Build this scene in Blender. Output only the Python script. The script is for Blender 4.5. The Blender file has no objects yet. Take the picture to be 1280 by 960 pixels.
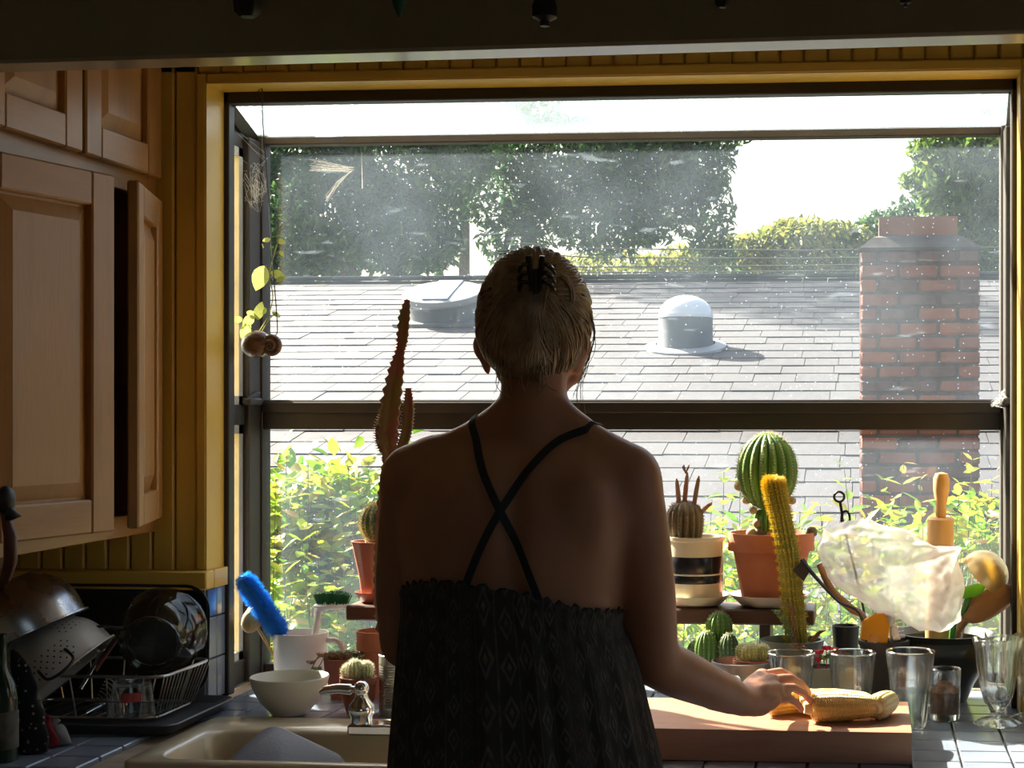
import bpy, math, random
from mathutils import Vector, Matrix, Euler, noise
from mathutils.bvhtree import BVHTree
R = math.radians
PI = math.pi
sc = bpy.context.scene
C = sc.collection
rnd = random.Random(7)

# ------------------------------------------------------------------ camera
EYE = 1.485
FPX = 2000.0
YAW = math.atan(170 / FPX)
U0, V0 = 915.0, 510.0
cam_d = bpy.data.cameras.new('camera')
cam_d.sensor_width = 36
cam_d.lens = FPX / 1280 * 36
cam_d.shift_x = (640 - U0) / 1280
cam_d.shift_y = (V0 - 480) / 1280
cam_d.clip_start = 0.02
cam_d.clip_end = 300
cam = bpy.data.objects.new('camera', cam_d)
cam.location = (0, 0, EYE)
cam.rotation_euler = (R(90), 0, YAW)
C.objects.link(cam)
sc.camera = cam

# ------------------------------------------------------------------ world, sun, exposure
SUN_DIR = Vector((-0.66, 0.47, 0.60)).normalized()
w = bpy.data.worlds.new('sky'); sc.world = w; w.use_nodes = True
nt = w.node_tree
sky = nt.nodes.new('ShaderNodeTexSky')
sky.sky_type = 'NISHITA'; sky.sun_disc = False
sky.sun_elevation = math.asin(SUN_DIR.z)
sky.sun_rotation = math.atan2(SUN_DIR.x, SUN_DIR.y)
sky.air_density = 1.0; sky.dust_density = 6.0; sky.ozone_density = 0.4
bgn = nt.nodes['Background']
nt.links.new(sky.outputs[0], bgn.inputs[0])
bgn.inputs[1].default_value = 0.155
sl = bpy.data.lights.new('sun', 'SUN'); sl.energy = 12.5; sl.angle = R(0.6); sl.color = (1, 0.91, 0.78)
so = bpy.data.objects.new('sun', sl); C.objects.link(so)
so.rotation_euler = SUN_DIR.to_track_quat('Z', 'Y').to_euler()
so.location = (-8, 8, 12)
vs = sc.view_settings
vs.view_transform = 'Standard'; vs.look = 'None'; vs.gamma = 1.0; vs.exposure = 1.6
vs.use_curve_mapping = False

# ------------------------------------------------------------------ projection helpers (photo pixel + depth -> point of the place)
FW = Vector((-math.sin(YAW), math.cos(YAW), 0)); RT = Vector((math.cos(YAW), math.sin(YAW), 0))
def ray(u, v):
    return FW + RT * ((u - U0) / FPX) + Vector((0, 0, (V0 - v) / FPX))
def at(u, v, Y):
    d = ray(u, v); p = d * (Y / d.y); return Vector((p.x, p.y, p.z + EYE))
def onz(u, v, z):
    d = ray(u, v); p = d * ((z - EYE) / d.z); return Vector((p.x, p.y, z))
def mpp(p):                                   # metres per photo pixel at a point
    return (p.x * FW.x + p.y * FW.y) / FPX

# ------------------------------------------------------------------ mesh builder
class B:
    def __init__(s): s.v = []; s.f = []
    def add(s, vs_, fs, M=None):
        o = len(s.v)
        s.v += [tuple(M @ Vector(p)) if M else tuple(p) for p in vs_]
        s.f += [tuple(i + o for i in f) for f in fs]; return s
    def box(s, a, b, M=None, c=0.0):
        x0, y0, z0 = a; x1, y1, z1 = b
        if c <= 0:
            vs_ = [(x, y, z) for z in (z0, z1) for y in (y0, y1) for x in (x0, x1)]
            return s.add(vs_, [(0, 2, 3, 1), (4, 5, 7, 6), (0, 1, 5, 4), (2, 6, 7, 3), (0, 4, 6, 2), (1, 3, 7, 5)], M)
        vs_ = []; idx = {}
        cx, cy, cz = (x0 + x1) / 2, (y0 + y1) / 2, (z0 + z1) / 2
        h = ((x1 - x0) / 2, (y1 - y0) / 2, (z1 - z0) / 2)
        for sx in (-1, 1):
            for sy in (-1, 1):
                for sz in (-1, 1):
                    sg = (sx, sy, sz)
                    for k in range(3):
                        q = [sg[i] * (h[i] - (0 if i == k else c)) for i in range(3)]
                        idx[(sx, sy, sz, k)] = len(vs_); vs_.append((cx + q[0], cy + q[1], cz + q[2]))
        fs = []
        def quad(*ks):
            f = [idx[k] for k in ks]
            p = [Vector(vs_[i]) for i in f]
            n = (p[1] - p[0]).cross(p[2] - p[0]); m = sum(p, Vector()) / len(p) - Vector((cx, cy, cz))
            fs.append(tuple(f) if n.dot(m) > 0 else tuple(reversed(f)))
        for k in range(3):
            i, j = [(1, 2), (0, 2), (0, 1)][k]
            for sg in (-1, 1):
                ks = []
                for (si, sj) in ((-1, -1), (1, -1), (1, 1), (-1, 1)):
                    t = [0, 0, 0]; t[k] = sg; t[i] = si; t[j] = sj; ks.append((t[0], t[1], t[2], k))
                quad(*ks)
            for si in (-1, 1):
                for sj in (-1, 1):
                    a_ = [0, 0, 0]; b_ = [0, 0, 0]
                    a_[k] = -1; b_[k] = 1; a_[i] = b_[i] = si; a_[j] = b_[j] = sj
                    quad((*a_, i), (*b_, i), (*b_, j), (*a_, j))
        for sx in (-1, 1):
            for sy in (-1, 1):
                for sz in (-1, 1):
                    quad((sx, sy, sz, 0), (sx, sy, sz, 1), (sx, sy, sz, 2))
        return s.add(vs_, fs, M)
    def rings(s, rings, M=None, close=True, cap=(True, True)):
        n = len(rings[0]); vs_ = [p for r in rings for p in r]; fs = []
        m = n if close else n - 1
        for k in range(len(rings) - 1):
            for i in range(m):
                j = (i + 1) % n
                fs.append((k * n + i, k * n + j, (k + 1) * n + j, (k + 1) * n + i))
        if cap[0]: fs.append(tuple(reversed(range(n))))
        if cap[1]: fs.append(tuple((len(rings) - 1) * n + i for i in range(n)))
        return s.add(vs_, fs, M)
    def tube(s, pts, r, n=8, M=None, flat=1.0, up=None):
        pts = [Vector(p) for p in pts]; m = len(pts)
        rs = r if isinstance(r, (list, tuple)) else [r] * m
        rings = []; prev = None
        for i, p in enumerate(pts):
            t = (pts[min(i + 1, m - 1)] - pts[max(i - 1, 0)])
            t = t.normalized() if t.length > 1e-9 else Vector((0, 0, 1))
            if prev is None:
                a = Vector(up) if up else (Vector((0, 0, 1)) if abs(t.z) < 0.9 else Vector((1, 0, 0)))
                x = (a - t * a.dot(t)).normalized()
            else:
                x = (prev - t * prev.dot(t)); x = x.normalized() if x.length > 1e-9 else t.orthogonal().normalized()
            prev = x; y = t.cross(x)
            rings.append([p + (x * math.cos(2 * PI * k / n) * flat + y * math.sin(2 * PI * k / n)) * rs[i] for k in range(n)])
        return s.rings(rings, M)
    def lathe(s, prof, n=32, M=None, fn=None):
        vs_ = []; fs = []; rows = []
        for (r, z) in prof:
            if r < 1e-6:
                rows.append([len(vs_)]); vs_.append((0, 0, z))
            else:
                row = []
                for k in range(n):
                    a = 2 * PI * k / n; q = r * (fn(a, z) if fn else 1)
                    row.append(len(vs_)); vs_.append((q * math.cos(a), q * math.sin(a), z))
                rows.append(row)
        for a, b in zip(rows, rows[1:]):
            if len(a) == 1 and len(b) == 1: continue
            for k in range(n):
                j = (k + 1) % n
                if len(a) == 1: fs.append((a[0], b[j], b[k]))
                elif len(b) == 1: fs.append((a[k], a[j], b[0]))
                else: fs.append((a[k], a[j], b[j], b[k]))
        return s.add(vs_, fs, M)
    def ell(s, c, r, M=None, n=16, rot=None):
        m = max(6, n // 2)
        prof = [(math.sin(PI * k / m), -math.cos(PI * k / m)) for k in range(m + 1)]
        prof[0] = (0, -1); prof[-1] = (0, 1)
        T = Matrix.Translation(c) @ ((Euler(rot).to_matrix().to_4x4()) if rot else Matrix.Identity(4)) @ Matrix.Diagonal((r[0], r[1], r[2], 1))
        return s.lathe(prof, n, (M @ T) if M else T)
    def prism(s, poly, y0, y1, M=None):         # poly in x,z, extruded along y
        n = len(poly)
        vs_ = [(x, y0, z) for x, z in poly] + [(x, y1, z) for x, z in poly]
        fs = [tuple(range(n)), tuple(reversed(range(n, 2 * n)))] + [(i, i + n, (i + 1) % n + n, (i + 1) % n) for i in range(n)]
        return s.add(vs_, fs, M)
    def mesh(s, name, smooth=True, angle=40):
        me = bpy.data.meshes.new(name); me.from_pydata(s.v, [], s.f); me.update()
        if smooth:
            me.shade_smooth()
            try: me.set_sharp_from_angle(angle=R(angle))
            except Exception: pass
        return me

def place(name, me, parent=None, loc=(0, 0, 0), rot=(0, 0, 0), scale=(1, 1, 1)):
    o = bpy.data.objects.new(name, me); C.objects.link(o)
    o.location = loc; o.rotation_euler = rot; o.scale = scale
    if parent: o.parent = parent
    return o
def obj(name, b, m, parent=None, loc=(0, 0, 0), rot=(0, 0, 0), smooth=True, angle=40, scale=(1, 1, 1)):
    me = b.mesh(name, smooth, angle) if isinstance(b, B) else b
    if m and not me.materials: me.materials.append(m)
    return place(name, me, parent, loc, rot, scale)
def tag(o, label, cat, group=None):
    o['label'] = label; o['category'] = cat
    if group: o['group'] = group
    return o
def thing(name, label, cat, loc=(0, 0, 0), rot=(0, 0, 0), group=None):
    o = bpy.data.objects.new(name, None); C.objects.link(o); o.empty_display_size = 0.05
    o.location = loc; o.rotation_euler = rot if not isinstance(rot, (int, float)) else (0, 0, rot)
    return tag(o, label, cat, group)
def struct(name, b, m, parent=None, **k):
    o = obj(name, b, m, parent, **k)
    if not parent: o['kind'] = 'structure'
    return o
def structe(name):
    o = bpy.data.objects.new(name, None); C.objects.link(o); o['kind'] = 'structure'; return o
def stuff(o): o['kind'] = 'stuff'; return o

# ------------------------------------------------------------------ materials
def mat(name, c, rough=0.5, metal=0.0, c2=None, nscale=8.0, stretch=(1, 1, 1), bump=0.0, bscale=None, detail=4, spec=0.5,
        sss=0.0, sssr=(1, .3, .15), trans=0.0, coat=0.0, contrast=(0.35, 0.65), rvar=0.0):
    m = bpy.data.materials.new(name); m.use_nodes = True
    t = m.node_tree; n = t.nodes; l = t.links; p = n['Principled BSDF']
    p.inputs['Base Color'].default_value = (*c, 1); p.inputs['Roughness'].default_value = rough
    p.inputs['Metallic'].default_value = metal; p.inputs['Specular IOR Level'].default_value = spec
    if coat: p.inputs['Coat Weight'].default_value = coat; p.inputs['Coat Roughness'].default_value = 0.12
    if sss:
        p.inputs['Subsurface Weight'].default_value = sss
        p.inputs['Subsurface Radius'].default_value = sssr; p.inputs['Subsurface Scale'].default_value = 0.02
    tc = n.new('ShaderNodeTexCoord'); mp = n.new('ShaderNodeMapping'); mp.inputs['Scale'].default_value = stretch
    l.new(tc.outputs['Object'], mp.inputs['Vector'])
    oi = n.new('ShaderNodeObjectInfo')
    addv = n.new('ShaderNodeVectorMath'); addv.operation = 'ADD'
    mul = n.new('ShaderNodeVectorMath'); mul.operation = 'SCALE'; mul.inputs['Scale'].default_value = 7.0
    cmb = n.new('ShaderNodeCombineXYZ')
    for i in range(3): l.new(oi.outputs['Random'], cmb.inputs[i])
    l.new(cmb.outputs[0], mul.inputs[0]); l.new(mp.outputs[0], addv.inputs[0]); l.new(mul.outputs[0], addv.inputs[1])
    if c2 or rvar:
        nz = n.new('ShaderNodeTexNoise'); nz.inputs['Scale'].default_value = nscale; nz.inputs['Detail'].default_value = detail
        l.new(addv.outputs[0], nz.inputs['Vector'])
        cr = n.new('ShaderNodeMapRange'); cr.inputs[1].default_value = contrast[0]; cr.inputs[2].default_value = contrast[1]
        l.new(nz.outputs['Fac'], cr.inputs[0])
        if c2:
            mx = n.new('ShaderNodeMix'); mx.data_type = 'RGBA'
            mx.inputs[6].default_value = (*c, 1); mx.inputs[7].default_value = (*c2, 1)
            l.new(cr.outputs[0], mx.inputs[0]); l.new(mx.outputs[2], p.inputs['Base Color'])
        if rvar:
            rr = n.new('ShaderNodeMapRange'); rr.inputs[3].default_value = max(0, rough - rvar); rr.inputs[4].default_value = min(1, rough + rvar)
            l.new(cr.outputs[0], rr.inputs[0]); l.new(rr.outputs[0], p.inputs['Roughness'])
    if bump:
        nb = n.new('ShaderNodeTexNoise'); nb.inputs['Scale'].default_value = bscale or nscale * 3; nb.inputs['Detail'].default_value = 5
        l.new(addv.outputs[0], nb.inputs['Vector'])
        bp = n.new('ShaderNodeBump'); bp.inputs['Strength'].default_value = bump; bp.inputs['Distance'].default_value = 0.003
        l.new(nb.outputs['Fac'], bp.inputs['Height']); l.new(bp.outputs[0], p.inputs['Normal'])
    if trans:                                    # thin translucency (leaves, petals)
        tr = n.new('ShaderNodeBsdfTranslucent')
        src = p.inputs['Base Color'].links[0].from_socket if p.inputs['Base Color'].links else None
        if src: l.new(src, tr.inputs[0])
        else: tr.inputs[0].default_value = (*c, 1)
        ms = n.new('ShaderNodeMixShader'); ms.inputs[0].default_value = trans
        l.new(p.outputs[0], ms.inputs[1]); l.new(tr.outputs[0], ms.inputs[2])
        l.new(ms.outputs[0], n['Material Output'].inputs[0])
    return m

def leaf_mat(name, cols, rough=0.45, trans=0.5, noise_scale=3.0):
    """leaf colours vary per object and along the crown"""
    m = bpy.data.materials.new(name); m.use_nodes = True
    t = m.node_tree; n = t.nodes; l = t.links; p = n['Principled BSDF']; p.inputs['Roughness'].default_value = rough
    tc = n.new('ShaderNodeTexCoord'); oi = n.new('ShaderNodeObjectInfo'); ge = n.new('ShaderNodeNewGeometry')
    cr = n.new('ShaderNodeValToRGB'); e = cr.color_ramp.elements
    e[0].position = 0; e[0].color = (*cols[0], 1); e[1].position = 1; e[1].color = (*cols[-1], 1)
    for i, c in enumerate(cols[1:-1]):
        x = e.new((i + 1) / (len(cols) - 1)); x.color = (*c, 1)
    ad = n.new('ShaderNodeMath'); ad.operation = 'ADD'; fr = n.new('ShaderNodeMath'); fr.operation = 'FRACT'
    l.new(ge.outputs['Random Per Island'], ad.inputs[0]); l.new(oi.outputs['Random'], ad.inputs[1])
    l.new(ad.outputs[0], fr.inputs[0]); l.new(fr.outputs[0], cr.inputs[0])
    l.new(cr.outputs[0], p.inputs['Base Color'])
    tr = n.new('ShaderNodeBsdfTranslucent'); l.new(cr.outputs[0], tr.inputs[0])
    ms = n.new('ShaderNodeMixShader'); ms.inputs[0].default_value = trans
    l.new(p.outputs[0], ms.inputs[1]); l.new(tr.outputs[0], ms.inputs[2]); l.new(ms.outputs[0], n['Material Output'].inputs[0])
    return m

def thin_glass(name, tint=(0.96, 0.98, 0.97), gloss=0.02, dirt=0.0, dscale=60, refl=1.0, ior=1.45):
    """thin-walled glass: see-through with a Fresnel reflection, and dust if dirt > 0"""
    m = bpy.data.materials.new(name); m.use_nodes = True
    t = m.node_tree; n = t.nodes; l = t.links; n.remove(n['Principled BSDF'])
    tr = n.new('ShaderNodeBsdfTransparent'); tr.inputs[0].default_value = (*tint, 1)
    gl = n.new('ShaderNodeBsdfGlossy'); gl.inputs['Roughness'].default_value = gloss
    lw = n.new('ShaderNodeLayerWeight'); lw.inputs[0].default_value = 0.5      # same on both faces of the thin wall
    pw = n.new('ShaderNodeMath'); pw.operation = 'POWER'; pw.inputs[1].default_value = 4.0
    l.new(lw.outputs['Facing'], pw.inputs[0])
    mu = n.new('ShaderNodeMath'); mu.operation = 'MULTIPLY_ADD'; mu.inputs[1].default_value = .8 * refl; mu.inputs[2].default_value = .03 * refl
    l.new(pw.outputs[0], mu.inputs[0])
    ms = n.new('ShaderNodeMixShader'); l.new(mu.outputs[0], ms.inputs[0]); l.new(tr.outputs[0], ms.inputs[1]); l.new(gl.outputs[0], ms.inputs[2])
    out = ms.outputs[0]
    if dirt:
        tc = n.new('ShaderNodeTexCoord')
        n1 = n.new('ShaderNodeTexNoise'); n1.inputs['Scale'].default_value = 5; n1.inputs['Detail'].default_value = 6
        l.new(tc.outputs['Object'], n1.inputs['Vector'])
        r1 = n.new('ShaderNodeMapRange'); r1.inputs[1].default_value = .3; r1.inputs[2].default_value = .75; r1.inputs[3].default_value = dirt * 0.45; r1.inputs[4].default_value = dirt * 1.5
        l.new(n1.outputs['Fac'], r1.inputs[0])
        vo = n.new('ShaderNodeTexVoronoi'); vo.inputs['Scale'].default_value = dscale; vo.inputs['Randomness'].default_value = 1
        l.new(tc.outputs['Object'], vo.inputs['Vector'])
        sp = n.new('ShaderNodeMapRange'); sp.inputs[1].default_value = .05; sp.inputs[2].default_value = .13; sp.inputs[3].default_value = .75; sp.inputs[4].default_value = 0
        l.new(vo.outputs['Distance'], sp.inputs[0])
        sep = n.new('ShaderNodeSeparateColor'); l.new(vo.outputs['Color'], sep.inputs[0])
        gt = n.new('ShaderNodeMath'); gt.operation = 'GREATER_THAN'; gt.inputs[1].default_value = .6
        l.new(sep.outputs[0], gt.inputs[0])
        m2 = n.new('ShaderNodeMath'); m2.operation = 'MULTIPLY'; l.new(sp.outputs[0], m2.inputs[0]); l.new(gt.outputs[0], m2.inputs[1])
        # wiped streaks, a few large smears
        mp = n.new('ShaderNodeMapping'); mp.inputs['Rotation'].default_value = (0, R(40), 0); mp.inputs['Scale'].default_value = (14, 14, 60)
        l.new(tc.outputs['Object'], mp.inputs['Vector'])
        n3 = n.new('ShaderNodeTexNoise'); n3.inputs['Scale'].default_value = 1; n3.inputs['Detail'].default_value = 2
        l.new(mp.outputs[0], n3.inputs['Vector'])
        r3 = n.new('ShaderNodeMapRange'); r3.inputs[1].default_value = .66; r3.inputs[2].default_value = .74; r3.inputs[3].default_value = 0; r3.inputs[4].default_value = dirt * 1.6
        l.new(n3.outputs['Fac'], r3.inputs[0])
        mxm = n.new('ShaderNodeMath'); mxm.operation = 'MAXIMUM'; l.new(r1.outputs[0], mxm.inputs[0]); l.new(m2.outputs[0], mxm.inputs[1])
        ad3 = n.new('ShaderNodeMath'); ad3.operation = 'ADD'; ad3.use_clamp = True; l.new(mxm.outputs[0], ad3.inputs[0]); l.new(r3.outputs[0], ad3.inputs[1])
        tl = n.new('ShaderNodeBsdfTranslucent'); tl.inputs[0].default_value = (.66, .82, 1, 1)
        df = n.new('ShaderNodeBsdfDiffuse'); df.inputs[0].default_value = (.66, .82, 1, 1)
        md = n.new('ShaderNodeMixShader'); md.inputs[0].default_value = .5; l.new(tl.outputs[0], md.inputs[1]); l.new(df.outputs[0], md.inputs[2])
        m3 = n.new('ShaderNodeMixShader'); l.new(ad3.outputs[0], m3.inputs[0]); l.new(out, m3.inputs[1]); l.new(md.outputs[0], m3.inputs[2])
        out = m3.outputs[0]
    l.new(out, n['Material Output'].inputs[0])
    return m

def wood(name, c1, c2, axis='z', scale=9, rough=0.42, coat=0.15):
    m = bpy.data.materials.new(name); m.use_nodes = True
    t = m.node_tree; n = t.nodes; l = t.links; p = n['Principled BSDF']
    p.inputs['Roughness'].default_value = rough; p.inputs['Coat Weight'].default_value = coat; p.inputs['Coat Roughness'].default_value = .25
    tc = n.new('ShaderNodeTexCoord'); oi = n.new('ShaderNodeObjectInfo')
    cmb = n.new('ShaderNodeCombineXYZ')
    for i in range(3): l.new(oi.outputs['Random'], cmb.inputs[i])
    ad = n.new('ShaderNodeVectorMath'); ad.operation = 'MULTIPLY_ADD'; ad.inputs[1].default_value = (9, 9, 9)
    l.new(cmb.outputs[0], ad.inputs[0]); l.new(tc.outputs['Object'], ad.inputs[2])
    mp = n.new('ShaderNodeMapping')
    s_ = {'z': (1, 1, .09), 'y': (1, .09, 1), 'x': (.09, 1, 1)}[axis]; mp.inputs['Scale'].default_value = s_
    l.new(ad.outputs[0], mp.inputs['Vector'])
    n1 = n.new('ShaderNodeTexNoise'); n1.inputs['Scale'].default_value = scale; n1.inputs['Detail'].default_value = 3; n1.inputs['Distortion'].default_value = .4
    l.new(mp.outputs[0], n1.inputs['Vector'])
    mm = n.new('ShaderNodeMath'); mm.operation = 'MULTIPLY'; mm.inputs[1].default_value = 9
    l.new(n1.outputs['Fac'], mm.inputs[0])
    si = n.new('ShaderNodeMath'); si.operation = 'SINE'; l.new(mm.outputs[0], si.inputs[0])
    n2 = n.new('ShaderNodeTexNoise'); n2.inputs['Scale'].default_value = scale * 22; n2.inputs['Detail'].default_value = 3
    l.new(mp.outputs[0], n2.inputs['Vector'])
    mr = n.new('ShaderNodeMapRange'); mr.inputs[1].default_value = -1; mr.inputs[2].default_value = 1; mr.inputs[3].default_value = -.05; mr.inputs[4].default_value = .75
    l.new(si.outputs[0], mr.inputs[0])
    a2 = n.new('ShaderNodeMath'); a2.operation = 'MULTIPLY_ADD'; a2.inputs[1].default_value = .5; a2.use_clamp = True
    l.new(n2.outputs['Fac'], a2.inputs[0]); l.new(mr.outputs[0], a2.inputs[2])
    mx = n.new('ShaderNodeMix'); mx.data_type = 'RGBA'; mx.inputs[6].default_value = (*c1, 1); mx.inputs[7].default_value = (*c2, 1)
    l.new(a2.outputs[0], mx.inputs[0]); l.new(mx.outputs[2], p.inputs['Base Color'])
    bp = n.new('ShaderNodeBump'); bp.inputs['Strength'].default_value = .15; bp.inputs['Distance'].default_value = .002
    l.new(n2.outputs['Fac'], bp.inputs['Height']); l.new(bp.outputs[0], p.inputs['Normal'])
    return m

OAK = wood('oak', (.44, .225, .066), (.27, .12, .03), 'z', scale=11)
OAKH = wood('oak_rail', (.44, .225, .066), (.27, .12, .03), 'y')
WDARK = wood('dark_wood', (.12, .045, .02), (.06, .022, .01), 'x', rough=.5)
BOARDW = wood('board_wood', (.36, .17, .09), (.24, .10, .05), 'x', scale=12, rough=.55, coat=.0)
PINE = wood('pine', (.62, .36, .13), (.5, .26, .08), 'z', scale=14, rough=.5)
SPOONW = wood('spoon_wood', (.40, .2, .08), (.27, .12, .04), 'x', scale=14, rough=.55, coat=0)
YEL = mat('yellow_paint', (.68, .44, .075), .38, c2=(.62, .395, .062), nscale=6, bump=.08, bscale=40)
DARKP = mat('dark_paint', (.46, .42, .32), .3, c2=(.42, .38, .29), nscale=4, coat=.6)
WALLP = mat('room_wall', (.45, .38, .25), .7, c2=(.4, .33, .21), nscale=3)
CEILP = mat('ceiling_paint', (.5, .46, .38), .8, c2=(.46, .42, .34), nscale=3)
FLOORM = wood('floor_wood', (.22, .12, .06), (.14, .07, .03), 'y', rough=.4)
BRONZE = mat('bronze_frame', (.020, .015, .011), .55, c2=(.03, .022, .016), nscale=12)
GREYF = mat('grey_sash', (.42, .42, .38), .5, c2=(.33, .33, .3), nscale=14)
PANE = thin_glass('dusty_pane', dirt=.034, dscale=95, refl=.5)
PANEL_LOW = thin_glass('dusty_pane_low', dirt=.034, dscale=95, refl=.5)
PANESIDE = thin_glass('dusty_side_pane', dirt=.07, dscale=70, refl=.5)
PANETOP = thin_glass('dusty_top_pane', dirt=.2, dscale=70, refl=.5)
PLAINP = thin_glass('plain_pane', refl=.5)
def solid_glass(name, tint, k=.55):
    m = bpy.data.materials.new(name); m.use_nodes = True; n = m.node_tree.nodes; l = m.node_tree.links; n.remove(n['Principled BSDF'])
    g_ = n.new('ShaderNodeBsdfGlass'); g_.inputs['Color'].default_value = (*tint, 1); g_.inputs['Roughness'].default_value = 0; g_.inputs['IOR'].default_value = 1.46
    t_ = n.new('ShaderNodeBsdfTransparent'); t_.inputs[0].default_value = (*tint, 1); ms = n.new('ShaderNodeMixShader'); ms.inputs[0].default_value = k
    l.new(t_.outputs[0], ms.inputs[1]); l.new(g_.outputs[0], ms.inputs[2]); l.new(ms.outputs[0], n['Material Output'].inputs[0]); return m
GLASS = solid_glass('clear_glass', (.98, .99, .985), .7)
GLASSD = solid_glass('heavy_glass', (.93, .93, .90), .9)

TILE = mat('counter_tile', (.235, .275, .335), .16, c2=(.19, .22, .27), nscale=9, bump=.06, bscale=15)
TILEB = mat('blue_tile', (.09, .19, .42), .14, c2=(.07, .15, .34), nscale=9)
GROUT = mat('grout', (.42, .34, .24), .9, c2=(.3, .24, .17), nscale=30)
GROUTD = mat('dark_grout', (.08, .075, .07), .9)
SINKM = mat('sink_enamel', (.62, .53, .36), .2, c2=(.56, .47, .31), nscale=5)
CHROME = mat('chrome', (.75, .75, .76), .1, 1.0)
STEEL = mat('brushed_steel', (.55, .55, .56), .28, 1.0, rvar=.06, nscale=20)
WIREM = mat('rack_wire', (.55, .53, .5), .3, 1.0)
TERRA = mat('terracotta', (.46, .16, .075), .8, c2=(.38, .12, .055), nscale=14, bump=.15, bscale=60)
TERRAD = mat('terracotta_dark', (.26, .08, .045), .8, c2=(.2, .06, .035), nscale=14, bump=.15, bscale=60)
TERRAG = mat('glazed_terracotta', (.5, .17, .10), .35, c2=(.4, .13, .08), nscale=14)
SOIL = mat('soil', (.06, .04, .025), .95, c2=(.12, .08, .05), nscale=90, bump=.6, bscale=120)
CREAM = mat('cream_ceramic', (.72, .64, .46), .25, c2=(.68, .6, .43), nscale=5)
BOWLM = mat('bowl_ceramic', (.66, .64, .56), .3, c2=(.6, .58, .5), nscale=5)
WHITEC = mat('white_ceramic', (.78, .76, .72), .25, c2=(.72, .7, .66), nscale=5)
BLACKB = mat('black_band', (.012, .014, .018), .25)
BLACKP = mat('black_plastic', (.012, .012, .013), .45)
BLACKE = mat('black_enamel', (.014, .013, .012), .4, c2=(.02, .018, .016), nscale=10)
DGREEN = mat('dark_green_glaze', (.016, .02, .017), .35, c2=(.026, .03, .026), nscale=10)
GREYG = mat('grey_green_glaze', (.20, .24, .2), .35, c2=(.17, .2, .17), nscale=8)
PEWTER = mat('pewter', (.17, .19, .21), .35, .3, c2=(.13, .145, .16), nscale=10)
CACT = mat('cactus_green', (.075, .17, .03), .55, c2=(.11, .24, .045), nscale=16, bump=.1)
CACTD = mat('cactus_dark', (.05, .10, .035), .6, c2=(.08, .15, .05), nscale=16, bump=.1)
CACTB = mat('cactus_grey_brown', (.13, .10, .06), .65, c2=(.18, .14, .08), nscale=18, bump=.15)
CACTY = mat('cactus_golden', (.22, .24, .03), .6, c2=(.3, .29, .04), nscale=16, bump=.1)
CACTR = mat('euphorbia_red', (.34, .115, .075), .55, c2=(.24, .16, .05), nscale=14, bump=.15, contrast=(.4, .6))
CACTP = mat('cactus_pale', (.3, .36, .13), .6, c2=(.4, .42, .2), nscale=18, bump=.1)
SPINE = mat('spine', (.75, .62, .32), .6, trans=.35)
SPINEY = mat('spine_gold', (.8, .6, .06), .6, trans=.45)
SPINEW = mat('spine_white', (.8, .74, .62), .6, trans=.35)
SPINEB = mat('spine_brown', (.4, .2, .1), .6, trans=.3)
PUP = mat('dry_offset', (.5, .36, .2), .7, c2=(.34, .22, .12), nscale=20)
SUCC = mat('succulent_green', (.16, .26, .08), .5, c2=(.25, .33, .14), nscale=20, trans=.2)
SUCCR = mat('succulent_red', (.42, .17, .1), .5, c2=(.3, .2, .1), nscale=20, trans=.2)
PETAL = mat('red_petal', (.7, .03, .06), .5, c2=(.8, .07, .12), nscale=20, trans=.4)
VINE = mat('vine_leaf', (.36, .42, .09), .5, c2=(.5, .5, .14), nscale=12, trans=.45)
SHELL = mat('snail_shell', (.075, .032, .017), .35, c2=(.2, .10, .05), nscale=45, stretch=(1, 1, 3), coat=.3)
WEB = mat('cobweb_silk', (.8, .8, .78), .7, trans=.4)
SKIN = mat('skin', (.45, .215, .125), .5, c2=(.40, .18, .105), nscale=9, sss=.22, bump=.06, bscale=220, spec=.4)
HAIRB = mat('hair_base', (.10, .064, .038), .6, c2=(.15, .098, .06), nscale=30, stretch=(1, 1, .2))
HAIRM = mat('hair', (.25, .158, .085), .38, c2=(.46, .32, .19), nscale=40)
CLIP = mat('clip_plastic', (.02, .015, .013), .22)
STRAPM = mat('black_strap', (.012, .012, .014), .7)
PLASTIC = mat('grey_blue_plastic', (.25, .28, .35), .45, c2=(.22, .25, .315), nscale=6, bump=.15, bscale=260)
BLUEB = mat('blue_bristle', (.10, .52, .95), .5, c2=(.2, .65, 1.0), nscale=20, trans=.55)
GREENB = mat('green_bristle', (.008, .16, .045), .5, trans=.2)
WHITEP = mat('white_plastic', (.8, .78, .72), .35)
YELP = mat('yellow_plastic', (.95, .5, .01), .3, trans=.45)
LIME = mat('lime_silicone', (.2, .6, .02), .4, trans=.2)
BRASS = mat('warm_steel', (.80, .64, .34), .42, .75)
SPONGE = mat('natural_sponge', (.6, .44, .22), .9, c2=(.48, .33, .15), nscale=40, bump=.6, bscale=90)
CORN = mat('corn_kernels', (.66, .40, .085), .35, c2=(.72, .52, .17), nscale=22, sss=.25, sssr=(1, .8, .4))
CORNP = mat('corn_pale', (.75, .60, .30), .35, c2=(.7, .52, .22), nscale=22, sss=.25, sssr=(1, .8, .4))
CORNB = mat('corn_butt', (.7, .55, .28), .6, c2=(.6, .42, .18), nscale=30)
BRICK = mat('red_brick', (.17, .06, .04), .85, c2=(.23, .095, .065), nscale=9, bump=.4, bscale=30)
BRICK3 = mat('orange_brick', (.27, .095, .045), .85, c2=(.2, .075, .045), nscale=9, bump=.4, bscale=30)
BRICK2 = mat('dark_brick', (.09, .055, .052), .9, c2=(.14, .08, .07), nscale=12, bump=.4, bscale=30)
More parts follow.
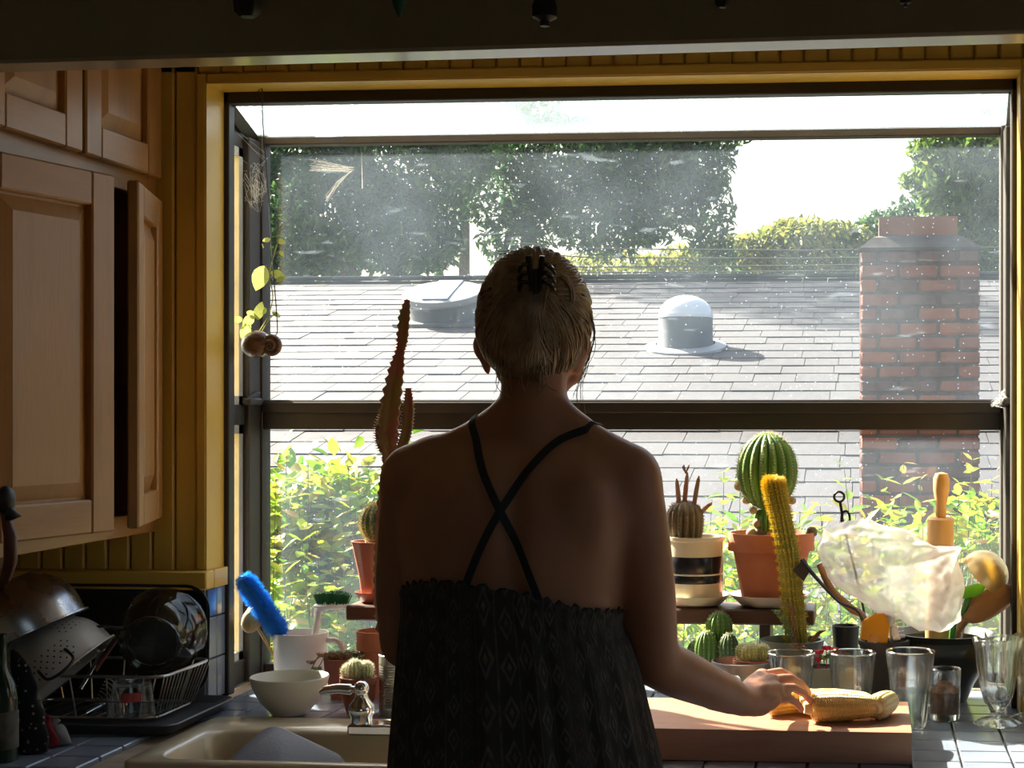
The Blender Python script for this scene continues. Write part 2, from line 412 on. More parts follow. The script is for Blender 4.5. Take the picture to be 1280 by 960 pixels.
MORTAR = mat('mortar', (.085, .075, .07), .95, c2=(.06, .052, .05), nscale=20, bump=.4)
CLAY = mat('clay_flue', (.24, .11, .07), .85, c2=(.19, .085, .055), nscale=6)
SHING = mat('grey_shake', (.032, .0315, .040), .9, c2=(.026, .0255, .034), nscale=7, stretch=(3, 1, 1), bump=.35, bscale=30, rvar=.03)
SHING2 = mat('grey_shake_pale', (.0355, .035, .043), .9, c2=(.029, .028, .036), nscale=7, stretch=(3, 1, 1), bump=.35, bscale=30)
RIDGEM = mat('ridge_cap', (.06, .064, .075), .9, c2=(.05, .054, .063), nscale=6)
FLASH = mat('vent_flashing', (.12, .12, .125), .7, c2=(.1, .1, .105), nscale=6)
DOMEM = mat('frosted_dome', (.72, .72, .72), .15, coat=.5)
VENTM = mat('vent_grey', (.09, .10, .115), .55, c2=(.075, .085, .1), nscale=5)
SOLAR = mat('solar_panel', (.16, .18, .24), .3)
VENTW = mat('vent_cap', (.3, .3, .3), .5)
BARK = mat('bark', (.10, .075, .055), .9, c2=(.16, .125, .095), nscale=20, bump=.5)
TREE_D = leaf_mat('tree_leaf_dark', [(.018, .048, .016), (.028, .075, .022), (.045, .105, .028), (.08, .15, .03)], trans=.45)
TREE_Y = leaf_mat('tree_leaf_yellow', [(.08, .12, .03), (.16, .18, .04), (.26, .24, .06), (.12, .16, .04)], trans=.45)
TREE_L = leaf_mat('tree_leaf_light', [(.05, .10, .02), (.10, .17, .03), (.17, .25, .045), (.07, .13, .03)], trans=.45)
BUSHL = leaf_mat('bush_leaf', [(.06, .19, .008), (.15, .32, .010), (.28, .40, .015), (.36, .30, .03), (.1, .26, .010)], trans=.55)
BUSHR = leaf_mat('bush_tip_leaf', [(.1, .2, .018), (.22, .32, .03), (.36, .2, .05), (.15, .27, .025)], trans=.55)
STEMM = mat('bush_stem', (.07, .07, .025), .8)
GROUND = mat('garden_soil', (.09, .10, .06), .95, c2=(.12, .14, .08), nscale=2)
NWALL = mat('neighbour_wall', (.25, .29, .33), .85, c2=(.21, .25, .29), nscale=2)
CABLE = mat('cable', (.05, .05, .055), .7)
REDC = mat('red_cloth', (.3, .02, .03), .9, c2=(.2, .015, .02), nscale=30)
COLAND = mat('colander_enamel', (.58, .56, .52), .3, c2=(.5, .48, .45), nscale=6)
HOLE = mat('hole_dark', (.01, .01, .01), .9)
GREENGL = mat('green_bottle', (.012, .03, .018), .12)
SPICE = mat('spice', (.25, .14, .07), .9, c2=(.12, .06, .035), nscale=70, bump=.8, bscale=90)
TIN = mat('tin', (.62, .62, .6), .3, 1.0, rvar=.08, nscale=18)
WATER = solid_glass('water', (.93, .97, .975), .6)
TEAL = mat('teal_glaze', (.02, .11, .08), .3)
ORN = mat('dark_ornament', (.02, .017, .014), .5, c2=(.04, .032, .026), nscale=25)
CORDM = mat('cord', (.05, .04, .03), .9)

# ================================================================== THE ROOM
WY = 3.02            # room face of the window wall
FY = 3.10            # window frame plane
GY = 3.34            # front glass of the garden window
CT = 0.91            # counter top
XL = at(280, 500, FY).x          # opening, left
XR = at(1271, 500, FY).x         # opening, right
ZT = at(700, 103, 3.06).z        # opening, top
LEFTW, RIGHTW, BACKW, CEIL = -1.69, 1.75, -2.2, 2.5
LEDGE = at(200, 712, WY).z       # top of the yellow ledge beside the window

b = B(); b.box((LEFTW - .1, BACKW - .1, -.1), (RIGHTW + .1, 3.13, 0)); struct('floor', b, FLOORM)
b = B(); b.box((LEFTW - .1, BACKW - .1, CEIL), (RIGHTW + .1, 3.13, CEIL + .1)); struct('ceiling', b, CEILP)
b = B(); b.box((LEFTW - .1, BACKW, 0), (LEFTW, 3.13, CEIL)); struct('wall_left', b, WALLP)
b = B(); ox0, ox1 = -.3, 1.4
b.box((LEFTW, BACKW - .1, 0), (ox0, BACKW, CEIL)); b.box((ox1, BACKW - .1, 0), (RIGHTW, BACKW, CEIL)); b.box((ox0, BACKW - .1, 0), (ox1, BACKW, .9)); b.box((ox0, BACKW - .1, 2.2), (ox1, BACKW, CEIL)); struct('wall_rear', b, WALLP)
w3 = structe('added_window_rear'); w3.location = (0, BACKW - .05, 0); b = B()  # added window behind the camera, only there to brighten beam and room
for a, c_ in (((ox0, -.02, .9), (ox0 + .05, .02, 2.2)), ((ox1 - .05, -.02, .9), (ox1, .02, 2.2)), ((ox0, -.02, .9), (ox1, .02, .95)), ((ox0, -.02, 2.15), (ox1, .02, 2.2)), ((.53, -.02, .9), (.57, .02, 2.2))): b.box(a, c_)
obj('added_window_frame', b, WHITEP, w3)
b = B(); b.box((ox0 + .05, -.002, .95), (ox1 - .05, .002, 2.15)); obj('pane', b, PLAINP, w3)
# right wall with an added, unseen window that fills the interior with light
b = B(); oy0, oy1, oz0, oz1 = 1.15, 2.42, 0.95, 2.15
b.box((RIGHTW, BACKW, 0), (RIGHTW + .1, oy0, CEIL)); b.box((RIGHTW, oy1, 0), (RIGHTW + .1, 3.13, CEIL))
b.box((RIGHTW, oy0, 0), (RIGHTW + .1, oy1, oz0)); b.box((RIGHTW, oy0, oz1), (RIGHTW + .1, oy1, CEIL)); struct('wall_right', b, WALLP)
w2 = structe('added_window_right'); w2.location = (RIGHTW + .05, 0, 0)
b = B(); b.box((-.02, oy0, oz0), (.02, oy0 + .05, oz1)); b.box((-.02, oy1 - .05, oz0), (.02, oy1, oz1))
b.box((-.02, oy0, oz0), (.02, oy1, oz0 + .05)); b.box((-.02, oy0, oz1 - .05), (.02, oy1, oz1)); b.box((-.02, 1.765, oz0), (.02, 1.805, oz1))
obj('added_window_frame', b, WHITEP, w2)
b = B(); b.box((-.002, oy0 + .05, oz0 + .05), (.002, oy1 - .05, oz1 - .05)); obj('pane', b, PLAINP, w2)
# window wall
b = B()
b.box((LEFTW, WY + .012, 0), (XL - .008, 3.13, CEIL)); b.box((XR + .008, WY + .012, 0), (RIGHTW, 3.13, CEIL))
b.box((XL - .008, WY + .012, ZT + .008), (XR + .008, 3.13, CEIL)); b.box((XL - .008, WY + .012, 0), (XR + .008, 3.13, CT - .042))
wall = struct('wall_window', b, YEL)
PW = 0.0455
def plank(x0, z0, z1):
    b = B(); b.box((x0 + .0012, WY, z0), (x0 + PW - .0012, WY + .014, z1), c=.004); obj('plank', b, YEL, wall, smooth=False)
casL = XL - .021
x = casL - PW
while x > LEFTW:
    plank(x, LEDGE - .005, 2.36 if x > -1.40 else 1.32); x -= PW
x = casL - PW * 2
while x < XR + .5:
    plank(x, ZT + .021, 2.36); x += PW
# casing and jamb lining
b = B(); b.box((casL, WY - .006, LEDGE), (XL - .0005, WY + .012, ZT + .021), c=.003); struct('trim_1', b, YEL)
b = B(); b.box((XR, WY - .006, CT), (XR + .06, WY + .012, ZT + .021), c=.003); struct('trim_2', b, YEL)
b = B(); b.box((XL, WY - .006, ZT + .0005), (XR, WY + .012, ZT + .021), c=.003); struct('trim_3', b, YEL)
b = B(); b.box((XL - .0078, WY - .0045, LEDGE), (XL, FY - .0005, ZT + .004)); struct('trim_4', b, YEL)
b = B(); b.box((XR, WY - .0045, CT), (XR + .0078, FY - .0005, ZT + .004)); struct('trim_5', b, YEL)
b = B(); b.box((XL + .0005, WY - .0045, ZT), (XR - .0005, FY - .0005, ZT + .0078)); struct('trim_6', b, YEL)
# ledge cap left of the window, wrapping into the opening
b = B(); b.box((LEFTW, WY - .03, LEDGE - .036), (XL + .010, WY + .01, LEDGE), c=.003)
b.box((XL - .006, WY + .0102, LEDGE - .036), (XL + .010, FY - .005, LEDGE), c=.001); struct('trim_7', b, YEL)
# header beam
hp = at(640, 57, 1.86)
b = B(); b.box((-1.9, 0, 0), (1.9, .055, CEIL - hp.z), c=.004)
M_ = Matrix.Translation(hp) @ Matrix.Rotation(R(-2), 4, 'Z')
bb = B(); bb.v = [tuple(M_ @ Vector(v)) for v in b.v]; bb.f = b.f
bb.v = [(min(max(x, LEFTW + .002), RIGHTW - .002), y, z) for x, y, z in bb.v]
struct('trim_header', bb, DARKP)

# ------------------------------------------------------------------ garden window
win = structe('window_1')
def wbox(name, a, c_, m=BRONZE, ch=.002):
    b = B(); b.box(a, c_, c=ch); return obj(name, b, m, win, smooth=False)
wz1, wz0 = at(700, 500, GY).z, at(700, 537, GY).z
zft = at(790, 176, GY).z           # front top
zsill = CT + .012
xpl, xpr = at(333, 500, GY).x, at(1250, 500, GY).x
SXL, SXR = xpl - .026, xpr + .026
# frame in the wall plane
wbox('frame_head', (XL - .005, FY, ZT - .022), (XR + .005, FY + .035, ZT + .01))
wbox('frame_jamb', (XL - .012, FY, CT), (XL + .010, FY + .03, ZT))
wbox('frame_jamb', (XR - .010, FY, CT), (XR + .012, FY + .03, ZT))
# front
wbox('corner_post', (xpl - .05, GY - .085, CT), (xpl - .004, GY - .0225, zft + .005)); wbox('corner_post', (xpl - .05, GY - .022, CT), (xpl, GY + .025, zft + .03))
wbox('corner_post', (xpr + .004, GY - .085, CT), (xpr + .05, GY - .0225, zft + .005)); wbox('corner_post', (xpr, GY - .022, CT), (xpr + .05, GY + .025, zft + .03))
wbox('head_rail', (xpl, GY - .015, zft), (xpr, GY + .02, zft + .02))
wbox('mullion', (xpl, GY - .02, wz0), (xpr, GY + .02, wz1))
wbox('mullion_bead', (xpl, GY - .026, (wz0 + wz1) / 2 + .004), (xpr, GY - .0195, wz1 - .004))
wbox('bottom_rail', (xpl, GY - .015, CT), (xpr, GY + .02, CT + .028))
def pane(name, vs_, m):
    b = B(); vs_ = [Vector(v) for v in vs_]; n = (vs_[1] - vs_[0]).cross(vs_[2] - vs_[0]).normalized() * .0015
    b.add([v - n for v in vs_] + [v + n for v in vs_], [(3, 2, 1, 0), (4, 5, 6, 7), (0, 1, 5, 4), (1, 2, 6, 5), (2, 3, 7, 6), (3, 0, 4, 7)])
    return obj(name, b, m, win, smooth=False)
pane('pane', [(xpl - .005, GY, wz1 - .005), (xpr + .005, GY, wz1 - .005), (xpr + .005, GY, zft + .008), (xpl - .005, GY, zft + .008)], PANE)
pane('pane', [(xpl - .005, GY, CT + .02), (xpr + .005, GY, CT + .02), (xpr + .005, GY, wz0 + .005), (xpl - .005, GY, wz0 + .005)], PANEL_LOW)
ztr = ZT - .018
pane('roof_pane', [(xpl - .03, GY + .01, zft + .012), (xpr + .03, GY + .01, zft + .012), (XR + .02, FY + .02, ztr), (XL - .02, FY + .02, ztr)], PANETOP)
for (xa, xb) in ((XL - .002, xpl - .028), (XR + .002, xpr + .028)):
    s_ = 1 if xa > 0 else -1
    # sloping roof bar and side sashes
    b = B(); b.tube([(xa, FY + .02, ztr - .004), (xb, GY, zft + .012)], .016, n=4); obj('roof_bar', b, BRONZE, win, smooth=False)
    sx = SXL if s_ < 0 else SXR
    b = B(); b.box((sx - .012, FY + .028, wz0 + .01), (sx + .012, GY - .02, wz1 - .01), c=.002); obj('side_rail', b, BRONZE, win, smooth=False)
    b = B(); b.box((sx - .012, FY + .028, CT), (sx + .012, GY - .02, CT + .05), c=.002); obj('side_sill', b, BRONZE, win, smooth=False)
    for (za, zb, mm_) in ((CT + .05, wz0 + .01, GREYF), (wz1 - .01, zft - .02, GREYF)):
        b = B(); yA, yB = FY + .03, GY - .087
        b.box((sx - .009, yA, za), (sx + .009, yA + .022, zb)); b.box((sx - .009, yB - .022, za), (sx + .009, yB, zb))
        b.box((sx - .009, yA, za), (sx + .009, yB, za + .018)); b.box((sx - .009, yA, zb - .018), (sx + .009, yB, zb))
        obj('side_sash', b, mm_, win, smooth=False)
        pane('side_pane', [(sx, yA + .02, za + .016), (sx, yB - .02, za + .016), (sx, yB - .02, zb - .016), (sx, yA + .02, zb - .016)], PANESIDE)
    b = B(); b.box((sx + (.01 if s_ < 0 else -.03), 3.24, wz1 - .012), (sx + (.03 if s_ < 0 else -.01), 3.31, wz1 + .004), c=.003)
    b.tube([(sx - s_ * .02, 3.25, wz1), (sx - s_ * .026, 3.28, wz1 + .012), (sx - s_ * .02, 3.31, wz1 + .016)], .005, n=6); obj('latch', b, BRONZE, win)
# hood closing the top of the side walls (solid frame triangle)
for s_, sx in ((-1, SXL), (1, SXR)):
    b = B(); b.add([(sx - .008, FY + .03, zft - .025), (sx - .008, GY, zft - .025), (sx - .008, GY, zft + .005), (sx - .008, FY + .03, ztr),
                    (sx + .008, FY + .03, zft - .025), (sx + .008, GY, zft - .025), (sx + .008, GY, zft + .005), (sx + .008, FY + .03, ztr)],
                   [(0, 1, 2, 3), (7, 6, 5, 4), (0, 4, 5, 1), (1, 5, 6, 2), (2, 6, 7, 3), (3, 7, 4, 0)]); obj('side_gusset', b, BRONZE, win, smooth=False)

# ------------------------------------------------------------------ worktop, tiles, sink
CF = 2.45          # front edge of the worktop
SX0, SX1, SY0, SY1 = onz(262, 921, CT).x, -.52, 2.50, onz(400, 921, CT).y     # basin opening
RX0, RX1, RY0, RY1 = SX0 - .05, SX1 + .05, SY0 - .03, onz(400, 903, CT).y       # rim outer edge
top = thing('worktop', 'tiled kitchen worktop in blue-grey square tiles running under the garden window', 'worktop', (0, 2.8, 0))
b = B()
zb, zt_ = CT - .04, CT - .009
for a, c_ in (((LEFTW, CF), (RX0, WY + .01)), ((RX1, CF), (RIGHTW, WY + .01)), ((RX0, CF), (RX1, RY0)), ((RX0, RY1), (RX1, WY + .01)), ((XL, WY + .01), (XR, FY)), ((SXL, FY), (SXR, GY + .02))):
    b.box((a[0], a[1] - 2.8, zb), (c_[0], c_[1] - 2.8, zt_))
obj('grout_bed', b, GROUT, top, smooth=False)
b = B(); b.box((LEFTW, CF - .02 - 2.8, CT - .06), (RIGHTW, CF - 2.8, CT), c=.006); obj('front_edge', b, TILE, top, smooth=False)
TS = .083
tb = B(); h = TS / 2 - .0017; tb.box((-h, -h, -.010), (h, h, 0), c=.002); tile_me = tb.mesh('tile', False)
tile_me.materials.append(TILE)
gx0 = onz(1189, 904, CT).x
nt_ = 0
for i in range(-20, 4):
    for j in range(0, 11):
        x = gx0 + (i + .5) * TS; y = 2.458 + (j + .5) * TS
        if x < -1.56 or x > .36 or y > GY - .03: continue
        if RX0 - h < x < RX1 + h and RY0 - h < y < RY1 + .35 * h: continue
        if y + h > WY + .01 and not (XL < x - h and x + h < XR): 
            if not (XL < x < XR): continue
        place('tile', tile_me, top, (x, y - 2.8, CT + rnd.uniform(-.0006, .0004)), (rnd.uniform(-.006, .006), rnd.uniform(-.006, .006), 0)); nt_ += 1
# base cabinets under the worktop (kept plain: below the picture)
base = thing('base_cabinet', 'oak base cabinet with panelled doors under the tiled worktop', 'cabinet', (0, 2.8, 0))
b = B(); zc = CT - .042
b.box((LEFTW + .001, CF + .02 - 2.8, .1), (RX0 - .02, WY - 2.8 - .002, zc)); b.box((RX1 + .02, CF + .02 - 2.8, .1), (RIGHTW - .001, WY - 2.8 - .002, zc))
b.box((RX0 - .02, CF + .02 - 2.8, .1), (RX1 + .02, CF + .04 - 2.8, zc)); b.box((LEFTW + .001, CF + .07 - 2.8, 0), (RIGHTW - .001, WY - 2.8 - .002, .1)); obj('body', b, OAK, base, smooth=False)
for k in range(7):
    b = B(); x0 = LEFTW + .03 + k * .485; b.box((x0, CF + .002 - 2.8, .13), (x0 + .46, CF + .0195 - 2.8, zc - .02), c=.004); d_ = obj('door', b, OAK, base, smooth=False)
    b = B(); b.ell((x0 + .42, CF - .012 - 2.8, .7), (.014, .014, .014), n=10); obj('knob', b, BLACKP, d_)
# sink
sink = thing('sink', 'cream enamel kitchen sink set into the tiled worktop', 'sink', ((SX0 + SX1) / 2, (SY0 + SY1) / 2, CT))
cx, cy = sink.location.x, sink.location.y
def rrect(x0, y0, x1, y1, r, z, n=6):
    pts = []
    for (px, py, a0) in ((x1 - r, y1 - r, 0), (x0 + r, y1 - r, 90), (x0 + r, y0 + r, 180), (x1 - r, y0 + r, 270)):
        for k in range(n + 1):
            a = R(a0 + 90 * k / n); pts.append((px + r * math.cos(a), py + r * math.sin(a), z))
    return pts
X0, X1, Y0, Y1 = SX0 - cx, SX1 - cx, SY0 - cy, SY1 - cy
b = B(); a0 = (RX0 - cx, RY0 - cy, RX1 - cx, RY1 - cy)
b.rings([rrect(*a0, .03, -.03), rrect(*a0, .03, .004), rrect(a0[0] + .006, a0[1] + .006, a0[2] - .006, a0[3] - .006, .028, .009),
         rrect(X0 - .006, Y0 - .006, X1 + .006, Y1 + .006, .05, .009), rrect(X0, Y0, X1, Y1, .05, .002),
         rrect(X0 + .006, Y0 + .006, X1 - .006, Y1 - .006, .05, -.10), rrect(X0 + .02, Y0 + .02, X1 - .02, Y1 - .02, .05, -.17), rrect(X0 + .05, Y0 + .05, X1 - .05, Y1 - .05, .04, -.18)], cap=(False, True))
obj('basin', b, SINKM, sink, angle=60)
b = B(); b.lathe([(0, -.178), (.035, -.178), (.04, -.181)], 24); obj('drain', b, CHROME, sink, (0, 0, .0))
# faucet with lever
fp = onz(452, 917, CT + .009)
fau = thing('faucet', 'chrome faucet with lever handle on the sink rim', 'faucet', fp)
q = mpp(fp)
b = B(); b.box((-14 * q, -.022, 0), (.27, .022, 14 * q), c=.004); obj('base_plate', b, CHROME, fau)
b = B(); b.lathe([(.0, 12 * q), (.019, 12 * q), (.019, 22 * q), (.021, 24 * q), (.023, 30 * q), (.021, 36 * q), (.012, 44 * q), (.010, 50 * q), (.012, 53 * q), (.013, 57 * q), (.011, 62 * q), (.006, 65 * q), (0, 66 * q)], 24)
hd = obj('handle_hub', b, CHROME, fau)
b = B(); b.tube([(-.004, 0, 55 * q), (-12 * q, 0, 55 * q), (-14 * q, 0, 55 * q), (-30 * q, 0, 56 * q), (-46 * q, -.003, 54 * q), (-52 * q, -.004, 50 * q)], [.006, .006, .0095, .0085, .0075, .004], n=14); obj('lever', b, CHROME, hd)
b = B(); sx = .135; b.tube([(sx, 0, .015), (sx, 0, .12), (sx, -.03, .2), (sx, -.1, .235), (sx, -.17, .21), (sx, -.19, .16)], [.016, .012, .011, .011, .011, .012], n=14); obj('spout', b, CHROME, fau)
b = B(); b.lathe([(.019, 12 * q), (.019, 22 * q), (.023, 30 * q), (.012, 44 * q), (.012, 57 * q), (0, 66 * q)], 20, Matrix.Translation((.25, 0, 0))); obj('handle_hub', b, CHROME, fau)

# backsplash tiles in the left reveal and on the wall below the ledge
b = B(); b.box((LEFTW, WY + .004, CT), (XL - .002, WY + .013, LEDGE - .03)); b.box((XL - .012, WY + .004, CT), (XL - .004, FY, LEDGE - .036))
bs = struct('wall_backsplash', b, GROUTD)
tcols = [TILE, TILE, TILEB, TILE]
for j in range(3):
    z0 = CT + .004 + j * TS * .98
    for i in range(2):
        b = B(); wy = (FY - WY + .004) / 2; y0 = WY - .002 + i * wy
        b.box((XL - .005, y0 + .0012, z0), (XL + .002, y0 + wy - .0012, min(z0 + TS * .95, LEDGE - .038)), c=.0015); obj('tile', b, TILEB if (j == 2 and i == 0) else TILE, bs, smooth=False)
for j in range(3):
    z0 = CT + .004 + j * TS * .98
    for i in range(5):
        x1 = XL - .003 - i * TS
        b = B(); b.box((x1 - TS + .003, WY - .003, z0), (x1, WY + .006, min(z0 + TS * .95, LEDGE - .038)), c=.0015); obj('tile', b, TILE, bs, smooth=False)

# ------------------------------------------------------------------ wall cabinet with raised-panel oak doors
CX = at(193, 500, WY - .01).x              # face of the cabinet
cz0, czs, cz1 = at(193, 664, WY).z, at(184, 232, 3.0).z, CEIL - .003
cabD = CX - LEFTW - .001
cab = thing('wall_cabinet', 'oak wall cabinet with raised-panel doors, lower pair standing ajar', 'cabinet', (CX, 2.7, cz0))
T = lambda y, z: (y - 2.7, z - cz0)
ya, yb_ = 2.05, WY - .003
b = B()
for (z0, z1) in ((cz0, cz0 + .018), (czs - .009, czs + .009), (cz1 - .018, cz1)):
    b.box((-cabD, ya - 2.7, z0 - cz0), (-.018, yb_ - 2.7, z1 - cz0))
b.box((-cabD, ya - 2.7, 0), (-.018, ya + .018 - 2.7, cz1 - cz0)); b.box((-cabD, yb_ - .018 - 2.7, 0), (-.018, yb_ - 2.7, cz1 - cz0)); b.box((-cabD, ya - 2.7, 0), (-cabD + .008, yb_ - 2.7, cz1 - cz0))
obj('carcass', b, OAK, cab, smooth=False)
b = B(); b.box((-cabD + .01, ya + .02 - 2.7, .27), (-.03, yb_ - .02 - 2.7, .285)); obj('shelf', b, OAK, cab, smooth=False)
def ff(name, y0, y1, z0, z1, m):
    b = B(); b.box((-.018, y0 - 2.7, z0 - cz0), (0, y1 - 2.7, z1 - cz0), c=.0015); obj(name, b, m, cab, smooth=False)
ff('frame_stile', ya, ya + .04, cz0, cz1, OAK); ff('frame_stile', yb_ - .035, yb_, cz0, cz1, OAK)
ff('frame_rail', ya + .04, yb_ - .035, cz0, cz0 + .04, OAKH); ff('frame_rail', ya + .04, yb_ - .035, czs - .025, czs + .025, OAKH); ff('frame_rail', ya + .04, yb_ - .035, cz1 - .04, cz1, OAKH)
ff('frame_stile', 2.335, 2.385, cz0 + .04, czs - .025, OAK)
def door(hy, w_, z0, z1, ang, side, knob=False):
    """side=+1: hinge on the far (wall) edge, door runs towards the viewer; -1: hinge on the near edge"""
    h_ = z1 - z0
    d_ = bpy.data.objects.new('door', None); C.objects.link(d_); d_.parent = cab
    d_.location = (.001, hy - 2.7, z0 - cz0); d_.rotation_euler = (0, 0, ang if side > 0 else -ang)
    s_ = -side
    def bx(name, y0, y1, za, zb, x0, x1, m, c=.003):
        b = B(); ys = sorted((s_ * y0, s_ * y1)); b.box((x0, ys[0], za), (x1, ys[1], zb), c=c); return obj(name, b, m, d_, smooth=False)
    fw = .058
    bx('stile', 0, fw, 0, h_, 0, .02, OAK); bx('stile', w_ - fw, w_, 0, h_, 0, .02, OAK)
    bx('rail', fw, w_ - fw, 0, fw, 0, .02, OAKH); bx('rail', fw, w_ - fw, h_ - fw, h_, 0, .02, OAKH)
    # raised panel: frustum
    b = B(); y0, y1, za, zb = fw - .004, w_ - fw + .004, fw - .004, h_ - fw + .004; e = .034
    vs_ = []
    for (x, k) in ((.004, 0), (.006, .003), (.006, .009), (.017, e), (.017, e + .002)):
        vs_.append([(x, s_ * (y0 + k), za + k), (x, s_ * (y1 - k), za + k), (x, s_ * (y1 - k), zb - k), (x, s_ * (y0 + k), zb - k)])
    if s_ > 0: vs_ = vs_
    b.rings(vs_, cap=(True, True)); me = b.mesh('panel', False); me.materials.append(OAK); pb = place('panel', me, d_)
    for zz in (.06, h_ - .06):
        b = B(); b.tube([(.003, -s_ * .004, zz - .018), (.003, -s_ * .004, zz + .018)], .0045, n=8); obj('hinge', b, BLACKP, d_)
    return d_
def solve(hy, w_, side, u_t):
    best = None
    for k in range(0, 400):
        a = R(k * .1); y = hy - side * w_ * math.cos(a); x = CX + w_ * math.sin(a)
        P = Vector((x, y, 0)); u = U0 + FPX * P.dot(RT) / P.dot(FW)
        if best is None or abs(u - u_t) < best[0]: best = (abs(u - u_t), a)
    return best[1]
lz0, lz1 = cz0 + .028, czs - .03
door(2.997, .29, lz0, lz1, solve(2.997, .29, 1, 158), 1)
d1 = door(2.345, .33, lz0, lz1, solve(2.345, .33, -1, 131), -1)
door(2.333, .25, lz0, lz1, R(1), 1)
uz0, uz1 = czs + .013, cz1 - .02
door(2.997, .305, uz0, uz1, R(.5), 1); door(2.375, .305, uz0, uz1, R(.5), -1); door(2.36, .27, uz0, uz1, R(.3), 1)
# pull hanging on the near cabinet door edge
kp = at(2, 640, 2.32)
kn = thing('hanging_door_pull', 'black knob with a dark red-brown drop pull at the cabinet door edge', 'door pull', (kp.x, kp.y, kp.z - .055))
b = B(); b.tube([(-.05, 0, .075), (-.02, 0, .075), (0, 0, .075)], [.008, .008, .010], n=10); b.ell((.006, 0, .073), (.014, .018, .022)); b.lathe([(0, .0), (.012, 0), (.009, .006), (0, .02)], 12, Matrix.Translation((.012, 0, .052)) @ Matrix.Rotation(R(100), 4, 'Y')); obj('knob', b, BLACKP, kn)
b = B(); b.tube([(.004, 0, .055), (.014, 0, .02), (.014, 0, -.02), (.006, 0, -.045), (-.004, 0, -.05)], [.006, .01, .01, .008, .004], n=10); obj('drop', b, mat('red_brown_wood', (.09, .02, .015), .35), kn)

# ================================================================== OUTSIDE
b = B(); b.box((-30, 3.4, -1.6), (30, 60, -1.4)); struct('ground', b, GROUND)
SL, CC = .234, 2.42
rz = lambda y: EYE + SL * y - CC
YE, YRG = 6.2, 15.9
th = math.atan(SL)
house = thing('neighbour_house', 'low neighbouring house with a grey shake roof seen through the window', 'house', (-2, 10, -1.4))
ho = Vector((-2, 10, -1.4))
b = B(); XH0, XH1 = -14, 9
b.add([Vector((XH0, YE, rz(YE) - .05)) - ho, Vector((XH1, YE, rz(YE) - .05)) - ho, Vector((XH1, YRG, rz(YRG) - .05)) - ho, Vector((XH0, YRG, rz(YRG) - .05)) - ho,
       Vector((XH0, 17.2, rz(YRG) - .4)) - ho, Vector((XH1, 17.2, rz(YRG) - .4)) - ho, Vector((XH1, YE, rz(YE) - .2)) - ho, Vector((XH0, YE, rz(YE) - .2)) - ho],
      [(0, 1, 2, 3), (3, 2, 5, 4), (7, 6, 1, 0), (4, 5, 6, 7)]); obj('roof_deck', b, RIDGEM, house, smooth=False)
b = B(); b.box((XH0 + .5 - ho.x, YE + .6 - ho.y, 0), (XH1 - .5 - ho.x, 17.1 - ho.y, rz(YE) + 1.4 - .15)); obj('wall', b, NWALL, house, smooth=False)
EXPO = .285; SW = .33
def shmesh(w_):
    b = B(); l_ = EXPO + .06
    b.add([(-w_ / 2, 0, .0005), (w_ / 2, 0, .0005), (w_ / 2, l_, -.012), (-w_ / 2, l_, -.012), (-w_ / 2, 0, .006), (w_ / 2, 0, .006), (w_ / 2, l_, -.002), (-w_ / 2, l_, -.002)],
          [(3, 2, 1, 0), (4, 5, 6, 7), (0, 1, 5, 4), (1, 2, 6, 5), (2, 3, 7, 6), (3, 0, 4, 7)]); return b
widths = [.25, .3, .34, .38]; sh_b = [shmesh(w_ - .005) for w_ in widths]
sh_me = []
for k, sb in enumerate(sh_b):
    for m_ in (SHING, SHING2):
        me = sb.mesh('shingle', False); me.materials.append(m_); sh_me.append(me)
Rs = Matrix.Rotation(th, 4, 'X')
nrow = int((YRG - YE) / math.cos(th) / EXPO)
cand = []
r2 = random.Random(3)
for j in range(nrow + 1):
    s0 = j * EXPO; y = YE + s0 * math.cos(th)
    x = XH0 + r2.uniform(0, .3)
    while x < XH1:
        k = r2.randrange(4); xc = x + widths[k] / 2; x += widths[k]
        p = Vector((xc, y, rz(y) - .02)); fwd = p.dot(FW)
        u = U0 + FPX * p.dot(RT) / fwd; v = V0 - FPX * (p.z - EYE) / fwd
        vis = 335 < u < 1245 and v < 600 and not (600 < u < 740 and v < 520) and not (520 < u < 800 and v > 520) and not (1078 < u < 1222)
        cand.append((0 if vis else 1, y, k, p))
cand.sort(key=lambda c_: (c_[0], c_[1]))
rest = B()
for i, (nv, y, k, p) in enumerate(cand):
    jz = r2.uniform(-.0006, .0015); ry = r2.uniform(-.003, .003)
    if i < 300 and nv == 0:
        place('shingle', sh_me[k * 2 + r2.randrange(2)], house, p - ho + Vector((0, r2.uniform(-.012, .012), jz)), (th, ry, 0))
    elif -9 < p.x < 5:
        rest.add(sh_b[k].v, sh_b[k].f, Matrix.Translation(p - ho + Vector((0, r2.uniform(-.012, .012), jz))) @ Rs)
stuff(obj('shingle_field', rest, SHING, house, smooth=False))
for k in range(30):
    x = -9 + k * .48
    b = B(); b.box((-.235, -.12, -.02), (.235, .12, .012), c=.006); obj('ridge_cap', b, RIDGEM, house, (x - ho.x, YRG - ho.y, rz(YRG) + .02 - ho.z), smooth=False)

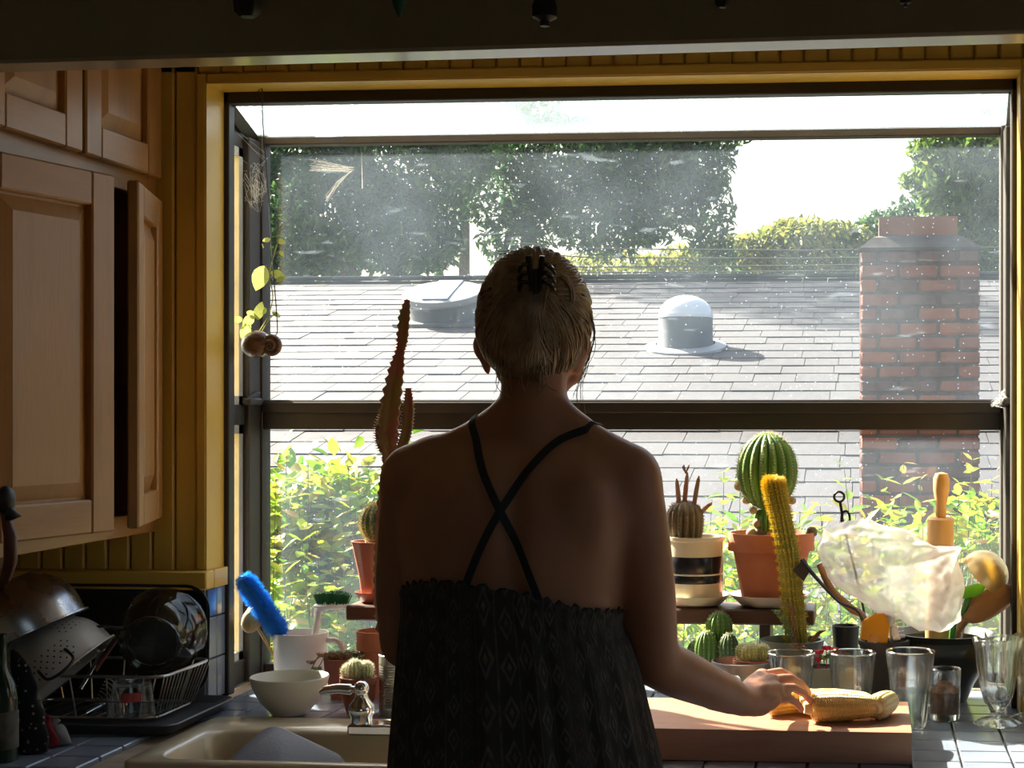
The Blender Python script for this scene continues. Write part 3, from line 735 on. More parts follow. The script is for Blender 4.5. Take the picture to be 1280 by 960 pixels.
# brick chimney
cp = at(1150, 640, 8.0); cw = (1225 - 1074) * mpp(cp); cdp = cw * .8
ztop = at(1150, 312, 8.0).z; zbot = rz(8.0) - .15
chim = thing('brick_chimney', 'weathered red brick chimney with a clay flue on the grey roof', 'chimney', (cp.x, 8.0 + cdp / 2, zbot))
b = B(); b.box((-cw / 2 + .012, -cdp / 2 + .012, 0), (cw / 2 - .012, cdp / 2 - .012, ztop - zbot)); obj('mortar_core', b, MORTAR, chim, smooth=False)
CH = 18.0 * mpp(cp); BL = (cw) / 3.0 * .98; hd_ = cw - 2 * BL - .0
bl_b = B(); 
def brick(x0, x1, y0, y1, z0, m):
    b = B(); b.box((x0 + .007, y0, z0 + .007), (x1 - .007, y1, z0 + CH - .007), c=.008)
    b.v = [(vx + rnd.uniform(-.0025, .0025), vy + rnd.uniform(-.003, .003), vz + rnd.uniform(-.0025, .0025)) for vx, vy, vz in b.v]
    obj('brick', b, m, chim, smooth=False)
ncr = int((ztop - zbot) / CH)
for j in range(ncr + 1):
    z0 = ztop - zbot - (j + 1) * CH
    if z0 < -CH: break
    e = [-cw / 2, -cw / 2 + BL, -cw / 2 + 2 * BL, cw / 2] if j % 2 else [-cw / 2, -cw / 2 + BL * .48, -cw / 2 + BL * 1.48, -cw / 2 + BL * 2.48, cw / 2]
    for x0, x1 in zip(e, e[1:]):
        m = BRICK2 if (rnd.random() < .25 or j == 0) else (BRICK3 if rnd.random() < .35 else BRICK)
        brick(x0, x1, -cdp / 2, -cdp / 2 + .07, z0, m)
    e2 = [-cdp / 2 + .075, 0, cdp / 2] if j % 2 else [-cdp / 2 + .075, -.1, .12, cdp / 2]
    for y0, y1 in zip(e2, e2[1:]):
        for sx in (-1, 1):
            b = B(); xx = sorted((sx * cw / 2, sx * (cw / 2 - .07))); b.box((xx[0], y0 + .004, z0 + .005), (xx[1], y1 - .004, z0 + CH - .005), c=.006); obj('brick', b, BRICK if rnd.random() < .8 else BRICK2, chim, smooth=False)
zt2 = ztop - zbot; fw2 = (1198 - 1099) * mpp(cp) / 2; fcx = (1148.5 - 1150) * mpp(cp)
b = B(); hw = cw / 2; hd = cdp / 2; fd = fw2 * .8; k1 = 20 * mpp(cp)
def rr_(hx, hy, z, cx_=0): return [(cx_ - hx, -hy, z), (cx_ + hx, -hy, z), (cx_ + hx, hy, z), (cx_ - hx, hy, z)]
b.rings([rr_(hw, hd, zt2 - .003), rr_(hw, hd, zt2 + .012), rr_(fw2 + .03, fd + .03, zt2 + k1 * .85, fcx), rr_(fw2, fd, zt2 + k1, fcx)]); obj('mortar_crown', b, MORTAR, chim, smooth=False)
b = B(); k2 = 44 * mpp(cp)
b.rings([rr_(fw2 - .01, fd - .01, zt2 + k1 - .02, fcx), rr_(fw2, fd, zt2 + k1 - .015, fcx), rr_(fw2, fd, zt2 + k2, fcx), rr_(fw2 - .03, fd - .03, zt2 + k2, fcx), rr_(fw2 - .03, fd - .03, zt2 + k1, fcx)]); obj('flue', b, CLAY, chim, smooth=False)

# round solar vent and tubular skylight dome on the roof slope
def roof_at(u, v):
    d = ray(u, v); t = CC * -1 / (d.z - SL * d.y); p = d * t; return Vector((p.x, p.y, p.z + EYE))
p = roof_at(556, 398); q = mpp(p); r_ = 50 * q
vent = thing('roof_vent', 'round grey attic vent with a flat solar panel cap on the roof', 'roof vent', p, (th, 0, 0))
b = B(); b.lathe([(r_ * .86, -.1), (r_ * .86, .0), (r_ * .88, .15), (r_ * .8, .17)], 40); obj('collar', b, VENTM, vent)
TC = Matrix.Translation((0, 0, .05)) @ Matrix.Rotation(R(7), 4, 'X')
b = B(); b.lathe([(r_ * .72, .10), (r_ * .95, .125), (r_, .15), (r_ * .99, .19), (r_ * .9, .2), (0, .205)], 48, TC); obj('cap', b, VENTW, vent)
b = B(); b.box((-r_ * .3, -r_ * .85, .2), (r_ * .34, r_ * .85, .213), TC, c=.004); obj('solar_panel', b, SOLAR, vent, smooth=False)
b = B(); b.box((-r_ * 1.05, -r_ * 1.0, -.012), (r_ * 1.05, r_ * 1.05, .012)); obj('flashing', b, FLASH, vent, smooth=False)
p = roof_at(857, 432); q = mpp(p); r_ = 34 * q
sk = thing('skylight_dome', 'white domed tubular skylight on a grey collar on the roof', 'skylight', p, (0, 0, 0))
hz_ = 33 * q
b = B(); b.lathe([(r_ * 1.12, -.08), (r_ * 1.06, 0), (r_ * 1.0, .06), (r_, hz_ + .03), (r_ * .9, hz_ + .04)], 40); obj('collar', b, VENTM, sk)
b = B(); b.lathe([(r_ * 1.02, hz_ + .01), (r_ * 1.02, hz_ + .035)] + [(r_ * .99 * math.cos(a), hz_ + .035 + r_ * .72 * math.sin(a)) for a in [R(9 * k) for k in range(10)]] + [(0, hz_ + .035 + r_ * .72)], 40); obj('dome', b, DOMEM, sk)
b = B(); b.lathe([(r_ * 1.5, -.05), (r_ * 1.5, .0), (r_ * 1.1, .02)], 40, Matrix.Rotation(th, 4, 'X')); obj('flashing', b, VENTW, sk)

# trees, power lines
def leafcloud(b, c, rad, n, size, rg, hollow=.35):
    for _ in range(n):
        while True:
            d = Vector((rg.uniform(-1, 1), rg.uniform(-1, 1), rg.uniform(-1, 1)))
            if hollow < d.length < 1: break
        p = Vector((c[0] + d.x * rad[0], c[1] + d.y * rad[1], c[2] + d.z * rad[2]))
        e = Euler((rg.uniform(-1.2, 1.2), rg.uniform(-1.2, 1.2), rg.uniform(0, 6.3))).to_matrix()
        s_ = size * rg.uniform(.6, 1.3)
        a, w_ = e @ Vector((s_, 0, 0)), e @ Vector((0, s_ * .36, 0)); up = e @ Vector((0, 0, s_ * .14))
        o = len(b.v)
        b.v += [tuple(p - a), tuple(p - w_ + up), tuple(p + a), tuple(p + w_ + up)]
        b.f += [(o, o + 1, o + 2), (o, o + 2, o + 3)]
def tree(label, base, trunks, blobs, m, leaf, seed, group=None, dens=1.7):
    rg = random.Random(seed)
    t = thing('tree', label, 'tree', base, group=group)
    base = Vector(base)
    b = B()
    for pts, r0, r1 in trunks:
        pts = [Vector(p) - base for p in pts]
        b.tube(pts, [r0 + (r1 - r0) * k / (len(pts) - 1) for k in range(len(pts))], n=8)
    obj('trunk', b, BARK, t)
    b = B()
    for (u, v, Y, ru, rv, n) in blobs:
        c = at(u, v, Y); q_ = mpp(c); leafcloud(b, c - base, (ru * q_, ru * q_ * .8, rv * q_), int(n * dens), leaf * .95, rg)
    stuff(obj('foliage', b, m, t, smooth=False))
    return t
def trunk(u0, u1, v1, Y, r0, r1): return ([at(u0, 450, Y) * 1 - Vector((0, 0, at(u0, 450, Y).z + 1.4)), at((u0 + u1) / 2, 340, Y), at(u1, v1, Y)], r0, r1)
g = 'trees behind the neighbouring roof'
t0 = at(440, 500, 21); tree('dense dark green tree filling the view above the left end of the roof ridge', (t0.x, t0.y, -1.4), [trunk(440, 430, 220, 21, .25, .1), trunk(470, 520, 230, 21, .12, .05)],
     [(420, 270, 20.5, 95, 75, 2400), (500, 200, 21, 120, 70, 2200), (380, 190, 21, 90, 60, 1500), (500, 300, 21, 75, 50, 1300), (370, 320, 20.5, 60, 45, 900), (560, 150, 21, 120, 60, 1300), (430, 130, 21, 140, 50, 1200), (540, 290, 21.5, 45, 55, 500), (330, 260, 21, 60, 110, 900), (350, 20, 20.5, 110, 100, 900), (320, -150, 20, 130, 110, 1100), (300, -280, 20, 130, 90, 1100)], TREE_D, .085, 11, g)
t0 = at(578, 500, 23); tree('spreading tree with a bare slim trunk and loose hanging crown', (t0.x, t0.y, -1.4), [trunk(578, 582, 200, 23, .11, .06), trunk(580, 660, 230, 23, .08, .04), trunk(580, 520, 240, 23, .07, .04)],
     [(620, 230, 23, 90, 55, 1100), (700, 200, 23, 90, 60, 1400), (790, 210, 22.5, 85, 65, 1700), (870, 200, 22.5, 52, 55, 800), (885, 270, 22.5, 36, 60, 420), (760, 280, 22.5, 70, 45, 800), (680, 270, 23, 60, 40, 600), (850, 150, 23, 110, 50, 1000), (690, 140, 23, 140, 50, 1200), (640, 300, 23, 45, 35, 260), (815, 250, 22.5, 60, 60, 700), (905, 330, 22.5, 22, 30, 70)], TREE_D, .085, 12, g)
t0 = at(960, 500, 28); tree('low yellow-green tree beyond the power lines', (t0.x, t0.y, -1.4), [trunk(960, 965, 310, 28, .2, .08)],
     [(1010, 310, 28, 75, 38, 1200), (930, 322, 28, 60, 30, 700), (860, 330, 28, 60, 22, 500), (1060, 315, 28, 40, 38, 450), (985, 300, 28, 35, 25, 250), (760, 335, 28, 90, 18, 400)], TREE_Y, .11, 13, g)
t0 = at(1110, 500, 30); tree('bluish grey-green tree beside the chimney flue', (t0.x, t0.y, -1.4), [trunk(1100, 1105, 300, 30, .2, .08)],
     [(1105, 300, 30, 45, 38, 800), (1080, 318, 30, 40, 28, 400), (1130, 270, 30, 25, 25, 160)], TREE_D, .10, 14, g)
t0 = at(1230, 500, 19); tree('tall sunlit green tree rising behind the brick chimney', (t0.x, t0.y, -1.4), [trunk(1225, 1215, 200, 19, .2, .08)],
     [(1210, 230, 19, 70, 60, 1700), (1180, 190, 19, 45, 30, 420), (1230, 300, 19, 50, 60, 1100), (1260, 180, 19, 80, 70, 1400), (1145, 225, 19, 22, 14, 60), (1290, 280, 19, 70, 90, 1000)], TREE_L, .085, 15, g)
for k, (v0, v1) in enumerate(((305, 312), (318, 322), (333, 331), (340, 338))):
    pts = [at(640, v0 - 1, 18 + .4 * k), at(680, v0, 18 + .4 * k), at(740, (v0 + v1) / 2 + 2, 18 + .4 * k), at(1000, v1 + 1, 18 + .4 * k), at(1320, v1 - 4, 18 + .4 * k)]
    b = B(); o0 = pts[2]; b.tube([p - o0 for p in pts], .007, n=6)
    tag(obj('power_line', b, CABLE, None, o0), ['topmost of four overhead cables crossing in front of the trees', 'second highest of four overhead cables above the roof ridge', 'third highest of four overhead cables above the roof ridge', 'lowest of four overhead cables, just above the roof ridge'][k], 'power line', 'overhead cables above the roof')

# shrubs just outside the glass: stems, single leaves and a mass of further leaves
lb = B(); lb.add([(0, 0, 0), (.30, -.20, .03), (.65, -.17, .03), (1, 0, -.06), (.65, .17, .03), (.30, .20, .03), (.33, 0, -.02), (.66, 0, -.02)],
                 [(0, 1, 6), (1, 2, 7, 6), (2, 3, 7), (0, 6, 5), (6, 7, 4, 5), (7, 3, 4)])
leafA = lb.mesh('leaf'); leafA.materials.append(BUSHL); leafB = lb.mesh('leaf'); leafB.materials.append(BUSHR)
def shrub(label, stems, nleaf, seed, extra=None):
    rg = random.Random(seed)
    us = [s_[0] for s_ in stems]; c0 = at(sum(us) / len(us), 700, stems[0][2]); base = Vector((c0.x, c0.y, -1.4))
    t = thing('shrub', label, 'shrub', base)
    sb = B(); ext = B(); spots = []
    for (u, v, Y, spread) in stems:
        tip = at(u, v, Y); bt = Vector((tip.x + rg.uniform(-.06, .06), tip.y + rg.uniform(-.05, .05), .25))
        mid = (tip + bt) / 2 + Vector((rg.uniform(-.04, .04), 0, 0))
        pts = [base.lerp(bt, .1) * 1, bt, mid, tip]; pts[0].z = -1.4
        sb.tube([p - base for p in pts], [.006, .0035, .002, .001], n=5)
        L = (tip - bt).length; nn = int(L / .03)
        for k in range(nn):
            f = k / nn; p = tip.lerp(mid, f * 2) if f < .5 else mid.lerp(bt, f * 2 - 1)
            for sgn in (0, PI):
                if rg.random() < .12: continue
                spots.append((p - base, f * L, sgn + k * 1.57 + rg.uniform(-.5, .5), spread))
    spots.sort(key=lambda s_: s_[1])
    for i, (p, f, az, spread) in enumerate(spots):
        sz = rg.uniform(.05, .08) * min(1, .5 + f * 5) * spread
        rot = (rg.uniform(-.5, .5), rg.uniform(-.75, .25), az)
        if i < nleaf: place('leaf', leafB if f < .09 and rg.random() < .6 else leafA, t, p, rot, (sz, sz, sz))
        else: ext.add(lb.v, lb.f, Matrix.Translation(p) @ Euler(rot).to_matrix().to_4x4() @ Matrix.Diagonal((sz, sz, sz, 1)))
    if extra:
        for (u, v, Y, ru, rv, n, sz) in extra:
            c = at(u, v, Y); q_ = mpp(c)
            for _ in range(n):
                p = c + Vector((rg.gauss(0, .5) * ru * q_, rg.uniform(-.15, .15), rg.gauss(0, .5) * rv * q_)) - base
                s_ = sz * rg.uniform(.7, 1.3)
                ext.add(lb.v, lb.f, Matrix.Translation(p) @ Euler((rg.uniform(-1, 1), rg.uniform(-1, 1), rg.uniform(0, 6.3))).to_matrix().to_4x4() @ Matrix.Diagonal((s_, s_, s_, 1)))
    obj('stems', sb, STEMM, t)
    if ext.v: stuff(obj('foliage', ext, BUSHL, t))
    return t
rg = random.Random(5)
st = [(358, 562, 4.35, 1), (385, 578, 4.3, 1), (405, 588, 4.45, 1), (345, 600, 4.25, 1), (435, 580, 4.35, 1), (460, 578, 4.4, 1), (372, 620, 4.2, 1), (420, 622, 4.25, 1), (445, 640, 4.2, 1), (350, 660, 4.15, 1), (395, 655, 4.2, 1), (475, 600, 4.5, 1), (430, 690, 4.1, 1.1), (418, 700, 4.1, 1.1), (366, 745, 4.05, 1), (490, 590, 4.4, 1), (505, 630, 4.4, 1)]
shrub('dense sunlit yellow-green shrub beyond the white jug and dish brushes', st, 290, 21, [(405, 660, 4.5, 85, 75, 1500, .07), (420, 760, 4.6, 100, 70, 500, .065), (420, 790, 5.3, 170, 55, 900, .09), (560, 700, 4.6, 120, 90, 350, .06)])
st = [(905, 590, 4.45, .9), (925, 600, 4.4, .9), (890, 625, 4.4, .9), (1000, 640, 4.4, .9), (1025, 632, 4.45, .9), (860, 640, 4.5, .9), (945, 640, 4.5, .9), (1015, 665, 4.3, .9), (880, 680, 4.3, .9), (905, 720, 4.2, 1), (1035, 755, 4.2, 1)]
shrub('sparse reddish-tipped shrub behind the large barrel cactus', st, 230, 22, [(950, 690, 4.6, 100, 45, 500, .045), (940, 770, 4.6, 100, 50, 260, .05), (930, 790, 5.3, 150, 50, 700, .085)])
st = [(1055, 583, 4.4, 1), (1130, 578, 4.35, 1.1), (1105, 600, 4.3, 1.1), (1090, 625, 4.3, 1), (1150, 600, 4.4, 1), (1215, 575, 4.35, 1.1), (1200, 605, 4.3, 1.1), (1235, 625, 4.35, 1.1), (1185, 640, 4.3, 1.1), (1070, 640, 4.3, 1), (1225, 665, 4.25, 1.1), (1205, 690, 4.25, 1.1), (1130, 640, 4.4, 1), (1050, 650, 4.4, 1), (1240, 600, 4.5, 1), (1260, 640, 4.4, 1.1)]
shrub('leggy bright green shrub in front of the brick chimney', st, 290, 23, [(1150, 690, 4.6, 100, 45, 420, .055), (1220, 680, 4.6, 40, 60, 260, .055), (1150, 790, 4.7, 120, 50, 220, .055), (1170, 790, 5.3, 150, 50, 600, .085)])

# ================================================================== PLANTS, POTS AND TOOLS ON THE SILL
def ribbed(b, prof, ribs, depth, M=None, seg=6, sharp=1.0):
    def fn(a, z):
        t = abs(math.sin(a * ribs / 2)); return 1 - depth * (1 - t ** sharp)
    b.lathe(prof, ribs * seg, M, fn)
def ballprof(r, h, n=14, neck=.35):
    pr = []
    for k in range(n + 1):
        a = -PI / 2 + PI * k / n; rr = r * math.cos(a); z = h / 2 + h / 2 * math.sin(a)
        pr.append((max(rr, 0 if k in (0, n) else .001), z))
    pr[0] = (r * neck, 0); pr[-1] = (0, h * .985); return pr
def spines(b, prof, ribs, step, ln, rg, M=None, per=4, w_=.0004, out=1.0):
    M = M or Matrix.Identity(4)
    tot = 0; pts = []
    for (r0, z0), (r1, z1) in zip(prof, prof[1:]):
        L = math.hypot(r1 - r0, z1 - z0); n_ = max(1, int(L / step + .5))
        for k in range(n_): f = k / n_; pts.append((r0 + (r1 - r0) * f, z0 + (z1 - z0) * f, (z1 - z0, -(r1 - r0))))
    for (r, z, nn) in pts:
        l_ = math.hypot(*nn) or 1; nr, nz = nn[0] / l_, nn[1] / l_
        if r < .003: continue
        for k in range(ribs):
            a = 2 * PI * (k + .5) / ribs
            p = Vector((r * math.cos(a), r * math.sin(a), z)); d0 = Vector((nr * math.cos(a), nr * math.sin(a), nz))
            for _ in range(per):
                d = (d0 * out + Vector((rg.uniform(-1, 1), rg.uniform(-1, 1), rg.uniform(-1, 1))) * .9).normalized()
                s_ = d.orthogonal().normalized() * w_; q_ = d.cross(s_)
                o = len(b.v); e = p + d * ln * rg.uniform(.6, 1.2)
                b.v += [tuple(M @ (p + s_)), tuple(M @ (p - s_ * .5 + q_ * .87)), tuple(M @ (p - s_ * .5 - q_ * .87)), tuple(M @ e)]
                b.f += [(o, o + 1, o + 3), (o + 1, o + 2, o + 3), (o + 2, o, o + 3)]
def potprof(rt, rb, h, rim, rimt, wall=.005):
    if rim > 0: return [(0, 0), (rb, 0), (rb + (rt - rimt - rb) * .97, h - rim), (rt, h - rim), (rt, h), (rt - wall, h), (rt - rimt - wall, h - rim), (rt - rimt - wall - .002, h - .022), (0, h - .022)]
    return [(0, 0), (rb, 0), (rt, h), (rt - wall, h), (rt - wall - .002, h - .02), (0, h - .02)]
def soil(par, r, z):
    b = B(); b.lathe([(0, z + .003), (r * .5, z + .002), (r, z - .001), (r, z - .006)][::-1], 24); return obj('soil', b, SOIL, par)
def pot(par, rt, rb, h, rim, rimt, m, wall=.005, n=40):
    b = B(); b.lathe(potprof(rt, rb, h, rim, rimt, wall), n); o = obj('pot', b, m, par, angle=35); soil(par, rt - rimt - wall - .001 if rim else rt - wall - .002, h - .016); return o
def saucer(name, label, loc, r, h, m, wavy=0, cat='saucer'):
    b = B(); fn = (lambda a, z: 1 + wavy * math.sin(a * 9)) if wavy else None
    b.lathe([(0, 0), (r * .62, 0), (r * .7, .002), (r * .97, h * .9), (r, h), (r * .97, h), (r * .68, .005), (0, .005)], 54, None, fn)
    return tag(obj(name, b, m, None, loc), label, cat)
rg = random.Random(31)

# ---- the wooden shelf that raises the back row
shz = at(935, 757, 3.24).z; sx0, sx1 = at(432, 760, 3.17).x, at(1018, 760, 3.17).x
sh = thing('plant_shelf', 'dark red-brown wooden plant shelf on short legs inside the garden window', 'shelf', ((sx0 + sx1) / 2, 3.24, CT))
hw = (sx1 - sx0) / 2
b = B(); b.box((-hw, -.07, shz - CT - .03), (hw, .065, shz - CT), c=.003); obj('board', b, WDARK, sh, smooth=False)
for xx in (at(958, 780, 3.24).x, at(560, 780, 3.24).x, at(760, 780, 3.24).x):
    b = B(); b.box((-.011, -.05, 0), (.011, .05, shz - CT - .031), c=.002); obj('leg', b, WDARK, sh, (xx - sh.location.x, 0, 0), smooth=False)

# ---- large barrel cactus in terracotta
p = at(964, 748, 3.245); p.z = shz + .012; q = mpp(p)
saucer('plant_saucer', 'scalloped white saucer under the big terracotta pot', (p.x - 2 * q, p.y, shz + .0005), 52 * q, 15 * q, WHITEC, .02)
t = thing('potted_barrel_cactus', 'big round barrel cactus in a large terracotta pot on a white saucer', 'cactus', (p.x, p.y, shz + .006))
ph = 88 * q
pot(t, 54 * q, 36 * q, ph, 22 * q, 6 * q, TERRA)
pr = ballprof(38.5 * q, 96 * q, 20, .32)
pr = [(16 * q, -26 * q), (17 * q, -8 * q)] + pr
Mb = Matrix.Translation((-5 * q, 0, ph + 28 * q))
b = B(); ribbed(b, pr, 17, .17, Mb, 6, .7); ca = obj('cactus', b, CACT, t, angle=80)
b = B(); spines(b, pr[3:], 17, .0075, .007, rg, Mb, 4); stuff(obj('spines', b, SPINE, ca, smooth=False))
for (du, dv, rr) in ((-40, 60, 7), (-31, 42, 5.5), (-22, 30, 5.5), (26, 42, 5.5), (20, 33, 5), (50, 3, 8), (-12, 4, 8), (3, 20, 7), (-16, 14, 7), (-24, 2, 7)):
    b = B(); r_ = rr * q; zz = ph + dv * q - .004
    b.ell((du * q, -8 * q if abs(du) < 26 else 0, zz), (r_, r_, r_ * .9), n=12); obj('offset', b, PUP if rr < 8 else CACTB, t)
# ---- white striped crock with small barrel cactus
p = at(869, 754, 3.235); p.z = shz; q = mpp(p)
saucer('plant_saucer', 'cream saucer under the striped white crock', (p.x + 2 * q, p.y, shz + .0005), 43 * q, 14 * q, CREAM)
t = thing('crock_planter', 'cream ceramic crock with dark bands holding a small brown barrel cactus', 'planter', (p.x, p.y, shz + .006))
rr = 36 * q; ph = 83 * q
b = B(); b.lathe([(0, 0), (rr * .94, 0), (rr * .97, 4 * q), (rr * .97, ph - 6 * q), (rr * 1.05, ph - 4 * q), (rr * 1.05, ph), (rr * .9, ph), (rr * .88, ph - .02), (0, ph - .02)], 48); obj('pot', b, CREAM, t)
for (z0, z1) in ((26, 36), (38, 59)):
    b = B(); b.lathe([(rr * .97, z0 * q), (rr * .976, (z0 + .5) * q), (rr * .976, (z1 - .5) * q), (rr * .97, z1 * q)], 48); obj('band', b, BLACKB, t)
soil(t, rr * .88, ph - .012)
pr = [(18 * q, -.012), (21 * q, 0), (23 * q, 8 * q), (24 * q, 20 * q), (23 * q, 32 * q), (19 * q, 40 * q), (11 * q, 45 * q), (0, 46 * q)]
Mb = Matrix.Translation((-13 * q, 0, ph - 3 * q)); b = B(); ribbed(b, pr, 16, .16, Mb); ca = obj('cactus', b, CACTB, t, angle=80)
b = B(); spines(b, pr, 16, .006, .006, rg, Mb, 4); stuff(obj('spines', b, SPINEB, ca, smooth=False))
for (du, ln, lean) in ((-20, 34, -.1), (-14, 42, .1), (-2, 38, .18), (4, 22, .9)):
    b = B(); e = Vector((math.sin(lean), 0, math.cos(lean))) * ln * q
    b.tube([(0, 0, -.004), e * .5, e * .85, e], [.0045, .005, .004, .001], n=7); obj('flower_stalk', b, SUCCR, t, (du * q, 0, ph + 38 * q if du < 4 else ph + 28 * q))
b = B(); 
for k in range(9):
    e = Euler((rg.uniform(-.6, .6), rg.uniform(-.5, .5), 0)).to_matrix() @ Vector((0, 0, .02)); b.tube([(0, 0, 0), e * .6, e], [.0012, .002, .0004], n=4)
obj('bud_tuft', b, PETAL if False else SUCCR, t, (-12 * q, 0, ph + 78 * q))
# ---- golden column cactus in grey-green pot
p = at(990, 835, 3.12); p.z = CT; q = mpp(p)
t = thing('column_cactus', 'tall golden column cactus with a bent top in a round grey-green pot', 'cactus', p)
ph = at(990, 799, 3.12).z - CT
pot(t, 40 * q, 30 * q, ph, 0, 0, GREYG, .006)
pts = [at(997, 815, 3.12), at(992, 760, 3.12), at(986, 700, 3.11), at(977, 650, 3.11), at(970, 620, 3.11), at(967, 604, 3.11), at(967, 599, 3.11)]
def sweep_ribbed(b, pts, rads, ribs, depth, seg=4):
    n = ribs * seg; rings = []
    X = Vector((1, 0, 0))
    for i, pp in enumerate(pts):
        tt = (pts[min(i + 1, len(pts) - 1)] - pts[max(i - 1, 0)]).normalized(); x = (X - tt * X.dot(tt)).normalized(); y = tt.cross(x); ring = []
        for k in range(n):
            a = 2 * PI * k / n; f = rads[i] * (1 - depth * (1 - abs(math.sin(a * ribs / 2)))); ring.append(pp + (x * math.cos(a) + y * math.sin(a)) * f)
        rings.append(ring)
    b.rings(rings)
def interp(pts, m):
    out = []
    for k in range(m + 1):
        f = k / m * (len(pts) - 1); i = min(int(f), len(pts) - 2); g = f - i
        p0 = pts[max(i - 1, 0)]; p1 = pts[i]; p2 = pts[i + 1]; p3 = pts[min(i + 2, len(pts) - 1)]
        out.append(.5 * ((2 * p1) + (p2 - p0) * g + (2 * p0 - 5 * p1 + 4 * p2 - p3) * g * g + (3 * p1 - p0 - 3 * p2 + p3) * g ** 3))
    return out
pp = interp([Vector(x) - p for x in pts], 30); rd = [13 * q * (1.1 - .12 * k / 30) * (1 if k < 25 else [.97, .92, .84, .72, .5, .15][k - 25]) for k in range(31)]
b = B(); sweep_ribbed(b, pp, rd, 16, .22); ca = obj('cactus', b, CACTY, t, angle=80)
b = B()
for i in range(0, 31):
    tt = (pp[min(i + 1, 30)] - pp[max(i - 1, 0)]).normalized(); x = (Vector((1, 0, 0)) - tt * tt.x).normalized(); y = tt.cross(x)
    for sub in (0, .5):
        for k in range(16):
            a = 2 * PI * (k + .5) / 16; d0 = x * math.cos(a) + y * math.sin(a); c = pp[i] + d0 * rd[i] + (tt * .005 * sub * 2)
            for _ in range(8 if i > 20 else 5):
                d = (d0 + Vector((rg.uniform(-1, 1), rg.uniform(-1, 1), rg.uniform(-.6, 1)))).normalized(); s_ = d.orthogonal().normalized() * .0005; q2 = d.cross(s_); o = len(b.v)
                b.v += [tuple(c + s_), tuple(c - s_ * .5 + q2 * .87), tuple(c - s_ * .5 - q2 * .87), tuple(c + d * .008 * rg.uniform(.6, 1.2))]; b.f += [(o, o + 1, o + 3), (o + 1, o + 2, o + 3), (o + 2, o, o + 3)]
stuff(obj('spines', b, SPINEY, ca, smooth=False))
# trailing succulent sprigs in the same pot
def sprig(par, pts, m, lsz, dens=.006, name='sprig'):
    b = B(); pts = interp([Vector(x) for x in pts], 14); b.tube(pts, [.002] * 14 + [.0008], n=5)
    for i, c in enumerate(pts[2:]):
        for k in range(4):
            a = k * PI / 2 + i * .8; d = Vector((math.cos(a), math.sin(a), .5)).normalized(); b.tube([c, c + d * lsz * .6, c + d * lsz], [lsz * .14, lsz * .2, lsz * .06], n=5)
    return obj(name, b, m, par)
o_ = lambda u, v, Y: at(u, v, Y) - p
sprig(t, [o_(990, 806, 3.075), o_(986, 790, 3.07), o_(978, 775, 3.07), o_(970, 765, 3.07)], SUCC, .010)
sprig(t, [o_(995, 806, 3.075), o_(992, 785, 3.07), o_(990, 765, 3.07), o_(985, 757, 3.07)], SUCCR, .006)
sprig(t, [o_(1015, 803, 3.085), o_(1020, 797, 3.08), o_(1024, 792, 3.08), o_(1028, 790, 3.07)], SUCCR, .007)
sprig(t, [o_(990, 806, 3.07), o_(998, 808, 3.055), o_(1006, 814, 3.05), o_(1012, 820, 3.045)], SUCCR, .010)
# ---- clustered cacti in a dark bowl
p = at(896, 845, 3.13); p.z = CT; q = mpp(p)
t = thing('cactus_cluster', 'cluster of round green cacti stacked in a dark clay bowl', 'cactus', p)
ph = at(896, 830, 3.13).z - CT
b = B(); b.lathe([(0, 0), (24 * q, 0), (33 * q, ph * .7), (34 * q, ph), (31 * q, ph), (30 * q, ph - .012), (0, ph - .012)], 36); obj('pot', b, TERRAD, t); soil(t, 30 * q, ph - .008)
for (u, v, ru, hh, dy, m, rb_) in ((899, 764, 17.5, 40, .02, CACT, 14), (883, 788, 15, 55, -.015, CACT, 13), (911, 791, 13.5, 46, -.025, CACTD, 14), (870, 800, 13, 40, .01, CACTD, 13)):
    c = at(u, v, 3.13 + dy); h_ = hh * q; pr = [(ru * q * .75, min(-.01, ph - .01 - (c.z - CT - h_)))] + ballprof(ru * q, h_, 12, .8)
    Mb = Matrix.Translation((c.x - p.x, dy, c.z - CT - h_)); b = B(); ribbed(b, pr, rb_, .17, Mb); ca = obj('cactus', b, m, t, angle=80)
    b = B(); spines(b, pr[1:], rb_, .007, .004, rg, Mb, 3, .0003); stuff(obj('spines', b, SPINE, ca, smooth=False))
# ---- pewter bowl with a small terracotta pot of pale cacti
p = onz(928, 872, CT); p.y = 2.99; p.x = at(928, 840, 2.99).x; q = mpp(p)
ph = at(928, 826, 2.99).z - CT
b = B(); b.lathe([(0, 0), (26 * q, 0), (36 * q, ph * .6), (39 * q, ph), (37 * q, ph + .001), (34 * q, ph * .6), (26 * q, .006), (0, .006)], 40)
tag(obj('pewter_bowl', b, PEWTER, None, (p.x, p.y, CT)), 'grey pewter bowl holding a small terracotta cactus pot', 'bowl')
pc = at(941, 835, 3.0); pc.z = CT + .0065
t = thing('small_cactus_pot', 'three pale green little cacti in a small terracotta pot inside the pewter bowl', 'cactus', pc)
ph2 = at(941, 824, 3.0).z - pc.z
b = B(); b.lathe([(0, 0), (18 * q, 0), (21 * q, ph2 - 6 * q), (25 * q, ph2 - 5 * q), (25 * q, ph2), (23 * q, ph2), (20 * q, ph2 - .012), (0, ph2 - .012)], 36); obj('pot', b, TERRA, t); soil(t, 20.5 * q, ph2 - .006)
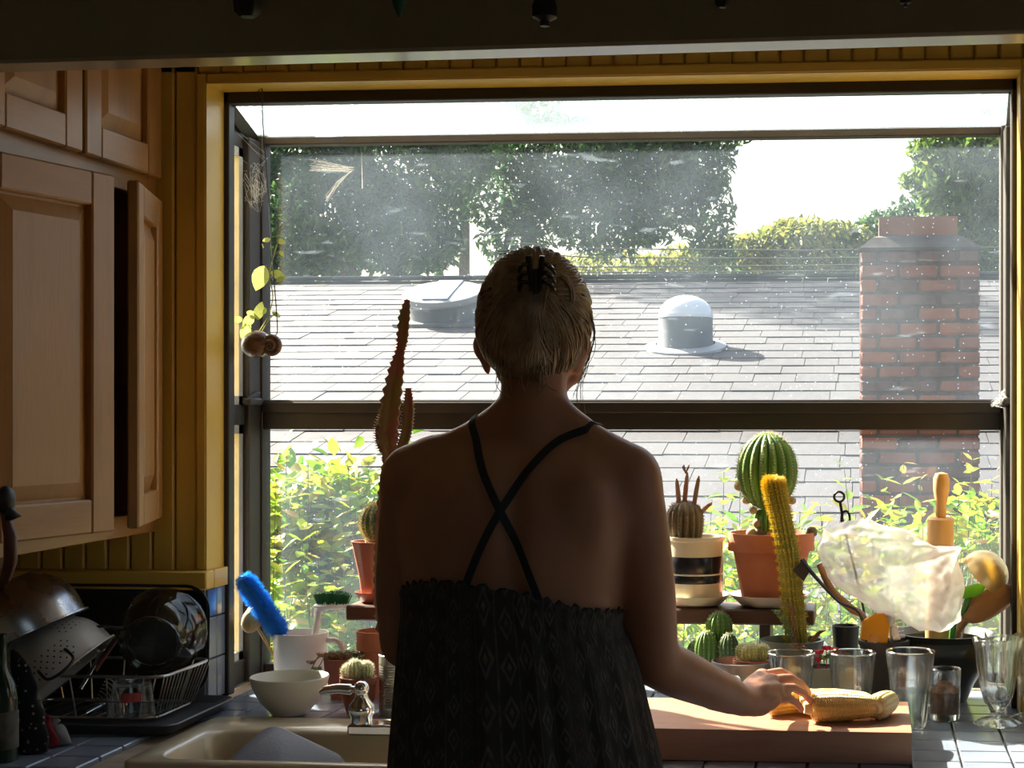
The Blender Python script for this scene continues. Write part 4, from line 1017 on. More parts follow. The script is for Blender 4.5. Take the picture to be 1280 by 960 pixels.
for (u, v, ru, hh, dy) in ((938, 803, 12, 24, -.012), (954, 804, 9.5, 22, -.008), (928, 805, 9, 20, .006)):
    c = at(u, v, 3.0); h_ = hh * q; pr = [(ru * q * .8, -.008)] + ballprof(ru * q, h_, 10, .85); Mb = Matrix.Translation((c.x - pc.x, dy, c.z - pc.z - h_)); b = B(); ribbed(b, pr, 14, .14, Mb); ca = obj('cactus', b, CACTP, t, angle=80)
    b = B(); spines(b, pr[1:], 14, .005, .004, rg, Mb, 4, .0003); stuff(obj('spines', b, SPINEW, ca, smooth=False))
# ---- rectangular planter with red flowers
p = at(1037, 850, 3.06); p.z = CT; q = mpp(p); ph = at(1037, 833, 3.06).z - CT
t = thing('window_planter', 'grey-green rectangular planter with red flowering succulents', 'planter', p)
b = B(); a0 = 33 * q; c0 = .035
b.rings([rrect(-a0 * .92, -c0 * .9, a0 * .92, c0 * .9, .006, 0, 3), rrect(-a0, -c0, a0, c0, .006, ph, 3), rrect(-a0 + .005, -c0 + .005, a0 - .005, c0 - .005, .005, ph, 3), rrect(-a0 + .005, -c0 + .005, a0 - .005, c0 - .005, .005, ph - .012, 3)]); obj('pot', b, GREYG, t)
b = B(); b.box((-a0 + .006, -c0 + .006, ph - .011), (a0 - .006, c0 - .006, ph - .004)); obj('soil', b, SOIL, t, smooth=False)
for k, (u, v) in enumerate(((1024, 817), (1033, 812), (1042, 814), (1022, 826), (1030, 824), (1048, 820), (1056, 824), (1038, 822))):
    c = at(u, v, 3.045) - p
    b = B()
    b.tube([(0, 0, min(0, ph - .006 - c.z)), (0, 0, 0)], .0012, n=5)
    for j in range(7):
        a = j * .9; d = Vector((math.cos(a), math.sin(a), .7)).normalized(); b.tube([Vector(), d * .006, d * .011], [.002, .0042, .001], n=6)
    obj('flower' if k in (0, 1, 2, 3, 5) else 'rosette', b, PETAL if k in (0, 1, 2, 3, 5) else SUCC, t, c)
# ---- tall red-green euphorbia in a terracotta pot
p = at(472, 870, 3.13); p.z = CT; q = mpp(p); ph = at(472, 788, 3.13).z - CT
t = thing('potted_euphorbia', 'tall spiny reddish euphorbia in a deep terracotta pot behind the person', 'cactus', p)
b = B(); b.lathe([(0, 0), (20 * q, 0), (21.5 * q, ph - 24 * q), (26 * q, ph - 23 * q), (26 * q, ph), (23 * q, ph), (20 * q, ph - .02), (0, ph - .02)], 40); obj('pot', b, TERRA, t); soil(t, 21 * q, ph - .014)
def euph(pts, rads, wing=3, nm='stem', step=.011):
    pts = interp([Vector(x) for x in pts], 44); rr_i = []
    for k in range(45):
        f = k / 44 * (len(rads) - 1); i = min(int(f), len(rads) - 2); rr_i.append(rads[i] + (rads[i + 1] - rads[i]) * (f - i))
    b = B(); rings = []; X = Vector((.8, -.6, 0)); sp = B()
    for i, c in enumerate(pts):
        tt = (pts[min(i + 1, 44)] - pts[max(i - 1, 0)]).normalized(); x = (X - tt * X.dot(tt)).normalized(); y = tt.cross(x); ring = []
        for k in range(24):
            a = 2 * PI * k / 24; f = (0.5 + .5 * math.cos(a * wing)) ** 1.6; tooth = 1 + .12 * math.sin(i * PI) * f + (.22 if i % 2 else -.10) * f
            ring.append(c + (x * math.cos(a) + y * math.sin(a)) * rr_i[i] * (.42 + .58 * f) * tooth)
        rings.append(ring)
        if i % 2:
            for k in range(wing):
                a = 2 * PI * k / wing; d0 = x * math.cos(a) + y * math.sin(a)
                for s_ in (-1, 1):
                    d = (d0 + tt * .3 + y * .5 * s_).normalized(); sp.tube([c + d0 * rr_i[i], c + d0 * rr_i[i] + d * .0055], [.0006, .0001], n=4)
    b.rings(rings); s = obj(nm, b, CACTR, t, angle=60); stuff(obj('spines', sp, SPINE, s)); return s
o2 = lambda u, v, Y=3.13: at(u, v, Y) - p
euph([o2(483, 800), o2(478, 740), o2(478, 680), o2(482, 620), o2(487, 575), o2(491, 540)], [10 * q, 10 * q, 9 * q, 9 * q, 8 * q, 12 * q])
euph([o2(488, 575), o2(487, 545), o2(491, 505), o2(497, 465), o2(501, 440), o2(504, 425), o2(507, 395), o2(510, 374)], [8 * q, 14 * q, 14 * q, 11 * q, 6.5 * q, 8 * q, 8 * q, 3 * q])
euph([o2(498, 570), o2(508, 545), o2(512, 515), o2(511, 485)], [6 * q, 8 * q, 8 * q, 4 * q])
euph([o2(488, 572), o2(479, 555), o2(476, 535), o2(480, 515)], [5 * q, 8 * q, 7 * q, 3 * q])
# ---- flared pot on the shelf
p = at(468, 748, 3.235); p.z = shz; q = mpp(p)
saucer('plant_saucer', 'small terracotta saucer under the flared glazed pot', (p.x, p.y, shz + .0005), 24 * q, 13 * q, TERRAG)
t = thing('flared_pot', 'slim flared terracotta pot with a hairy round cactus on the shelf end', 'cactus', (p.x, p.y, shz + .006))
ph = at(468, 676, 3.235).z - shz - .006
b = B(); b.lathe([(0, 0), (15 * q, 0), (19 * q, ph * .4), (27 * q, ph * .93), (29 * q, ph), (26 * q, ph), (24 * q, ph - .015), (0, ph - .015)], 36, None, lambda a, z: 1 + .018 * math.sin(a * 12)); obj('pot', b, TERRAG, t); soil(t, 24 * q, ph - .01)
pr = [(14 * q, -.012)] + ballprof(19 * q, 46 * q, 12, .7); Mb = Matrix.Translation((2 * q, 0, ph)); b = B(); ribbed(b, pr, 14, .15, Mb); ca = obj('cactus', b, CACTD, t, angle=80)
b = B(); spines(b, pr[1:], 14, .0045, .010, rg, Mb, 6, .00035); stuff(obj('spines', b, SPINE, ca, smooth=False))
# ---- brown succulent pot, small cactus pot, tin can
p = at(430, 868, 3.1); p.z = CT; q = mpp(p); ph = at(436, 822, 3.1).z - CT
t = thing('succulent_pot', 'dark terracotta pot with tangled reddish succulents next to the white jug', 'planter', p)
b = B(); b.lathe([(0, 0), (16 * q, 0), (24 * q, ph * .75), (25 * q, ph), (22 * q, ph), (21 * q, ph - .012), (0, ph - .012)], 36); obj('pot', b, TERRAD, t); soil(t, 21 * q, ph - .008)
for k in range(16):
    a = rg.uniform(0, 6.28); r_ = rg.uniform(0, 18) * q; c = Vector((r_ * math.cos(a), r_ * math.sin(a), ph - .008 + rg.uniform(0, .006))); b = B()
    for j in range(7):
        d = Vector((math.cos(j * .9), math.sin(j * .9), .8)).normalized(); b.tube([c, c + d * .013, c + d * .024], [.0028, .0042, .0008], n=6)
    obj('rosette', b, SUCCR if k % 3 else SUCC, t)
for (du, dv) in ((-25, 20), (-38, 10), (-30, 2), (-42, -6), (-22, -4)):
    b = B(); c = Vector((du * q, -.02, ph + (dv - 16) * q)); b.tube([(-14 * q, -.008, ph), (du * .7 * q, -.018, ph + .004), c], .0012, n=5)
    for j in range(8):
        d = Vector((math.cos(j * .8), math.sin(j * .8), .5)).normalized(); b.tube([c, c + d * .006, c + d * .011], [.002, .0034, .0008], n=6)
    obj('rosette', b, SUCC if dv < 5 else SUCCR, t)
p = onz(448, 892, CT); q = mpp(p); ph = at(448, 846, p.y).z - CT
t = thing('tiny_cactus_pot', 'woolly cream-coloured little cacti in a small round clay pot beside the can', 'cactus', p)
b = B(); b.lathe([(0, 0), (14 * q, 0), (21 * q, ph * .5), (21.5 * q, ph * .8), (23 * q, ph * .82), (23 * q, ph), (20 * q, ph), (19 * q, ph - .01), (0, ph - .01)], 36); obj('pot', b, TERRAD, t); soil(t, 19 * q, ph - .006)
for (du, ru, hh, dy) in ((-3, 11, 25, -.008), (11, 9, 22, -.004), (-14, 8, 18, 0), (4, 9, 20, .014)):
    pr = [(ru * q * .8, -.006)] + ballprof(ru * q, hh * q, 10, .85); Mb = Matrix.Translation((du * q, dy, ph - .004)); b = B(); ribbed(b, pr, 14, .12, Mb); ca = obj('cactus', b, CACTP, t, angle=80)
    b = B(); spines(b, pr[1:], 14, .0038, .0055, rg, Mb, 6, .0003); stuff(obj('spines', b, SPINEW, ca, smooth=False))
p = onz(497, 892, CT); q = mpp(p); ph = at(497, 817, p.y).z - CT; r_ = 23 * q
t = thing('tin_can', 'ribbed bare tin can with a green plant on the worktop by the faucet', 'tin can', p)
pr = [(0, 0), (r_ * .97, 0), (r_, .003), (r_, ph * .12)] + [(r_ * (1 - .02 * (k % 2)), ph * (.14 + .7 * k / 34)) for k in range(35)] + [(r_, ph * .88), (r_, ph - .003), (r_ * 1.02, ph - .001), (r_ * .97, ph), (r_ * .95, ph - .02), (0, ph - .02)]
b = B(); b.lathe(pr, 40); obj('can', b, TIN, t, angle=25); soil(t, r_ * .95, ph - .015)
b = B()
for k in range(10):
    d = Vector((rg.uniform(-.4, .3), rg.uniform(-.4, .4), 1)); b.tube([(d.x * .02, d.y * .02, ph - .015), d * .02 + Vector((0, 0, ph - .01)), d * .032 + Vector((0, 0, ph - .01))], [.002, .003, .0006], n=5)
obj('plant', b, CACTY, t)

# ---- white jug with brushes
p = at(376, 850, 3.19); p.z = CT; q = mpp(p); ph = at(376, 790, 3.19).z - CT; r_ = 34 * q
t = thing('white_jug', 'white ceramic jug holding cleaning brushes by the corner of the window', 'jug', p)
b = B(); b.lathe([(0, 0), (r_ * .88, 0), (r_ * .93, .006), (r_ * .97, ph * .6), (r_ * 1.0, ph), (r_ * .94, ph), (r_ * .9, ph * .6), (r_ * .85, .008), (0, .008)], 44); obj('body', b, WHITEC, t)
b = B(); b.tube(interp([Vector((r_ * .93, 0, ph * .86)), Vector((r_ * 1.4, 0, ph * .84)), Vector((r_ * 1.62, 0, ph * .62)), Vector((r_ * 1.45, 0, ph * .35)), Vector((r_ * .92, 0, ph * .25))], 16), .006, n=8); obj('handle', b, WHITEC, t)
jug = p
# blue bottle brush
a0, a1 = at(352, 792, 3.17), at(303, 722, 3.11); base_ = jug + Vector((.015, 0, .012))
t = thing('blue_brush', 'fluffy bright blue bottle brush leaning out of the white jug', 'brush', base_)
b = B(); b.tube([Vector((0, 0, 0)), a0 - base_, a1 - base_], .0022, n=6); obj('wire_handle', b, STEEL, t)
b = B(); ax = (a1 - a0); n_ = 70; X = ax.normalized().orthogonal().normalized(); Yv = ax.normalized().cross(X)
b.tube([a0 - base_, a1 - base_], .011, n=12)
for i in range(n_):
    c = a0 + ax * (i / (n_ - 1)) - base_; ln = .026 * (1 if 4 < i < 64 else .8)
    for k in range(56):
        a = k * 2 * PI / 56 + rg.uniform(-.08, .08); d = (X * math.cos(a) + Yv * math.sin(a) + ax.normalized() * rg.uniform(-.22, .22)); s_ = ax.normalized() * .0011; e2 = X * -math.sin(a) * .0011 + Yv * math.cos(a) * .0011; o = len(b.v)
        b.v += [tuple(c + s_), tuple(c - s_ + e2), tuple(c - s_ - e2), tuple(c + d * ln * rg.uniform(.85, 1.1))]; b.f += [(o, o + 1, o + 3), (o + 1, o + 2, o + 3), (o + 2, o, o + 3)]
stuff(obj('bristles', b, BLUEB, t, smooth=False))
# natural sponge on a stick in the jug
a0 = jug + Vector((-.018, -.012, .012)); a1 = at(316, 774, 3.16)
t = thing('natural_sponge', 'beige bath sponge on a stick behind the blue bottle brush', 'sponge', a0)
b = B(); b.tube([Vector(), a1 - a0], .003, n=6); obj('stick', b, PINE, t)
b = B(); b.ell((0, 0, 0), (.021, .021, .030), n=20, rot=(0, R(25), 0)); b.v = [tuple(Vector(v) * (1 + .10 * noise.noise(Vector(v) * 90))) for v in b.v]; obj('sponge', b, SPONGE, t, a1 - a0)
# green dish brush
a0 = jug + Vector((.004, .012, .012)); nk = at(398, 770, 3.19); hd = at(415, 757, 3.185)
t = thing('dish_brush', 'white dish brush with dark green bristles standing in the white jug', 'brush', a0)
b = B(); b.tube(interp([Vector(), (nk - a0) * .6, nk - a0, at(399, 762, 3.19) - a0, at(408, 757, 3.187) - a0], 14), [.007] * 11 + [.008, .009, .010, .010], n=10); obj('handle', b, WHITEP, t)
b = B(); b.ell(tuple(hd - a0), (23 * q, 17 * q, 5 * q), n=20); obj('head', b, WHITEP, t)
b = B(); b.tube([at(391, 772, 3.2) - a0, at(391, 762, 3.2) - a0, at(394, 757, 3.2) - a0], [.004, .005, .003], n=8); obj('scraper', b, WHITEP, t)
b = B(); hc = at(415, 755, 3.185) - a0
for i in range(260):
    x = rg.uniform(-1, 1); y = rg.uniform(-1, 1)
    if x * x + y * y > 1: continue
    c = hc + Vector((x * 20 * q, y * 14 * q, 0)); b.tube([c, c + Vector((x * 5 * q, y * 4 * q, (15 - 4 * x * x) * q))], [.0012, .0009], n=4)
stuff(obj('bristles', b, GREENB, t))
# cream bowl
p = onz(362, 893, CT + .0005); q = mpp(p)
b = B(); b.lathe([(0, 0), (20 * q, 0), (22 * q, 1 * q), (24 * q, 4 * q), (36 * q, 17 * q), (45 * q, 34 * q), (48.5 * q, 47 * q), (47.5 * q, 48.5 * q), (46 * q, 47 * q), (42 * q, 33 * q), (33 * q, 18 * q), (20 * q, 7 * q), (0, 6 * q)], 56)
tag(obj('cream_bowl', b, BOWLM, None, p), 'plain cream ceramic bowl on the tiles beside the sink', 'bowl')

# ---- hanging snail-shell planter
sp = at(329, 432, 3.16); q = mpp(sp); hk = at(326, 98, 3.07); hk.z = min(hk.z, ZT - .003)
t = thing('hanging_shell_planter', 'brown snail shell planter with a pale vine hanging from a wire hook', 'planter', sp)
b = B(); 
rings = []; cen = Vector((10 * q, -.004, 0))
# spiral whorl facing the room, opening into a cup on the other side
N = 90; pts = []; rad = []; cen = Vector((11 * q, -9 * q, -1 * q))
for k in range(N + 1):
    f = k / N; a = R(70) + f * R(880); rr = (.5 + 11.5 * f) * q; pts.append(cen + Vector((rr * math.cos(a), 9 * q * f, rr * math.sin(a)))); rad.append((1.6 + 4.6 * f) * q)
b.tube(pts, rad, n=14)
bd = B(); bd.ell((-9 * q, 1 * q, 2 * q), (19 * q, 15 * q, 17 * q), n=28, rot=(0, R(-12), 0)); b.v += [v for v in bd.v] if False else []
o_n = len(b.v); b.v += bd.v; b.f += [tuple(i + o_n for i in f_) for f_ in bd.f]
obj('shell', b, SHELL, t)
rel = lambda u, v, Y=3.16: at(u, v, Y) - sp
b = B(); h0 = hk - sp
b.tube(interp([h0 + Vector((-.006, .004, -.004)), h0 + Vector((-.004, 0, .000)), h0 + Vector((.004, -.002, -.002)), h0 + Vector((.004, 0, -.06)), rel(336, 250, 3.12), rel(341, 330, 3.14), rel(346, 395), rel(346, 417), rel(338, 419)], 60), .0011, n=5); obj('wire', b, CABLE, t)
lf = B(); lf.add([(0, 0, 0)] + [(x, s_ * y, .10 * y - .12 * x * x) for s_ in (-1, 0, 1) for x, y in ((.1, .16), (.28, .29), (.5, .31), (.7, .24), (.87, .12))] + [(1, 0, -.14)],
       [(0, 1, 6), (0, 6, 11), (5, 16, 10), (10, 16, 15)] + [(1 + i, 2 + i, 7 + i, 6 + i) for i in range(4)] + [(6 + i, 7 + i, 12 + i, 11 + i) for i in range(4)])
vme = lf.mesh('leaf'); vme.materials.append(VINE)
b = B(); b.tube(interp([rel(320, 420), rel(335, 395), rel(341, 370), rel(337, 345), rel(342, 320), rel(348, 298), rel(340, 296)], 30), .0011, n=5); b.tube(interp([rel(318, 420), rel(312, 408), rel(306, 400)], 8), .001, n=5); b.tube(interp([rel(325, 418), rel(336, 400), rel(346, 390)], 8), .001, n=5); obj('vine', b, VINE, t)
for (u, v, s_, rx, ry, rz_) in ((331, 332, 34, 80, 70, 200), (338, 340, 20, 70, 20, 20), (345, 352, 14, 60, -30, 10), (318, 395, 20, 80, 40, 210), (312, 404, 22, 60, 60, 190), (303, 398, 14, 70, 10, 160), (322, 400, 24, 80, -80, 0), (308, 390, 14, 80, 20, 30), (346, 300, 12, 80, 20, 20), (338, 299, 10, 70, 10, 180), (350, 313, 9, 60, 60, 0), (333, 385, 12, 70, 40, 160), (340, 390, 12, 50, 30, 10), (328, 305, 8, 50, 30, 100)):
    place('leaf', vme, t, rel(u, v), (R(rx), R(ry), R(rz_)), (s_ * q,) * 3)
# cobwebs
def web(label, lines, Y, parent_loc):
    b = B(); c0 = at(*parent_loc, Y)
    for ln in lines:
        pts = [at(x, y, Y + dy) - c0 for x, y, dy in ln]; b.tube(pts, .0002, n=3)
    return tag(stuff(obj('cobweb', b, WEB, None, c0)), label, 'cobweb')
r3 = random.Random(9); L = []
for k in range(95):
    a, c_ = r3.uniform(0, 6.28), r3.uniform(0, 6.28); f = r3.uniform(.2, 1)
    L.append([(318 + 15 * f * math.cos(a), 225 + 34 * f * math.sin(a) + 10, r3.uniform(-.03, .03)), (318 + 15 * f * math.cos(c_), 235 + 30 * f * math.sin(c_), r3.uniform(-.03, .03))])
for k in range(16): L.append([(300 + r3.uniform(-8, 6), 180 + r3.uniform(-15, 60), r3.uniform(-.05, 0)), (325 + r3.uniform(-5, 10), 215 + r3.uniform(-30, 40), r3.uniform(0, .03))])
web('tangled grey cobweb in the upper corner by the hanging wire', L, 3.27, (318, 235))
L = []
for k in range(26): L.append([(385 + r3.uniform(0, 15), 203 + r3.uniform(-5, 12), 0), (442 + r3.uniform(-6, 2), 212 + r3.uniform(-4, 4), -.004)])
for k in range(12): L.append([(441, 212, 0), (422 + r3.uniform(-2, 2), 230 + r3.uniform(-3, 3), -.003), (408 + r3.uniform(-1.5, 1.5), 248 + r3.uniform(-3, 5), -.004)])
for k in range(4): L.append([(452, 190, 0), (452.5 + k * .3, 236, 0)])
web('wispy white cobweb stuck on the upper pane', L, 3.328, (430, 215))
L = [[(1242 + r3.uniform(-4, 4), 505 + r3.uniform(-4, 4), r3.uniform(-.03, .02)), (1262 + r3.uniform(-8, 4), 496 + r3.uniform(-12, 14), r3.uniform(-.03, .02))] for k in range(40)]
web('small cobweb around the window latch next to the mullion end', L, 3.29, (1252, 500))

# ================================================================== RIGHT-HAND WORKTOP
# cutting board
B0 = onz(1140, 916, CT + .052); B1 = onz(1136, 877, CT + .052)
bx1, by0, by1 = B0.x, B0.y, B1.y
bx0 = RX1 + .012
cb = thing('cutting_board', 'thick end of a wooden cutting board holding the corn', 'cutting board', ((bx0 + bx1) / 2, (by0 + by1) / 2, CT + .001))
cb['label'] = 'thick reddish wooden cutting board with corn cobs on it'
hw, hd = (bx1 - bx0) / 2, (by1 - by0) / 2
nst = 6
for k in range(nst):
    b = B(); y0 = -hd + 2 * hd * k / nst; b.box((-hw, y0 + .00005, 0), (hw, y0 + 2 * hd / nst - .00005, .051), c=.0004); obj('stave', b, BOARDW, cb, smooth=False)
ZB = CT + .0525
# corn cobs
def corn(label, c, ln, r, rot, m, seed, roll=0):
    rg_ = random.Random(seed); t = thing('corn_cob', label, 'corn', c, rot, 'corn cobs on the cutting board')
    rows, nk = 16, 34; sg = rows * 5; b = B(); rings = []
    M_ = 34 * 4
    for i in range(M_ + 1):
        f = i / M_; x = (f - .5) * ln; env = r * (.80 + .25 * math.sin(PI * min(1, f * .9 + .25))) * (1 - max(0, (f - .8) / .2) ** 2 * .55) * (1 - max(0, (.06 - f) / .06) ** 2 * .3)
        ring = []
        for k in range(sg):
            a = 2 * PI * k / sg; row = int(a / (2 * PI) * rows); ph_ = (row % 2) * .5
            kb = abs(math.sin((f * nk + ph_) * PI)) ** .5 * abs(math.sin(a * rows / 2)) ** .5
            rr = env * (.90 + .10 * kb) * (1 + .03 * noise.noise(Vector((x * 60, row * 3.1, seed)))); ring.append((x, rr * math.cos(a + roll), rr * math.sin(a + roll)))
        rings.append(ring)
    b.rings(rings); obj('kernels', b, m, t, angle=70)
    b = B(); b.tube([(-ln / 2 - .012, 0, 0), (-ln / 2 - .002, 0, 0), (-ln / 2 + .01, 0, 0)], [r * .4, r * .55, r * .6], n=14); obj('stalk', b, CORNB, t)
    return t
def cz(r): return ZB + r * 1.03
y1 = onz(1055, 905, ZB).y
c = at(1057, 880, y1 + .02); corn('plump corn cob lying in front of the paler cobs on the board', (c.x, y1 + .024, cz(.0235)), 88 * mpp(c), .0235, (0, R(0), R(12)), CORN, 1)
c = at(1055, 865, y1 + .075); corn('pale corn cob lying behind the plump front cob', (c.x - .006, y1 + .075, cz(.022)), .115, .022, (0, 0, R(8)), CORNP, 2)
c = at(1097, 868, y1 + .06); corn('short pale corn cob pointing away at the end of the pile', (c.x + .012, y1 + .075, cz(.021)), .09, .021, (0, 0, R(72)), CORNP, 3)
ch = at(1000, 885, 2.72); corn('corn cob held down under the hand', (ch.x - .004, 2.745, cz(.020)), .125, .020, (0, 0, R(38)), CORN, 4)

# tumblers
def tumbler(name, label, loc, rt, rb, h, group=None, facets=0, cat='glass', mt=None):
    t = thing(name, label, cat, loc, group=group)
    fn = (lambda a, z: 1 - .02 * abs(math.sin(a * facets / 2)) if z < h * .75 else 1) if facets else None
    b = B(); b.lathe([(0, 0), (rb * .9, 0), (rb, .003), (rb + (rt - rb) * .5, h * .5), (rt, h - .002), (rt - .0008, h), (rt - .002, h - .002), (rb + (rt - rb) * .5 - .0022, h * .5), (rb - .003, .012), (0, .010)], 80 if facets else 48, None, fn); obj('glass_body', b, mt or GLASS, t, angle=60)
    b = B(); b.lathe([(rt - .0022, h - .0015), (rt - .001, h + .0006), (rt + .0003, h - .001), (rt - .001, h - .0025), (rt - .0022, h - .0015)], 48); obj('rim', b, GLASS, t)
    return t
def gl(u, vtop, Y, hw, hb):
    p = at(u, vtop, Y); q_ = mpp(p); return (p.x, Y, CT + .0008), hw * q_, hb * q_, p.z - CT - .001
l_, a, c_, h_ = gl(989, 815, 2.93, 30, 20); tumbler('tumbler', 'empty faceted tumbler standing behind the hand', l_, a, c_, h_, 'drinking glasses on the worktop', 14)
l_, a, c_, h_ = gl(1065, 815, 2.93, 30, 20); tumbler('tumbler', 'empty faceted tumbler standing behind the corn pile', l_, a, c_, h_, 'drinking glasses on the worktop', 14)
l_, a, c_, h_ = gl(1138, 813, 2.905, 30.5, 20); t = tumbler('tumbler', 'tall tumbler half full of water by the corner of the cutting board', l_, a, c_, h_, 'drinking glasses on the worktop', 14)
f = .46; b = B(); b.lathe([(0, .0125), (c_ - .0034, .0125), (c_ + (a - c_) * f - .0027, h_ * f), (0, h_ * f)], 48); obj('water', b, WATER, t, angle=50)
# glass dish behind the wrist
p = at(904, 847, 2.895); q = mpp(p); r_ = 22 * q; h_ = p.z - CT
b = B(); b.lathe([(0, 0), (r_ * .8, 0), (r_, h_ * .3), (r_, h_ * .8), (r_ * .94, h_), (r_ * .9, h_), (r_ * .95, h_ * .8), (r_ * .95, h_ * .3), (0, .006)], 40); 
for k in range(3): b.lathe([(r_ * 1.0, h_ * (.82 + .06 * k)), (r_ * 1.04, h_ * (.85 + .06 * k)), (r_ * 1.0, h_ * (.88 + .06 * k))], 40)
tag(obj('jar', b, GLASS, None, (p.x, 2.895, CT + .0005)), 'low glass jar with threaded neck behind the wrist', 'jar')
# spice jar
p = onz(1181, 899, CT + .0008); q = mpp(p); h_ = 64 * q; r_ = 20 * q
t = tumbler('spice_glass', 'straight glass half filled with brown spices behind the water tumbler', p, r_, r_ * .92, h_)
b = B(); b.lathe([(0, .0125), (r_ * .92 - .0034, .0125), (r_ * .93 - .001, h_ * .55), (r_ * .5, h_ * .66), (0, h_ * .62)], 40); b.v = [(x, y, z + (.004 * noise.noise(Vector((x, y, z)) * 160) if z > .02 else 0)) for x, y, z in b.v]; obj('spices', b, SPICE, t)
# footed sundae glasses with spoons
def sundae(label, p, h_, r_):
    t = thing('sundae_glass', label, 'glass', p, group='footed sundae glasses')
    fl = lambda a, z: 1 + (.07 * math.cos(a * 8) * min(1, max(0, (z / h_ - .30) * 3))) + (.05 * math.cos(a * 8) if z < .012 else 0)
    b = B(); b.lathe([(0, 0), (r_ * 1.0, 0), (r_ * 1.02, .003), (r_ * .8, .008), (r_ * .35, h_ * .09), (r_ * .28, h_ * .15), (r_ * .32, h_ * .19), (r_ * .55, h_ * .24), (r_ * .72, h_ * .38), (r_ * .82, h_ * .6), (r_ * .9, h_ * .84), (r_ * 1.02, h_ * .97), (r_ * 1.06, h_), (r_ * 1.02, h_), (r_ * .86, h_ * .84), (r_ * .77, h_ * .6), (r_ * .67, h_ * .38), (r_ * .48, h_ * .26), (0, h_ * .24)], 64, None, fl); obj('glass_body', b, GLASS, t, angle=60); return t
p = onz(1247, 905, CT + .0008); q = mpp(p); sundae('fluted footed sundae glass with a spoon in it on the tiles', p, 108 * q, 29 * q)
def spoon(label, base_, tip, m=STEEL):
    t = thing('teaspoon', label, 'spoon', base_); d = tip - base_
    b = B(); b.tube(interp([Vector((0, 0, .012)), d * .3, d * .7, d], 16), [.0022] * 12 + [.003, .0038, .0042, .0042, .002], n=8, flat=.55); obj('handle', b, m, t)
    b = B(); b.ell((0, 0, .014), (.010, .005, .016), n=14); obj('bowl', b, m, t)
spoon('steel teaspoon standing in the sundae glass', p + Vector((.006, 0, 26 * q)), at(1231, 790, p.y))
p2 = onz(1296, 900, CT + .0008); p2.y += .012; sundae('second fluted sundae glass beside the one with the teaspoon', p2, 106 * q, 29 * q)
spoon('wooden-handled spoon standing in the second sundae glass', p2 + Vector((-.006, 0, 26 * q)), at(1276, 780, p2.y), PINE)

# utensil crocks and what stands in them
p = at(1105, 860, 3.10); p.z = CT + .0008; q = mpp(p); ph = at(1105, 800, 3.10).z - CT; r_ = 31 * q
b = B(); b.lathe([(0, 0), (r_ * .82, 0), (r_ * .97, ph * .9), (r_ * 1.03, ph * .93), (r_ * 1.03, ph), (r_ * .93, ph), (r_ * .9, ph * .9), (r_ * .76, .008), (0, .008)], 44)
tag(obj('utensil_crock', b, mat('dark_clay', (.05, .045, .04), .7, c2=(.13, .11, .095), nscale=14, contrast=(.5, .75)), None, p), 'dark clay utensil crock with a paler worn rim behind the corn', 'crock')
crk = Vector(p)
p = at(1180, 860, 3.17); p.z = CT + .0008; q = mpp(p); ph = at(1180, 790, 3.17).z - CT; r_ = 62 * q
b = B(); b.lathe([(0, 0), (r_ * .45, 0), (r_ * .6, ph * .25), (r_ * .92, ph * .62), (r_ * .98, ph * .8), (r_ * .95, ph * .9), (r_ * 1.04, ph), (r_ * .98, ph), (r_ * .88, ph * .9), (r_ * .9, ph * .8), (r_ * .85, ph * .62), (r_ * .5, ph * .25), (0, .01)], 56)
tag(obj('glazed_pot', b, DGREEN, None, p), 'wide dark green glazed pot full of kitchen tools', 'pot')
gp = Vector(p)
p = at(1057, 830, 3.25); p.z = CT + .0008; q = mpp(p); ph = at(1057, 782, 3.25).z - CT; r_ = 17 * q
b = B(); b.lathe([(0, 0), (r_ * .75, 0), (r_, ph), (r_ * .93, ph), (r_ * .7, .006), (0, .006)], 36); tag(obj('plastic_pot', b, BLACKP, None, p), 'small black plastic nursery pot beside the shelf end', 'pot')
# yellow scraper and serrated comb
a0 = crk + Vector((-.02, -.014, .012)); tp = at(1094, 785, 3.06)
t = thing('dough_scraper', 'bright yellow plastic dough scraper standing in the clay crock', 'scraper', a0)
b = B(); b.tube([Vector((0, 0, 0)), (tp - a0) * .8], [.004, .004], n=8); obj('stem', b, YELP, t)
b = B(); e = 17 * q; b.prism([(-e, -e * .8), (e * .9, -e * 1.05), (e, e * .3), (e * .55, e * 1.05), (-e * .1, e * 1.0), (-e * .95, e * .45)], -.004, .004); obj('blade', b, YELP, t, tp - a0, (0, R(5), R(15)), smooth=False)
b = B(); b.prism([(-e * .45, -e * .95), (e * .45, -e * .9), (e * .2, -e * .4), (-e * .35, -e * .45)], -.0055, .0055); obj('grip', b, mat('amber_plastic', (.8, .3, .005), .3), t, tp - a0, (0, R(5), R(15)), smooth=False)
a0 = crk + Vector((.012, -.004, .012)); tp = at(1115, 783, 3.085)
t = thing('serrated_server', 'grey metal server with a row of square teeth next to the yellow scraper', 'server', a0)
b = B(); b.tube([Vector(), tp - a0], [.004, .005], n=8); obj('stem', b, STEEL, t)
b = B(); b.prism([(-e * .4, -e), (e * .4, -e), (e * .3, e * 1.1), (-e * .5, e * 1.2)], -.002, .002); obj('plate', b, STEEL, t, tp - a0, (0, R(-12), 0), smooth=False)
for k in range(7):
    b = B(); b.box((e * .36, -.002, -e * .9 + k * e * .29), (e * .75, .002, -e * .9 + k * e * .29 + e * .17)); obj('tooth', b, WHITEC, t, tp - a0, (0, R(-12), 0), smooth=False)
